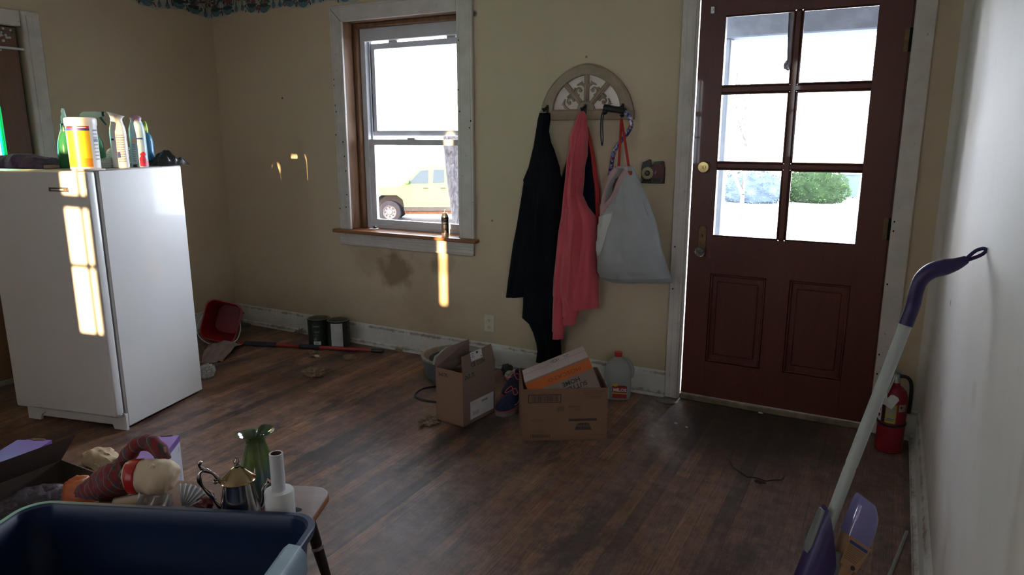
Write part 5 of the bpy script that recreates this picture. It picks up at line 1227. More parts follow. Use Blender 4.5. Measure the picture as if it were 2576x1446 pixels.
# paint cans
m_cangr = M('dark_green_can', (0.020, 0.030, 0.022), 0.4, 0.2); m_tin = M('tin', (0.34, 0.34, 0.30), 0.38, 0.2, 6, metal=0.7); m_lidg = M('lid_grey_green', (0.13, 0.135, 0.095), 0.5, 0.2, 8); m_gtxt = M('can_text_green', (0.14, 0.20, 0.06), 0.5)
def paint_can(p, label, kind):
    a0 = toward(p); t = empty('paint_can', p, a0, label, 'paint can', 'paint cans by the baseboard'); r = 0.074
    mb = MB(); mb.lathe([(r - .002, 0), (r + .001, 0.003), (r, 0.008), (r, 0.170), (r + .002, 0.176), (r + .002, 0.182), (r - .002, 0.184)], m_cangr, 44); mb.build('body', t, world=False)
    mb = MB(); mb.lathe([(r - .001, 0.1825), (r - .004, 0.186), (r - .009, 0.184), (r - .012, 0.177), (0, 0.177)], m_tin, 44, matfn=lambda i, j: m_tin if i < 3 else m_lidg); mb.build('lid', t, world=False)
    mb = MB()
    if kind == 0:
        mb.sheet(lambda u, v: cylwrap(r, -1.0, 0.010, 0.0003)(u * 0.12, v * 0.155), 16, 1, m_cangr)
        mb.sheet(lambda u, v: cylwrap(r, -0.62, 0.140)(u * 0.052, v * 0.005), 8, 1, m_gtxt); mb.sheet(lambda u, v: cylwrap(r, -0.60, 0.133)(u * 0.045, v * 0.002), 8, 1, m_gtxt)
        for k in range(5): mb.sheet(lambda u, v, k=k: cylwrap(r, -0.45, 0.100 - 0.012 * k)(u * (0.03 if k else 0.034), v * (0.0035 if k == 0 else 0.002)), 8, 1, m_inkg if k == 0 else m_gtxt)
        mb.sheet(lambda u, v: cylwrap(r, -0.38, 0.050)(0.011 * v * cos(2 * pi * u), 0.011 * v * sin(2 * pi * u)), 16, 1, M('seal_grey', (0.14, 0.15, 0.14), 0.5))
        mb.sheet(lambda u, v: cylwrap(r, -0.55, 0.012)(u * 0.048, v * 0.024), 10, 1, m_label)
        for k in range(9): mb.sheet(lambda u, v, k=k: cylwrap(r, -0.42, 0.016, 0.001)(0.0026 * k + u * (0.0016 if k % 3 else 0.0008), v * 0.014), 1, 1, m_ink)
        mb.build('label', t, world=False)
    else:
        mb.sheet(lambda u, v: cylwrap(r, -0.72, 0.004)(u * 0.080, v * 0.168), 14, 2, M('blank_label_white', (0.50, 0.49, 0.50), 0.7, 0.12, 20))
        mb.build('label', t, world=False)
        mb = MB(); T = Matrix.Rotation(0.85, 4, 'Z') @ frame(Vector((r, 0, 0.135)), (0, 1, 0), (0, 0, 1)); mb.lathe([(0.011, 0), (0.010, 0.004), (0.004, 0.006), (0, 0.006)], m_black, 16, T)
        mb.tube([Matrix.Rotation(0.85 + a, 4, 'Z') @ Vector((r + 0.0035, 0, 0.135 - 0.09 * sin(min(a, pi - a)))) for a in [i / 14 * pi for i in range(15)]], 0.002, m_steel, 6); mb.build('bail_handle', t, world=False)
paint_can(Vector((-3.374, 3.462, 0)), 'dark green paint can with printed label and barcode, the left one by the baseboard', 0)
paint_can(Vector((-3.222, 3.487, 0)), 'dark green paint can with a blank white paper label, the right one', 1)

# red pole
pa, pb = F(606, 868), F(965, 889); pa.z = pb.z = 0.0165
t = empty('broom_pole', (pb.x, pb.y, 0), 0, 'red telescopic pole with black grips lying on the floor before the paint cans', 'pole')
m_pole = M('red_pole_paint', (0.30, 0.022, 0.022), 0.4); m_grip = M('dark_blue_grip', (0.028, 0.034, 0.042), 0.8)
q = lambda u: pa.lerp(pb, u)
MB().tube([q(0), q(0.93)], 0.0125, m_pole, 14).build('shaft', t)
for u0, u1 in ((0.03, 0.26), (0.42, 0.565)): MB().tube([q(u0), q(u0 + 0.01), q(u1 - 0.01), q(u1)], [0.014, 0.016, 0.016, 0.014], m_grip, 14).build('grip', t)
MB().tube([q(0.92), q(0.93), q(0.99), q(1.0)], [0.0135, 0.015, 0.015, 0.011], m_black, 14).build('end_cap', t)

# red bucket on its side
def rrect(w, h, r, n=6):
    o = []
    for cx, cy, a0 in ((w / 2 - r, h / 2 - r, 0), (-w / 2 + r, h / 2 - r, pi / 2), (-w / 2 + r, -h / 2 + r, pi), (w / 2 - r, -h / 2 + r, 1.5 * pi)):
        o += [(cx + r * cos(a0 + k / n * pi / 2), cy + r * sin(a0 + k / n * pi / 2)) for k in range(n + 1)]
    return o
m_bkt = M('red_bucket_plastic', (0.30, 0.012, 0.016), 0.4, 0.1)
bc = Vector((-3.965, 3.15, 0.135)); zn = Vector((0.62, -0.76, 0.20)).normalized(); xn = Vector((0.72, 0.62, -0.28)); Tb = frame(bc, xn - zn * xn.dot(zn), zn.cross(xn - zn * xn.dot(zn)))
t = empty('bucket', (bc.x, bc.y, 0), 0, 'red plastic bucket tipped on its side behind the fridge', 'bucket')
mb = MB(); prof = [(0.17, 0.20, -0.26), (0.225, 0.265, 0.0), (0.24, 0.28, 0.0), (0.24, 0.28, 0.012), (0.225, 0.265, 0.012), (0.218, 0.258, 0.004), (0.165, 0.195, -0.253)]
mb.loft([[Vector((x, y, z)) for x, y in rrect(w, h, 0.055)] for w, h, z in prof], m_bkt, Tb); bk = mb.build('body', t)
zmin = min((ROOTM[bk.name] @ v.co).z for v in bk.data.vertices)
for v in bk.data.vertices: v.co.z -= zmin - 0.001
hp = [Vector((0.122, 0.02, 0)), Vector((0.145, -0.03, 0.05)), Vector((0.135, -0.10, 0.075)), Vector((0.06, -0.15, 0.09)), Vector((-0.05, -0.15, 0.08)), Vector((-0.13, -0.09, 0.04)), Vector((-0.122, 0.02, 0))]
hw = [Tb @ v for v in hp]; hw = [Vector((v.x, v.y, max(v.z - zmin, 0.006))) for v in hw]
MB().tube(smooth_path(hw, 6), 0.003, M('white_wire', (0.5, 0.5, 0.5), 0.4), 8).build('bail_handle', t)

# brown paper, clear wrap, green scrap, grey disc
m_paper = M('brown_paper', (0.23, 0.165, 0.135), 0.85, 0.12, 14)
A, B, Cc, D_ = F(503, 914), F(560, 912), F(620, 866), F(540, 862)
def papf(u, v):
    a = A.lerp(B, u) if False else A.lerp(B, u); b_ = D_.lerp(Cc, u); p_ = a.lerp(b_, v)
    h = 0.07 * sin(pi * min(1, v * 1.05)) * (0.35 + 0.65 * sin(pi * (0.15 + 0.7 * u))) * (0.6 + 0.4 * v) + 0.022 * noise.noise(Vector((u * 4, v * 5, 2))) + 0.01 * abs(noise.noise(Vector((u * 9, v * 9, 7))))
    return Vector((p_.x, p_.y, 0.003 + max(0, h)))
tag(MB().sheet(papf, 26, 26, m_paper, None, 0.0008).build('packing_paper', angle=24), 'crumpled sheet of brown paper on the floor in front of the red bucket', 'paper')
p = F(516, 952); tag(MB().blob((p.x - 0.015, p.y + 0.02, 0.035), (0.04, 0.05, 0.038), MC['crumpled_clear_film'], 5, 0.5, 2.4, 4, 0.001, oct=3, ridged=True).build('clear_wrap', angle=20), 'crumpled clear plastic wrap on the floor beside the fridge back corner', 'plastic wrap')
p = F(608, 816); tag(MB().lathe([(0.085, 0.0), (0.088, 0.003), (0.085, 0.008), (0.05, 0.011), (0.0, 0.012)], M('grey_green_disc', (0.075, 0.085, 0.07), 0.6), 36, Matrix.Translation((p.x, p.y - 0.03, 0.001))).build('grey_disc'), 'grey-green plastic disc lying on the floor in the corner by the jack box', 'disc')
p = F(573, 815); tag(MB().blob((p.x + 0.01, p.y + 0.04, 0.028), (0.075, 0.035, 0.028), M('green_scrap_plastic', (0.02, 0.17, 0.06), 0.4), 7, 0.5, 2.2, 4, 0.001, oct=3).build('green_scrap', angle=30), 'piece of bright green plastic on the floor between the bucket and the grey disc', 'plastic scrap')

# round pet bed
m_bedo = M('pet_bed_grey', (0.105, 0.115, 0.115), 0.8, 0.15, 20); m_bedr = M('pet_bed_rim', (0.25, 0.235, 0.21), 0.8, 0.15, 20)
t = empty('pet_bed', (-2.215, 3.372, 0), 0, 'round grey pet bed with a flared rim against the baseboard behind the tall carton', 'pet bed')
MB().lathe([(0.172, 0.001), (0.178, 0.02), (0.182, 0.07), (0.196, 0.112), (0.196, 0.122), (0.18, 0.124), (0.150, 0.104), (0.138, 0.06), (0.13, 0.03), (0, 0.03)], m_bedo, 56, matfn=lambda i, j: m_bedr if 3 <= i <= 5 else m_bedo).build('shell', t, world=False)
MB().blob((0, 0, 0.045), (0.13, 0.13, 0.03), M('bed_fur_black', (0.02, 0.017, 0.016), 0.95, 0.3), 3, 0.35, 3, 4, 0.031).build('cushion', t, world=False)

# tall open carton
bo = Vector((-1.74, 2.719, 0)); ba = atan2(-0.02, 0.17)
t = empty('tall_carton', bo, ba, 'tall narrow open cardboard carton with 2x3.7L printed on it', 'cardboard box')
bw, bd, bh, th = 0.172, 0.262, 0.278, 0.004
mb = MB(); mb.box((-bw, 0, 0.001), (0, th, bh), m_card); mb.box((-bw, bd - th, 0.001), (0, bd, bh), m_cardl); mb.box((-bw, 0, 0.001), (-bw + th, bd, bh), m_cardl); mb.box((-th, 0.0005, 0.001), (0, bd, bh), m_cardl); mb.box((-bw, 0, 0.001), (0, bd, 0.006), m_cardin)
Tf = frame(Vector((0, 0, 0)), (1, 0, 0), (0, 0, 1)); Ts = frame(Vector((0, 0, 0)), (0, 1, 0), (0, 0, 1))
mb.text('2x3.7L', 0.023, m_ink, Matrix.Translation((-0.124, -0.0006, bh - 0.030)) @ Tf, bold=0.0008); mb.text('2x3.7L', 0.031, m_ink, Matrix.Translation((0.0006, 0.055, bh - 0.028)) @ Ts, bold=0.0008)
mb.build('body', t, world=False, flat=True)
mb = MB(); T2 = Matrix.Translation((0.001, 0, 0)) @ Ts; mb.rect(0.055, 0.022, 0.245, 0.115, m_label, T2); mb.barcode(0.145, 0.088, 0.195, 0.099, m_ink, T2, 22, 0.0004, 3); mb.barcode(0.075, 0.038, 0.125, 0.058, m_inkg, T2, 18, 0.0004, 5); mb.lines(0.065, 0.11, 0.106, 2, 0.007, 0.0015, m_inkg, T2, 2, 0.0004); mb.lines(0.17, 0.18, 0.078, 1, 0.006, 0.003, m_inkg, T2, 2, 0.0004); mb.build('shipping_label', t, world=False, flat=True)
mb = MB(); mb.add([(-bw, 0.0, bh), (-bw, bd, bh), (-bw + 0.01, bd - 0.012, bh + 0.085), (-bw - 0.01, 0.10, bh + 0.075), (-bw - 0.012, 0.012, bh + 0.045), (-bw - 0.004, 0.0, bh + 0.03)], [(0, 1, 2, 3, 4, 5)], m_cardl)
mb.add([(-bw + th, 0.0, bh), (-bw + th, bd, bh), (-bw + 0.01 + th, bd - 0.012, bh + 0.085), (-bw - 0.01 + th, 0.10, bh + 0.075), (-bw - 0.012 + th, 0.012, bh + 0.045), (-bw - 0.004 + th, 0.0, bh + 0.03)], [(5, 4, 3, 2, 1, 0)], m_cardl)
for a, b_ in ((0, 1), (1, 2), (2, 3), (3, 4), (4, 5)): o_ = len(mb.v) - 12; mb.f.append((o_ + b_, o_ + a, o_ + 6 + a, o_ + 6 + b_)); mb.m.append(0)
mb.tube([(-bw - 0.010, 0.10, bh + 0.076), (-bw - 0.012, 0.012, bh + 0.046), (-bw - 0.006, -0.001, bh + 0.028), (-bw - 0.01, -0.004, bh + 0.012)], [0.003, 0.006, 0.008, 0.002], MC['crumpled_clear_film'], 7)
mb.build('flap', t, world=False, flat=True)
fl_T = Matrix.Translation((0, 0, bh)) @ Matrix.Rotation(radians(-9), 4, 'Y')
mb = MB(); mb.prism([(0.002, 0), (bd, 0), (bd - 0.014, 0.088), (0.012, 0.080)], -th, 0, m_cardl, fl_T @ Ts)
mb.rect(0.075, 0.040, 0.165, 0.085, m_label, fl_T @ Ts, 0.0006); mb.lines(0.082, 0.11, 0.078, 3, 0.009, 0.004, m_inkg, fl_T @ Ts, 4, 0.001); mb.rect(0.12, 0.07, 0.135, 0.08, m_ink, fl_T @ Ts, 0.001); mb.rect(0.152, 0.046, 0.159, 0.053, m_ink, fl_T @ Ts, 0.001)
mb.text('CE CON', 0.030, m_ink, fl_T @ Ts @ Matrix.Translation((0.125, 0.022, 0.0006)), bold=0.0006)
mb.build('flap', t, world=False, flat=True)
mb = MB(); mb.add([(-bw + th, th + 0.001, bh - 0.001), (-th, th + 0.001, bh - 0.001), (-th - 0.006, 0.065, bh - 0.050), (-bw + th + 0.006, 0.065, bh - 0.050)], [(0, 1, 2, 3)], m_cardin); mb.build('flap', t, world=False, flat=True)
mb = MB(); mb.box((-bw + 0.012, 0.14, 0.01), (-0.02, 0.24, bh - 0.03), m_cardin, 0.004); mb.lathe([(0.018, 0), (0.016, 0.001), (0, 0.001)], m_ink, 20, frame(Vector((-0.09, 0.1395, bh - 0.065)), (1, 0, 0), (0, 0, 1))); mb.build('inner_carton', t, world=False)

# large open box holding a tilted wine carton
go = Vector((-1.413, 2.719, 0)); ga = atan2(0.206, 0.338)
t = empty('large_box', go, ga, 'wide brown cardboard box with upside-down printing, holding a tilted carton', 'cardboard box')
gw, gd, gh = 0.396, 0.300, 0.256
m_bigc = M('box_kraft_brown', (0.215, 0.115, 0.062), 0.8, 0.07, 5, 0.1, 200); m_pr = M('box_print_dark', (0.060, 0.036, 0.026), 0.7); m_pr2 = M('box_print_faded', (0.135, 0.078, 0.048), 0.7)
mb = MB(); mb.box((0, 0, 0.001), (gw, th, gh), m_bigc, 0.0015); mb.box((0, gd - th, 0.001), (gw, gd, gh), m_bigc); mb.box((0, 0, 0.001), (th, gd, gh), m_bigc); mb.box((gw - th, 0.0005, 0.001), (gw, gd, gh), m_bigc); mb.box((0, 0, 0.001), (gw, gd, 0.006), m_cardin)
T2 = Matrix.Translation((0, -0.0007, 0)) @ Tf; U = lambda x, z: Matrix.Translation((x, -0.0009, z)) @ Tf @ Matrix.Rotation(pi, 4, 'Z')
for r_ in ((0.024, 0.188, 0.178, 0.193), (0.024, 0.225, 0.178, 0.230), (0.024, 0.188, 0.029, 0.230), (0.173, 0.188, 0.178, 0.230)): mb.rect(*r_, m_pr, T2)
mb.barcode(0.040, 0.195, 0.165, 0.223, m_pr, T2, 30, 0, 9); mb.text('10000806116', 0.010, m_pr2, U(0.10, 0.235))
mb.rect(0.215, 0.096, 0.345, 0.108, m_pr, T2)
mb.prism([(0.243, 0.052), (0.322, 0.052), (0.313, 0.080), (0.300, 0.087), (0.268, 0.087), (0.253, 0.080)], 0.0, 0.0003, m_pr, T2); mb.text('Ore-Ida', 0.021, M('box_print_pale', (0.17, 0.11, 0.075), 0.7), Matrix.Translation((0, -0.0006, 0)) @ U(0.283, 0.071))
mb.text('100008061', 0.021, m_pr, U(0.082, 0.025), sx=1.05, bold=0.0006); mb.text('KEEP FROZEN', 0.010, m_pr2, U(0.345, 0.028), sx=1.2); mb.lines(0.045, 0.12, 0.052, 3, 0.008, 0.0025, m_pr2, T2, 3)
mb.lines(0.035, 0.11, 0.106, 2, 0.006, 0.003, m_pr2, T2, 5); mb.lines(0.28, 0.392, 0.247, 3, 0.008, 0.004, m_pr2, T2, 6); mb.lines(0.30, 0.392, 0.218, 2, 0.008, 0.004, m_pr2, T2, 7)
mb.rect(0.158, 0.146, 0.192, 0.170, m_pr2, T2); mb.lines(0.21, 0.285, 0.172, 1, 0.008, 0.008, m_pr2, T2, 9); mb.lines(0.235, 0.28, 0.154, 1, 0.008, 0.006, m_pr2, T2, 10)
mb.build('body', t, world=False, flat=True)
for x_ in (gw - 0.016, gw - 0.026): MB().box((x_, 0.03, 0.05), (x_ + 0.003, gd - 0.03, gh - 0.018 - (gw - x_) * .3), m_cardl).build('flap', t, world=False, flat=True)
# wine carton
GM = ROOTM[t.name]; wt = radians(22.0); wo = GM @ Vector((0.008, 0.014, 0.284))
m_wine = M('wine_carton_pale', (0.47, 0.385, 0.355), 0.7, 0.05, 5); m_wineo = M('wine_carton_orange', (0.55, 0.135, 0.025), 0.6, 0.06); m_winef = M('wine_carton_tan', (0.27, 0.20, 0.15), 0.7, 0.06)
t2 = empty('wine_carton', wo, 0, 'pale wine carton with an orange MOSCATO stripe lying tilted in the wide box', 'cardboard box', rot=(Matrix.Rotation(ga, 4, 'Z') @ Matrix.Rotation(-wt, 4, 'Y')).to_euler())
ww, wd, wh = 0.318, 0.172, 0.215
mb = MB(); mb.box((0, 0, -wh), (ww, wd, 0), m_winef, 0.002)
mb.rect(0.0, -0.0003, ww, -0.0, m_wine, Matrix.Identity(4))
Tt = Matrix.Translation((0, 0, 0.0006)); mb.rect(0.001, 0.001, ww - 0.001, wd - 0.001, m_wine, Tt); mb.rect(0.001, wd * 0.56, ww - .001, wd * 0.575, m_ink, Tt, 0.0004)
T3 = Matrix.Translation((0, -0.0006, 0)) @ Tf; mb.rect(0.001, -0.058, ww - .001, -0.007, m_wineo, T3)
U3 = lambda x, z: Matrix.Translation((x, -0.0010, z)) @ Tf @ Matrix.Rotation(pi, 4, 'Z')
mb.text('MOSCATO', 0.025, M('moscato_print', (0.22, 0.06, 0.02), 0.6), U3(0.185, -0.034), sx=1.35); mb.text('SUTTER', 0.031, m_ink, U3(0.215, -0.110), bold=0.0005); mb.text('HOME', 0.031, m_ink, U3(0.20, -0.080), bold=0.0005)
def ring(cx, cy, rx, ry, w, mat, T_, n=28): mb.add([(cx + (rx + s_ * w) * cos(2 * pi * i / n), cy + (ry + s_ * w) * sin(2 * pi * i / n), 0.0005) for s_ in (0, 1) for i in range(n)], [(i, (i + 1) % n, n + (i + 1) % n, n + i) for i in range(n)], mat, T_)
ring(0.165, 0.125, 0.020, 0.016, 0.003, m_ink, Tt); ring(0.165, 0.125, 0.009, 0.010, 0.004, m_ink, Tt); ring(0.105, 0.118, 0.030, 0.02, 0.001, m_inkg, Tt); ring(0.105, 0.118, 0.022, 0.013, 0.001, m_inkg, Tt)
for k in range(3): a = k * 2 * pi / 3; mb.prism([(0.225 + 0.014 * cos(a), 0.130 + 0.014 * sin(a)), (0.225 + 0.014 * cos(a + 1.3), 0.130 + 0.014 * sin(a + 1.3)), (0.225 + 0.005 * cos(a + .7), 0.130 + 0.005 * sin(a + .7))], 0.0003, 0.0006, m_ink, Tt)
mb.lines(0.10, 0.17, 0.075, 2, 0.010, 0.002, m_inkg, Tt, 3, 0.0004); mb.lines(0.105, 0.17, 0.05, 1, 0.010, 0.002, m_inkg, Tt, 4, 0.0004)
mb.build('carton', t2, world=False, flat=True)

# milk jug
jp = Vector((-1.225, 3.475, 0)); ja = toward(jp)
t = empty('water_jug', jp, ja, 'clear plastic gallon jug with red cap and red label by the back baseboard', 'jug')
m_jug = film('milky_jug_plastic', (0.55, 0.57, 0.56), 0.42, 0.25, 0.08)
mb = MB()
def sq(r, z, k, ox=0.0):
    o = []
    for j in range(48):
        a = 2 * pi * j / 48 + pi / 4; e = 2 / k; c_, s_ = cos(a), sin(a)
        o.append(Vector((r * abs(c_) ** e * (1 if c_ > 0 else -1) + ox, r * abs(s_) ** e * (1 if s_ > 0 else -1), z)))
    return o
mb.loft([sq(r_, z_, k_) for r_, z_, k_ in ((0.060, 0.001, 3), (0.070, 0.008, 3.5), (0.073, 0.03, 3.5), (0.073, 0.13, 3.2), (0.072, 0.155, 3), (0.062, 0.185, 2.6), (0.042, 0.212, 2.2), (0.024, 0.226, 2), (0.019, 0.232, 2), (0.018, 0.242, 2))], m_jug)
mb.build('body', t, world=False)
MB().tube(smooth_path([(-0.02, 0.042, 0.210), (-0.01, 0.066, 0.190), (0.0, 0.078, 0.155), (0.0, 0.074, 0.115)], 6), [0.010] * 19, m_jug, 10).build('handle', t, world=False)
MB().lathe([(0.0185, 0.232), (0.0205, 0.234), (0.0205, 0.254), (0.018, 0.257), (0, 0.257)], M('cap_red', (0.50, 0.02, 0.02), 0.4), 28).build('cap', t, world=False)
Tj = frame(Vector((0.0775, 0.012, 0)), (0, 1, 0), (0, 0, 1))
mb = MB(); mb.prism([(-0.038, 0.022), (0.038, 0.022), (0.038, 0.088), (0.024, 0.092), (-0.024, 0.092), (-0.038, 0.088)], -0.004, 0.0, M('jug_label_red', (0.30, 0.012, 0.012), 0.5), Tj)
mb.rect(-0.038, 0.045, 0.038, 0.053, M('jug_band_yellow', (0.50, 0.36, 0.06), 0.5), Tj, 0.0004); mb.text('MILOS', 0.025, m_white, Tj @ Matrix.Translation((0.0, 0.070, 0.0006)) @ Matrix.Shear('XY', 4, (0.15, 0.0)) if False else Tj @ Matrix.Translation((0.001, 0.067, 0.0006)), bold=0.0009)
mb.lathe([(0.012, 0.0005), (0, 0.0008)], MC['jug_band_yellow'], 20, Tj @ Matrix.Translation((-0.024, 0.0945, 0)), 1.3, 0.65)
mb.build('label', t, world=False)
# pale blue crumple, tissue, black scrap
p = F(1542, 1016); tag(MB().blob((p.x - 0.060, p.y - 0.010, 0.058), (0.032, 0.034, 0.062), film('pale_blue_film', (0.50, 0.62, 0.72), 0.1, 0.4), 3, 0.42, 2.0, 4, 0.001, oct=3, ridged=True).build('blue_wrapper', angle=24), 'crumpled pale blue plastic on the floor between the wide box and the jug', 'plastic')
p = F(1297, 958); tag(MB().blob((p.x, p.y, 0.028), (0.058, 0.035, 0.032), M('tissue_white', (0.42, 0.41, 0.37), 0.9), 8, 0.45, 2.0, 4, 0.001, oct=3, ridged=True).build('tissue', angle=24), 'crumpled off-white tissue on the floor behind the running shoes', 'tissue')
p = F(1270, 950); tag(MB().blob((p.x, p.y + 0.03, 0.035), (0.035, 0.025, 0.038), m_black, 9, 0.4, 2.0, 4, 0.001).build('black_scrap'), 'small black scrap on the floor right of the pet bed', 'scrap')
# cable loop
cp = [F(a, b_) for a, b_ in ((1130, 966), (1098, 973), (1068, 978), (1048, 989), (1044, 999), (1056, 1005), (1078, 1010), (1100, 1013))]; cp2 = [F(a, b_) for a, b_ in ((1100, 1013), (1068, 1010), (1050, 1003), (1047, 1000))]
tag(MB().tube([Vector((q_.x, q_.y, 0.0055)) for q_ in smooth_path(cp, 6)], 0.0048, m_black, 8).tube([Vector((q_.x, q_.y, 0.0035)) for q_ in smooth_path(cp2, 5)], 0.0025, m_black, 6).build('cable_loop'), 'loop of black cable on the floor left of the tall carton', 'cable')

# running shoes
m_shoe = M('navy_mesh', (0.012, 0.018, 0.060), 0.8, 0.3, 60, 0.3, 300); m_lace = M('coral_lace', (0.65, 0.10, 0.12), 0.7); m_sole = M('grey_sole', (0.17, 0.16, 0.15), 0.7); m_midc = M('coral_midsole', (0.38, 0.07, 0.075), 0.7)
def shoe(p, ang, label):
    t = empty('running_shoe', p, ang, label, 'shoe', 'running shoes between the boxes')
    def ringz(x, w, h, z0, n=20, top=2.2): return [Vector((x, w * (abs(cos(a)) ** 0.8) * (1 if cos(a) > 0 else -1), z0 + (h * (sin(a) ** 0.8) if sin(a) > 0 else 0))) for a in [2 * pi * j / n for j in range(n)]]
    secs = [(-0.135, 0.018, 0.05), (-0.128, 0.030, 0.075), (-0.10, 0.036, 0.080), (-0.06, 0.036, 0.070), (-0.02, 0.036, 0.078), (0.02, 0.040, 0.068), (0.06, 0.045, 0.050), (0.10, 0.042, 0.040), (0.125, 0.030, 0.030), (0.138, 0.012, 0.016)]
    MB().loft([ringz(x, w, h, 0.026) for x, w, h in secs], m_shoe).build('upper', t, world=False)
    def outl(k): return [(x, w * k + 0.004) for x, w, h in secs] + [(x, -w * k - 0.004) for x, w, h in secs[::-1]]
    MB().prism(outl(1.05), 0.0012, 0.020, m_sole).build('outsole', t, world=False)
    MB().prism(outl(1.0), 0.020, 0.030, m_midc).build('midsole', t, world=False)
    mb = MB()
    for k in range(4):
        x = 0.005 + 0.02 * k; z = 0.026 + 0.066 - 0.010 * k; mb.tube(smooth_path([(x - 0.008, -0.022, z - 0.014), (x, 0, z + 0.004), (x + 0.008, 0.022, z - 0.014)], 4), 0.0028, m_lace, 6)
    for s_ in (-1, 1): mb.tube(smooth_path([(0.0, 0, 0.102), (-0.005 + 0.01 * s_, 0.02 * s_, 0.112), (0.012, 0.036 * s_, 0.092), (0.03, 0.026 * s_, 0.088), (0.004, 0.002 * s_, 0.10)], 4), 0.0024, m_lace, 6)
    mb.build('lace', t, world=False)
    mb = MB(); mb.lathe([(0.026, 0.0), (0.022, -0.02), (0, -0.022)], m_hole, 20, Matrix.Translation((-0.085, 0, 0.1005)), 1.35, 0.9); mb.build('opening', t, world=False)
    mb = MB()
    for s_ in (-1, 1): mb.tube(smooth_path([(0.06, 0.0455 * s_, 0.046), (0.03, 0.0435 * s_, 0.042), (0.005, 0.041 * s_, 0.052), (-0.02, 0.039 * s_, 0.07)], 4), [0.0012, 0.003, 0.0025, 0.002] + [0.002] * 9, M('shoe_stripe_silver', (0.35, 0.35, 0.38), 0.4), 6)
    mb.build('side_stripe', t, world=False)
shoe(Vector((-1.650, 3.062, 0)), radians(-93), 'navy running shoe with coral laces, the nearer one between the cartons')
shoe(Vector((-1.752, 3.270, 0)), radians(-80), 'navy running shoe with coral laces, the one behind, partly hidden by the tall carton')

# ------------------------------------------------------------------ fire extinguisher
ep = Vector((0.090, 3.435, 0)); ea = toward(ep)
t = empty('fire_extinguisher', ep, ea, 'red fire extinguisher standing in the corner right of the front door', 'fire extinguisher')
m_ext = M('extinguisher_red', (0.24, 0.007, 0.016), 0.35, 0.06, coat=0.3); m_alum = M('aluminium', (0.42, 0.43, 0.43), 0.35, 0.15, metal=0.9); r = 0.056
MB().lathe([(r * .9, 0.001), (r, 0.006), (r, 0.245), (r * .96, 0.262), (r * .82, 0.285), (r * .5, 0.303), (0.018, 0.308), (0.018, 0.322)], m_ext, 44).build('cylinder', t, world=False)
MB().lathe([(r + .002, 0.128), (r + .0035, 0.130), (r + .0035, 0.139), (r + .002, 0.141)], m_black, 44, cap0=False, cap1=False).build('strap', t, world=False)
mb = MB(); my2 = M('label_yellow_dull', (0.40, 0.33, 0.05), 0.5)
mb.sheet(lambda u, v: cylwrap(r, -0.50, 0.145)(u * 0.044, v * 0.088), 10, 2, my2)
for z_, h_ in ((0.195, 0.013), (0.160, 0.011)): mb.sheet(lambda u, v: cylwrap(r, -0.44, z_, 0.001)(u * 0.037, v * h_), 8, 1, M('label_lilac_grey', (0.30, 0.29, 0.34), 0.5))
for k in range(11): mb.sheet(lambda u, v, k=k: cylwrap(r, -0.42, 0.226 - 0.0068 * k, 0.0012)(u * (0.034 if k % 2 else 0.03), v * 0.0022), 6, 1, m_ink if k in (9, 10) else m_inkg)
mb.build('yellow_label', t, world=False); mb = MB(); mb.sheet(lambda u, v: cylwrap(r, -0.80, 0.145)(u * 0.014, v * 0.092), 5, 1, m_black); mb.sheet(lambda u, v: cylwrap(r, -1.35, 0.145)(u * 0.028, v * 0.092), 8, 1, m_label)
for k in range(3): mb.sheet(lambda u, v, k=k: cylwrap(r, -1.25, 0.215 - 0.026 * k, 0.001)(u * 0.016, v * 0.014), 5, 1, m_red if k % 2 else m_ink)
mb.build('instruction_label', t, world=False); mb = MB(); mb.sheet(lambda u, v: cylwrap(r, 0.42, 0.202)(u * 0.034, v * 0.034), 8, 1, M('label_silver', (0.33, 0.30, 0.28), 0.4)); mb.sheet(lambda u, v: cylwrap(r, 0.52, 0.217, 0.001)(u * 0.010, v * 0.010), 5, 1, m_ink)
mb.build('silver_label', t, world=False)
mb = MB(); mb.lathe([(0.017, 0.318), (0.017, 0.345), (0.013, 0.352)], m_alum, 24); mb.box((-0.012, -0.035, 0.340), (0.014, 0.012, 0.362), m_alum, 0.004); mb.build('valve', t, world=False)
mb = MB(); mb.tube(smooth_path([(0.0, 0.02, 0.366), (0.004, -0.01, 0.378), (0.004, -0.04, 0.380), (0.004, -0.066, 0.376)], 5), [0.010] * 16, m_alum, 10, flat=0.5); mb.build('lever', t, world=False)
mb = MB(); mb.tube(smooth_path([(0.012, -0.01, 0.345), (0.036, -0.022, 0.312), (0.056, -0.034, 0.270)], 5), [0.008, 0.008, 0.009, 0.009, 0.010, 0.010, 0.010, 0.009, 0.009, 0.008, 0.008], m_alum, 10, flat=0.5); mb.build('carry_handle', t, world=False)
MB().tube(smooth_path([(0.0, 0.012, 0.352), (-0.004, 0.040, 0.350), (-0.012, 0.058, 0.325), (-0.018, 0.064, 0.27), (-0.022, 0.064, 0.18)], 6), 0.008, m_black, 10).build('hose', t, world=False)
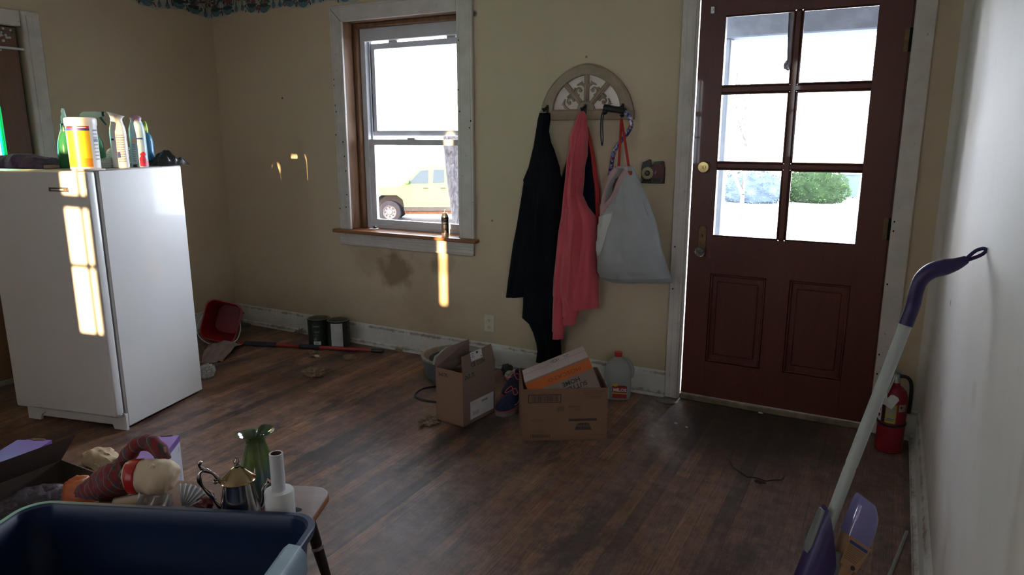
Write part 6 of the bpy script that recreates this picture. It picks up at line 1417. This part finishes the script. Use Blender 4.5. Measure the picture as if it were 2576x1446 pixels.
for (y_, z_, a_, mm) in ((-0.045, 0.262, 0.25, m_label), (-0.008, 0.252, -0.5, m_label)):
    T4 = Matrix.Translation((r + 0.012, y_, z_)) @ Matrix.Rotation(a_, 4, 'X') @ frame(Vector((0, 0, 0)), (0, 1, 0), (0, 0, 1)); mb = MB(); mb.prism([(-0.020, -0.030), (0.020, -0.030), (0.020, 0.022), (0.010, 0.030), (-0.010, 0.030), (-0.020, 0.022)], 0, 0.0008, mm, T4)
    if a_ > 0: mb.rect(-0.014, -0.008, 0.008, 0.014, m_red, T4, 0.0012); ringw = [(0.0 + 0.006 * cos(k), 0.003 + 0.006 * sin(k), 0.0016) for k in [i * pi / 6 for i in range(12)]]; mb.add(ringw, [tuple(range(12))], m_label, T4)
    mb.lines(-0.014, 0.014, -0.014, 2, 0.007, 0.001, m_inkg, T4, 3, 0.0012); mb.build('inspection_tag', t, world=False, flat=True)

# ------------------------------------------------------------------ spray mop leaning on the right wall
m_mopw = M('grey_white_pole', (0.40, 0.435, 0.42), 0.4, 0.05); m_mopp = M('deep_purple_plastic', (0.024, 0.009, 0.082), 0.4, 0.1); m_mopg = M('mop_grey', (0.16, 0.165, 0.16), 0.5)
TA, TB_, TC = W(2289, 790, 2.0), W(2143, 1165, 1.893), W(2096, 1290, 1.85); fd = (TC - TA).normalized(); t0 = TC + fd * ((0.035 - TC.z) / fd.z)
t = empty('spray_mop', (t0.x, t0.y, 0), 0, 'white and purple spray mop leaning with its hooked handle against the right wall', 'mop')
MB().tube([TA + fd * -0.01, TA.lerp(TB_, 0.3), TA.lerp(TB_, 0.75), TB_, TB_ + fd * 0.012], [0.0150, 0.0150, 0.0152, 0.0152, 0.0135], m_mopw, 20).build('upper_pole', t)
MB().tube([TB_ + fd * 0.008, TB_ + fd * 0.016, TC, TC + fd * 0.12], [0.0135, 0.0150, 0.0150, 0.0150], m_mopw, 20).build('lower_pole', t)
hp = [TA + fd * 0.03, W(2296, 770, 2.0), W(2306, 730, 2.0), W(2318, 702, 2.0), W(2342, 682, 2.0), W(2375, 672, 2.003), W(2405, 664, 2.007), W(2432, 652, 2.012)]
hp = smooth_path(hp, 6); nh = len(hp)
hr = [0.0172 if i < nh * .35 else 0.0172 + 0.003 * sin((i / nh - .35) / .65 * pi) - 0.009 * max(0, (i / nh - .72) / .28) for i in range(nh)]
h_ = MB().tube(hp, hr, m_mopp, 18).build('handle', t)
lp = [W(2428, 655, 2.012), W(2446, 650, 2.016), W(2470, 640, 2.020), W(2480, 630, 2.022), W(2474, 625, 2.022), W(2456, 630, 2.018), W(2438, 644, 2.014)]
MB().tube(smooth_path(lp, 5, True), 0.0045, m_mopp, 10, closed=True).build('hanging_loop', h_)
# body shell, bottle, nozzle and head
xax = cR - fd * cR.dot(fd); xax.normalize(); yax = fd.cross(xax).normalized()         # yax: across the shell, toward or from the viewer
if yax.dot(EYE - TC) < 0: yax = -yax
def mp(a, b_, c_): return TC + xax * a + yax * b_ + fd * c_
def mring(c_, x0, x1, y0, y1, k=2.6, n=28):
    o = []
    for j in range(n):
        a = 2 * pi * j / n; e = 2 / k; cc, ss = cos(a), sin(a)
        o.append(mp((x0 + x1) / 2 + (x1 - x0) / 2 * abs(cc) ** e * (1 if cc > 0 else -1), (y0 + y1) / 2 + (y1 - y0) / 2 * abs(ss) ** e * (1 if ss > 0 else -1), c_))
    return o
L_ = (TC - t0).length
def slantring(c_, dc, x0, x1, y0, y1):
    rr3 = mring(c_, x0, x1, y0, y1); return [v + fd * (dc * ((v - TC).dot(xax) - x0) / (x1 - x0)) for v in rr3]
mb = MB(); mb.loft([slantring(-0.012, 0.17, -0.026, 0.058, -0.040, 0.034), slantring(0.03, 0.14, -0.028, 0.058, -0.041, 0.035), mring(0.22, -0.030, 0.058, -0.041, 0.036), mring(0.30, -0.028, 0.050, -0.04, 0.034), mring(L_ - 0.05, -0.022, 0.030, -0.026, 0.026)], m_mopp, cap0=False)
mb.build('body_shell', t)
mb = MB(); mb.loft([mring(0.0, -0.034, -0.018, -0.018, 0.008), mring(0.02, -0.035, -0.018, -0.020, 0.010), mring(0.10, -0.034, -0.02, -0.024, 0.012), mring(0.12, -0.03, -0.022, -0.02, 0.006)], m_mopg); mb.build('side_rail', t)
mb = MB(); mb.loft([mring(0.085, 0.010, 0.064, -0.034, 0.028), mring(0.12, 0.008, 0.066, -0.036, 0.030), mring(0.20, 0.008, 0.062, -0.036, 0.030)], m_mopg, cap0=False); mb.build('bottle_cradle', t)
m_liq = M('lavender_liquid', (0.24, 0.22, 0.52), 0.15, 0.05, 6, coat=0.6, trans=0.15); m_tan = M('mop_label_tan', (0.38, 0.22, 0.115), 0.5, 0.06)
cb = [(c_ + 0.045, q1_ + 0.022, q2_ + 0.026, q3_, q4_) for c_, q1_, q2_, q3_, q4_ in [(-0.115, 0.022, 0.066, -0.022, 0.020), (-0.108, 0.020, 0.072, -0.030, 0.026), (-0.09, 0.018, 0.086, -0.033, 0.029), (-0.06, 0.018, 0.091, -0.034, 0.030), (-0.028, 0.018, 0.092, -0.034, 0.030), (-0.010, 0.018, 0.088, -0.034, 0.030), (0.03, 0.018, 0.080, -0.033, 0.029), (0.10, 0.018, 0.062, -0.031, 0.027), (0.13, 0.02, 0.056, -0.03, 0.026)]]
mb = MB()
def skew(c_, x0, x1, y0, y1): return [v + fd * (0.32 * max(0, (v - TC).dot(xax) - x0) * (1 if c_ < 0 else 0.9)) for v in mring(c_, x0, x1, y0, y1)]
mb.loft([skew(*q_) for q_ in cb], m_liq, matfn=lambda i, j: m_tan if i >= 5 else m_liq); bt = mb.build('solution_bottle', t)
mb = MB()
def lab(u, v, off=0.0316): return mp(0.044 + u * 1.1, off, v + 0.038 + 0.29 * u)
def lq(x0, x1, z0, z1, mat): mb.add([lab(x0, z0), lab(x1, z0), lab(x1, z1), lab(x0, z1)], [(0, 1, 2, 3)], mat)
mb.add([lab(0.0, -0.004, .0312), lab(0.058, -0.004, .0312), lab(0.045, 0.07, .0312), lab(0.0, 0.07, .0312)], [(0, 1, 2, 3)], m_tan)
lq(0.004, 0.052, 0.004, 0.012, m_inkb)
for k in range(8): lq(0.004, 0.050 - 0.002 * k, 0.016 + 0.005 * k, 0.0178 + 0.005 * k, M('label_brown_text', (0.20, 0.12, 0.08), 0.6))
mb.add([lab(0.033 + 0.006 * cos(k), 0.064 + 0.006 * sin(k), 0.032) for k in [i * pi / 7 for i in range(14)]], [tuple(range(14))], m_ink)
mb.build('printed_label', bt)
Th = Matrix.Translation((t0.x, t0.y, 0)) @ Matrix.Rotation(0.5, 4, 'Z')
MB().box((-0.13, -0.055, 0.004), (0.13, 0.055, 0.022), m_mopg, 0.006, Th).box((-0.03, -0.025, 0.018), (0.03, 0.025, 0.05), m_mopp, 0.008, Th).build('mop_head', t)
MB().box((-0.13, -0.058, 0.0008), (0.13, 0.058, 0.006), m_label, 0.002, Th).build('cleaning_pad', t)

# rod and wire on the floor
ra, rb = F(2281, 1341), F(2196, 1560); ra.z = rb.z = 0.0075
tag(MB().tube([ra, ra.lerp(rb, .02), ra.lerp(rb, .35), ra.lerp(rb, .37), rb], [0.0055, 0.0062, 0.0062, 0.0066, 0.0066], m_alum, 12).build('metal_rod'), 'thin aluminium rod lying on the floor along the right baseboard', 'rod')
wp = [F(a, b_) for a, b_ in ((1832, 1152), (1836, 1165), (1852, 1184), (1880, 1200), (1910, 1208), (1940, 1212), (1966, 1208), (1974, 1200))]
mb = MB(); mb.tube([Vector((q_.x, q_.y, 0.002 + 0.006 * abs(sin(i * .35)))) for i, q_ in enumerate(smooth_path(wp, 6))], 0.0026, m_black, 6)
wl = F(1912, 1214); mb.blob((wl.x, wl.y, 0.004), (0.022, 0.012, 0.004), M('dark_lint', (0.04, 0.03, 0.028), 1.0), 3, 0.5, 3, 3, 0.0008)
tag(mb.build('wire_scrap'), 'curved scrap of thin black wire on the floor before the front door', 'wire')
for k, (a, b_, s_) in enumerate(((1913, 1040, 0.012), (1700, 1066, 0.009), (1727, 1076, 0.008))):
    p = F(a, b_); tag(MB().blob((p.x, p.y, 0.004), (s_, s_ * .6, 0.004), M('scrap_white', (0.55, 0.54, 0.52), 0.8), k, 0.4, 3, 2, 0.0008).build('paper_scrap'), ('white paper scrap on the floor at the foot of the front door', 'white paper scrap, the farther of two near the pale arc on the floor', 'white paper scrap, the nearer of two near the pale arc on the floor')[k], 'scrap')
p = Vector((-0.965, YB - 0.10, 0)); tag(MB().blob((p.x, p.y, 0.008), (0.05, 0.022, 0.010), M('torn_grey_strip', (0.22, 0.21, 0.19), 0.9), 4, 0.5, 2.5, 3, 0.001, oct=3).build('debris'), 'grey torn debris on the floor at the left foot of the door frame', 'debris')

# ------------------------------------------------------------------ foreground: blue tote
tx, ty = Vector((0.92, 0.392, 0)).normalized(), Vector((-0.392, 0.92, 0)).normalized(); R0 = Vector((-1.205, 1.213, 0)); tw, td, thh = 0.80, 0.46, 0.45
tc = R0 - tx * (tw / 2) - ty * (td / 2)
m_tote = M('navy_tote_plastic', (0.005, 0.017, 0.056), 0.40, 0.06, 6); m_latch = M('grey_latch', (0.20, 0.27, 0.32), 0.4)
t = empty('storage_tote', tc, atan2(tx.y, tx.x), 'large open dark blue plastic storage tote in the foreground', 'storage tote')
mb = MB(); rings = []
for w, d, rd, z in ((tw - .10, td - .10, 0.05, 0.002), (tw - .035, td - .035, 0.06, thh - 0.03), (tw - .012, td - .012, 0.065, thh - 0.028), (tw - .002, td - .002, 0.07, thh - 0.012), (tw, td, 0.07, thh - 0.003), (tw - .006, td - .006, 0.068, thh), (tw - .030, td - .030, 0.06, thh), (tw - .040, td - .040, 0.06, thh - 0.006), (tw - .046, td - .046, 0.058, thh - 0.05), (tw - .062, td - .062, 0.055, thh - 0.14), (tw - .066, td - .066, 0.055, thh - 0.145), (tw - .108, td - .108, 0.045, 0.008)):
    rings.append([Vector((x, y, z)) for x, y in rrect(w, d, rd, 8)])
mb.loft(rings, m_tote); body = mb.build('body', t, world=False)
for k, z_ in ((0, 0.405), (1, 0.375), (2, 0.345)): MB().box((tw / 2 - 0.062, 0.09 - 0.008 * k, z_), (tw / 2 - 0.026 - .004 * k, 0.10 - 0.008 * k, z_ + 0.018), m_tote, 0.003).build('inner_rib', body, world=False)
for s_ in (1, -1):
    mb = MB(); pr = [(s_ * (tw / 2 - 0.040), thh - 0.055), (s_ * (tw / 2 - 0.036), thh + 0.004), (s_ * (tw / 2 - 0.022), thh + 0.016), (s_ * (tw / 2 + 0.004), thh + 0.012), (s_ * (tw / 2 + 0.018), thh - 0.008), (s_ * (tw / 2 + 0.020), thh - 0.050), (s_ * (tw / 2 + 0.012), thh - 0.052), (s_ * (tw / 2 + 0.008), thh - 0.012), (s_ * (tw / 2 - 0.002), thh + 0.003), (s_ * (tw / 2 - 0.022), thh + 0.004), (s_ * (tw / 2 - 0.03), thh - 0.006), (s_ * (tw / 2 - 0.033), thh - 0.055)]
    mb.loft([[Vector((x, y_, z)) for x, z in pr] for y_ in (-0.075, -0.068, 0.058, 0.065)], m_latch); mb.build('handle_latch', t, world=False, recalc=True)

# ------------------------------------------------------------------ low wooden bench behind the tote with teapot, vase, wrap roll
BZ = 0.38; bC = Vector((-1.372, 1.432, 0)); bl, bdp = 0.64, 0.235
m_bench = wood('bench_top_wood', (0.145, 0.062, 0.036), (0.185, 0.085, 0.050), 'X', 2.0, 0.6, (0.05, 0.02, 0.012), 8); m_bedge = M('bench_edge', (0.26, 0.105, 0.04), 0.4, 0.1); m_leg = M('dark_bench_leg', (0.018, 0.012, 0.012), 0.3)
bcn = bC - tx * (bl / 2) - ty * (bdp / 2)
t = empty('low_bench', bcn, atan2(tx.y, tx.x), 'low brown wooden bench with rounded corners and a hand slot, behind the blue tote', 'bench')
mb = MB(); rg = lambda k, z: [Vector((x, y, z)) for x, y in rrect(bl - k, bdp - k, 0.055, 8)]
mb.loft([rg(0.012, BZ - 0.026), rg(0.0, BZ - 0.020), rg(0.0, BZ - 0.006), rg(0.006, BZ - 0.001), rg(0.012, BZ)], m_bedge, matfn=lambda i, j: m_bedge if i < 3 else m_bench)
mb.f[-1] = mb.f[-1]; mb.m[-1] = mb.mi(m_bench)
bt_ = mb.build('bench_top', t, world=False)
MB().lathe([(0.016, 0.0006), (0, 0.0008)], m_hole, 24, Matrix.Translation((bl / 2 - 0.075, -0.02, BZ)), 1.9, 0.8).build('hand_slot', bt_, world=False)
for sx_ in (-1, 1):
    for sy_ in (-1, 1):
        a = Vector((sx_ * (bl / 2 - 0.075), sy_ * 0.065, BZ - 0.026)); b_ = Vector((sx_ * (bl / 2 - 0.005), sy_ * 0.085, 0.002))
        lg = MB().tube([a, a.lerp(b_, .5), b_], [0.018, 0.016, 0.011], m_leg, 14).build('leg', t, world=False)
        MB().tube([a.lerp(b_, .40), a.lerp(b_, .43)], [0.0185, 0.0183], m_steel, 14).build('ring', lg, world=False)
def bench(px, n0):
    """point on the bench top under the sight line px, n0 metres behind the tote rim"""
    r_ = ray(px, 1200); t_ = (ty.dot(R0) + n0) / (ty.x * r_.x + ty.y * r_.y); return Vector((r_.x * t_, r_.y * t_, BZ))
def zat(px, py, p): r_ = ray(px, py); return EYE.z + r_.z * (Vector((p.x, p.y)).length / Vector((r_.x, r_.y)).length)
def pxm(p): return FPX / (_f.dot(p - EYE))           # pixels per metre at p

# green vase
m_vase, nt_, b_ = new_mat('green_drip_glaze'); v_ = coords(nt_); sx3 = N(nt_, 'ShaderNodeSeparateXYZ'); L(nt_, v_, sx3.inputs[0]); nn_ = nz(nt_, coords(nt_, (1, 1, 0.35)), 22, 4)
kk = math_(nt_, 'ADD', math_(nt_, 'DIVIDE', sx3.outputs['Z'], 0.25), math_(nt_, 'MULTIPLY_ADD', nn_, 0.4, -0.2)); L(nt_, ramp(nt_, kk, [(0.1, (0.05, 0.08, 0.05)), (0.3, (0.06, 0.12, 0.11)), (0.5, (0.10, 0.14, 0.035)), (0.75, (0.05, 0.09, 0.035)), (0.95, (0.085, 0.14, 0.045))]), b_.inputs['Base Color']); setp(b_, rough=0.12, coat=0.6)
pv = bench(650, 0.185); k = pxm(Vector((pv.x, pv.y, 0.5))); hz = zat(650, 1086, pv) - BZ
t = empty('vase', pv, toward(pv), 'green glazed pottery vase with a flared rim on the bench behind the teapot', 'vase')
prof = [(0.036, 0.001), (0.046, 0.006), (0.052, 0.05), (0.051, hz * .42), (0.045, hz * .55), (0.034, hz * .72), (0.0275, hz * .84), (0.0275, hz * .89), (0.036, hz * .955), (0.0525, hz * 1.0), (0.0535, hz * 1.005), (0.050, hz * 1.002), (0.034, hz * .95), (0.024, hz * .88), (0.024, hz * .75)]
rings = []
for r_, z_ in prof:
    ring_ = []
    for j in range(64):
        a = 2 * pi * j / 64; d_ = ((a - pi * 0.92 + pi) % (2 * pi)) - pi; w_ = max(0, (z_ / hz - .9) / .1)
        q_ = r_ * (1 - 0.38 * w_ * math.exp(-(d_ / 0.22) ** 2)); dz = w_ * (-0.006 * (1 / (1 + math.exp(-d_ * 14)) - .5) * math.exp(-(d_ / 1.2) ** 2) * 2 + 0.004 * cos(a)) + 0.0006 * sin(z_ * 500)
        ring_.append(Vector((q_ * cos(a), q_ * sin(a), z_ + dz)))
    rings.append(ring_)
MB().loft(rings, m_vase, cap1=True).build('body', t, world=False)

# silver teapot
m_silver = M('tarnished_silver', (0.40, 0.37, 0.35), 0.14, 0.2, 8, metal=1.0); m_silg = M('gilt_silver_lid', (0.42, 0.31, 0.17), 0.16, 0.2, 8, metal=1.0)
pt = bench(598, 0.06); k = pxm(Vector((pt.x, pt.y, 0.5))); tz = zat(597, 1206, pt) - BZ; tr = 43.5 / k
t = empty('teapot', pt, toward(pt) + pi / 2, 'tarnished silver teapot with a scroll handle and pointed finial on the bench', 'teapot')
MB().lathe([(tr * .9, 0.001), (tr * 1.0, 0.004), (tr * .95, 0.010), (tr * 1.16, tz * .22), (tr * 1.14, tz * .32), (tr * 1.02, tz * .52), (tr * .91, tz * .75), (tr * .86, tz * .9), (tr * .84, tz * .97), (tr * .9, tz)], m_silver, 48).build('body', t, world=False)
hl = (1206 - 1170) / k
ld = MB().lathe([(tr * 1.0, tz), (tr * 1.02, tz + 0.002), (tr * .97, tz + 0.006), (tr * .75, tz + hl * .35), (tr * .42, tz + hl * .75), (tr * .2, tz + hl * .95), (0.004, tz + hl)], m_silg, 48).build('lid', t, world=False)
MB().lathe([(0.004, tz + hl - .002), (0.008, tz + hl + 0.002), (0.004, tz + hl + .005), (0.0075, tz + hl + 0.011), (0.0065, tz + hl + 0.017), (0.003, tz + hl + .022), (0.0028, tz + hl + .026), (0, tz + hl + .028)], m_silver, 20).build('finial', ld, world=False)
def tp(a, b_): q_ = zat(a, b_, pt) - BZ; return Vector(((a - 598) / k, 0, q_))
hb_ = smooth_path([tp(556, 1212), tp(548, 1196), tp(536, 1186), tp(522, 1182), tp(512, 1192), tp(511, 1212), tp(520, 1230), tp(534, 1247), tp(541, 1262), tp(552, 1278)], 6)
mb = MB(); mb.tube(hb_, [0.0048 + 0.0014 * sin(i * .5) for i in range(len(hb_))], m_silver, 12)
mb.tube(smooth_path([tp(536, 1186), tp(522, 1180), tp(514, 1170), tp(515, 1162), tp(519, 1164)], 5), [0.005] * 8 + [0.004] * 8 + [0.005] * 5, m_silver, 10); mb.blob(tp(550, 1206), (0.008, 0.007, 0.010), m_silver, 1, 0.3, 4, 3); mb.blob(tp(546, 1212), (0.006, 0.005, 0.006), m_silver, 2, 0.3, 4, 3); mb.build('handle', t, world=False)
sp_ = smooth_path([tp(628, 1284), tp(645, 1276), tp(655, 1258), tp(657, 1236), tp(661, 1222), tp(672, 1210)], 6)
MB().tube(sp_, [0.013 - 0.0068 * min(1, i / (len(sp_) - 8)) + (0.002 if i > len(sp_) - 3 else 0) for i in range(len(sp_))], m_silver, 14).build('spout', t, world=False)

# roll of stretch wrap
pr_ = bench(699, 0.052); k = pxm(Vector((pr_.x, pr_.y, 0.5))); zb_ = zat(699, 1232, pr_) - BZ; zt_ = zat(693, 1142, pr_) - BZ
t = empty('stretch_wrap_roll', pr_, 0, 'white roll of stretch wrap standing on its end beside the teapot', 'wrap roll')
m_wrap = M('milky_wrap', (0.62, 0.62, 0.60), 0.35, 0.05, 8, sss=0.0); m_tubec = M('white_core', (0.55, 0.56, 0.58), 0.5, 0.05); m_corei = M('cardboard_core', (0.12, 0.055, 0.035), 0.8)
rb_, rc_ = 36.5 / k, 17.0 / k; tl = Matrix.Shear('XY', 4, (-0.03, 0.0)) if False else Matrix.Identity(4)
MB().lathe([(rb_ * .97, 0.001), (rb_, 0.005), (rb_, zb_ - .005), (rb_ * .93, zb_), (rc_, zb_ + .001)], m_wrap, 40).build('wrap', t, world=False)
MB().lathe([(rc_, zb_ - .01), (rc_, zt_), (rc_ * .78, zt_), (rc_ * .76, zt_ - 0.05), (0, zt_ - 0.05)], m_tubec, 32, matfn=lambda i, j: m_tubec if i < 2 else m_corei, off=[(0, 0), (-0.004, 0.003), (-0.004, 0.003), (-0.003, 0.002), (0, 0)]).build('core_tube', t, world=False)
# white scalloped fan and red gauze bag on the bench
pw = bench(462, 0.10); mb = MB(); ww_ = 0.045
def fan(u, v):
    a = (u - .5) * 1.3 + 0.5; r_ = 0.012 + v * (0.062 + 0.004 * abs(sin(u * 7 * pi))); p_ = pw + cR * (r_ * sin(a) - 0.012) + Vector((0, 0, 0.004 + r_ * cos(a) * 0.9)) + cFh * (0.012 * v * v + 0.003 * sin(u * 14 * pi)); return p_
tag(mb.sheet(fan, 56, 6, M('shell_white', (0.52, 0.53, 0.52), 0.35), None, 0.0012).build('scallop_fan'), 'small white scalloped fan standing on the bench right of the cloth doll', 'fan')
pg_ = bench(505, 0.135); tag(MB().blob(pg_ + Vector((0, 0, 0.018)), (0.040, 0.028, 0.022), M('red_gauze', (0.24, 0.065, 0.065), 0.6, 0.4, 40), 4, 0.3, 3, 4, BZ + .001).build('gauze_bag'), 'dull red gauzy pouch lying on the bench left of the teapot', 'pouch')

# ------------------------------------------------------------------ open carton at the left, cloth doll, orange satin
K = Vector((-2.447, 1.244, 0)); cz = 0.30; m_drk = M('carton_grey_brown', (0.115, 0.085, 0.068), 0.85, 0.1, 5)
t = empty('open_carton', (-2.25, 1.02, 0), 0, 'open brown carton with raised flap behind the left end of the blue tote', 'cardboard box')
x0, x1, y0, y1 = -2.447, -2.055, 0.78, 1.244
mb = MB(); mb.box((x0, y0, 0.001), (x0 + th, y1, cz), m_drk); mb.box((x1 - th, y0, 0.001), (x1, y1, cz), m_drk); mb.box((x0, y1 - th, 0.001), (x1, y1, cz), m_drk); mb.box((x0, y0, 0.001), (x1, y0 + th, cz), m_drk); mb.box((x0, y0, 0.001), (x1, y1, 0.006), m_drk); mb.build('body', t, flat=True)
e = F(190, 1095, 0.43); e0 = Vector((e.x, y0 - .02, 0.43)); mb = MB(); mb.add([(x0, y0, cz), (x0, y1, cz), (e.x, e.y, 0.43), e0], [(0, 1, 2, 3)], m_drk); mb.add([(x0 - th, y0, cz), (x0 - th, y1, cz), (e.x - th, e.y, 0.43), (e0.x - th, e0.y, .43)], [(3, 2, 1, 0), (2, 3, -1, -2) if False else (1, 2, 3, 0)], m_drk)
mb.build('flap', t, flat=True)
# purple and white cartons on the floor behind
m_pur = M('purple_print', (0.20, 0.075, 0.36), 0.35, 0.08, 5); m_lilacw = M('lilac_white_card', (0.56, 0.56, 0.64), 0.45, 0.05); m_pedge = M('purple_edge', (0.14, 0.04, 0.30), 0.35)
def purple_box(corner, ang, w, d, h, label, lettered):
    t = empty('purple_box', corner, ang, label, 'cardboard box', 'purple and white cartons on the floor by the fridge')
    # local x along the far edge (corner at x=0, going negative), local y toward the viewer is negative
    mb = MB(); mb.box((-w, -d, 0.001), (0, 0, h - 0.002), m_lilacw, 0.002); Tz = Matrix.Translation((0, 0, h - 0.0015))
    mb.rect(-w, -d, 0, 0, m_pur, Tz); mb.rect(-0.0005, -d, 0.0008, 0, m_pedge, Tz); Tx = frame(Vector((0.0006, 0, 0)), (0, 1, 0), (0, 0, 1)); mb.rect(-d, h - 0.026, 0, h - 0.002, m_pedge, Tx)
    mb.prism([(-w * .55, -0.004), (-w * .2, -0.004), (-w * .2, 0.003), (-w * .55, 0.003)], -0.004, 0.003, m_cardin, Tz); mb.prism([(-0.03, -d * .62), (0.0, -d * .62), (0.0, -d * .50), (-0.03, -d * .50)], 0.0003, 0.0006, m_pedge, Tz)
    if lettered:
        mb.text('Soft Silk', 0.034, m_inkg, Tx @ Matrix.Translation((-0.055, 0.085, 0.0004)) @ Matrix.Rotation(pi / 2, 4, 'Z')) if False else None
        mb.lines(-0.045, -0.012, 0.10, 9, 0.009, 0.003, m_inkg, Tx, 3, 0.0004); mb.lines(-0.035, -0.015, 0.185, 3, 0.007, 0.003, m_inkg, Tx, 5, 0.0004)
    mb.build('carton', t, world=False, flat=True)
Bp = F(465, 1225); Cp = F(413, 1153, 0.215); dv = Vector((Cp.x - Bp.x, Cp.y - Bp.y, 0)); dl = dv.length; pang = atan2(-dv.y, -dv.x) - pi / 2
purple_box(Bp, pang, 0.125, dl + 0.06, 0.228, 'purple and white carton standing upright behind the cloth doll', True)
p2 = F(130, 1105, 0.228); purple_box(Vector((p2.x, p2.y, 0)), pang - 0.15, 0.135, 0.26, 0.228, 'purple and white carton behind the raised flap of the open carton', False)
p = F(248, 1180); tag(MB().blob((p.x, p.y + 0.02, 0.035), (0.10, 0.055, 0.05), M('cream_cloth', (0.50, 0.38, 0.24), 0.85, 0.1), 3, 0.25, 2, 4, 0.001, oct=3).build('cream_bundle'), 'cream cloth bundle on the floor behind the open carton and doll', 'cloth')
# plaid cloth
m_plaid, nt_, b_ = new_mat('red_plaid_cloth'); v_ = coords(nt_); sx3 = N(nt_, 'ShaderNodeSeparateXYZ'); L(nt_, v_, sx3.inputs[0])
uu_ = math_(nt_, 'ADD', sx3.outputs['X'], math_(nt_, 'MULTIPLY', sx3.outputs['Z'], 0.8)); vv_ = math_(nt_, 'ADD', sx3.outputs['Y'], math_(nt_, 'MULTIPLY', sx3.outputs['Z'], -0.5))
c_ = (0.055, 0.045, 0.05)
f1 = math_(nt_, 'FRACT', math_(nt_, 'MULTIPLY', uu_, 38)); f2 = math_(nt_, 'FRACT', math_(nt_, 'MULTIPLY', vv_, 38))
c1_ = ramp(nt_, f1, [(0.0, (0.20, 0.012, 0.014)), (0.30, (0.05, 0.045, 0.05)), (0.46, (0.42, 0.25, 0.12)), (0.52, (0.045, 0.05, 0.06)), (0.8, (0.16, 0.012, 0.02))]); c2_ = ramp(nt_, f2, [(0.0, (0.20, 0.02, 0.02)), (0.4, (0.05, 0.045, 0.05)), (0.7, (0.09, 0.08, 0.08)), (0.9, (0.2, 0.02, 0.02))])
for r_ in [q_ for q_ in nt_.nodes if q_.type == 'VALTORGB']: r_.color_ramp.interpolation = 'CONSTANT'
L(nt_, mixc(nt_, 0.38, c1_, c2_), b_.inputs['Base Color']); setp(b_, rough=0.9)
m_crm = M('cream_muslin', (0.60, 0.47, 0.33), 0.85, 0.06, 10, 0.2, 200); m_rib = M('red_satin_ribbon', (0.42, 0.015, 0.015), 0.35); m_sat = M('ivory_satin', (0.42, 0.37, 0.35), 0.35, 0.12, 20)
H = F(397, 1205, 0.437); kd = pxm(H); t = empty('cloth_doll', (H.x, H.y, BZ), 0, 'stuffed cream cloth doll in red plaid dress with red ribbon, lying beyond the tote', 'doll')
def dp(a, b_, off=0.0): return H + cR * ((a - 397) / kd) + Vector((0, 0, -(b_ - 1205) / kd / 0.97)) + cFh * off
def bodyloft(path, mat, n=28, sq_=1.0, wav=0.0, name='body', par=None, thin=0.8):
    pts = [dp(a, b_, o_) for a, b_, r_, o_ in path]; rad = [r_ / kd for a, b_, r_, o_ in path]; pts2 = smooth_path(pts, 6); rr3 = []
    for i in range(len(pts2)): u = i / 6; i0 = min(int(u), len(rad) - 1); i1 = min(i0 + 1, len(rad) - 1); rr3.append(rad[i0] + (rad[i1] - rad[i0]) * (u - i0))
    mb = MB(); mb.tube(pts2, rr3, mat, n)
    if wav:
        for v in mb.v: v += (v - H).normalized() * wav * noise.noise(v * 45) + Vector((0, 0, 0.5 * wav * noise.noise(v * 90)))
    for v in mb.v: v.z = max(v.z, BZ + 0.0015 if v.x > -2.03 else cz * 0.55)
    return mb.build(name, par or t)
head = bodyloft([(320, 1196, 36, 0), (335, 1197, 38, 0), (362, 1198, 42, 0), (390, 1199, 45, 0), (415, 1201, 45, 0), (432, 1204, 38, 0), (441, 1207, 22, 0), (445, 1208, 4, 0)], m_crm, 36, wav=0.004, name='head')
MB().blob(dp(397, 1166, -0.02), (0.012, 0.010, 0.012), m_crm, 1, 0.3, 3, 3).build('nose', head)
bodyloft([(333, 1197, 40, 0), (336, 1197, 42.5, 0), (352, 1198, 44.5, 0), (357, 1198, 43, 0)], m_rib, 36, name='ribbon')
bodyloft([(326, 1195, 37, 0), (300, 1204, 44, 0), (268, 1220, 44, 0.01), (236, 1238, 38, 0.02), (205, 1256, 34, 0.03), (185, 1272, 26, 0.03)], m_plaid, 36, wav=0.012, name='dress')
bodyloft([(292, 1192, 20, 0.03), (308, 1158, 20, 0.05), (332, 1136, 19, 0.06), (362, 1134, 20, 0.06), (386, 1150, 20, 0.05), (400, 1172, 17, 0.04)], m_plaid, 24, wav=0.006, name='sleeve')
bodyloft([(296, 1256, 13, -0.02), (330, 1250, 15, -0.03), (372, 1242, 16, -0.03), (384, 1240, 10, -0.03)], m_crm, 18, wav=0.002, name='arm')
mb = MB()
def colf(u, v):
    a = 366 + 82 * u; b_ = 1222 + 10 * sin(u * pi) + v * (30 + 6 * sin(u * 16)); q_ = dp(a, b_, -0.036 - 0.010 * sin(u * 15 + v * 2) - 0.015 * v); q_.z = max(q_.z, BZ + .002); return q_
mb.sheet(colf, 44, 10, m_sat, None, 0.0015); mb.build('collar', t)
# orange satin and clear bag inside the carton
p = F(205, 1232, 0.315); mb = MB(); mb.blob((min(p.x, x1 - 0.075), p.y, 0.300), (0.062, 0.05, 0.055), M('orange_satin', (0.55, 0.13, 0.045), 0.4, 0.15, 12), 2, 0.22, 1.8, 4)
tag(mb.build('satin_bow'), 'bundle of orange satin inside the open carton beside the doll dress', 'satin')
p = F(85, 1252, 0.28); tag(MB().blob((p.x, min(p.y, 1.1), 0.245), (0.10, 0.10, 0.05), film('dim_clear_bag', (0.25, 0.20, 0.22), 0.35, 0.12, 0.5), 6, 0.35, 2.2, 4, oct=3, ridged=True).build('clear_bag', angle=24), 'clear plastic bag of odds and ends in the front of the open carton', 'bag')
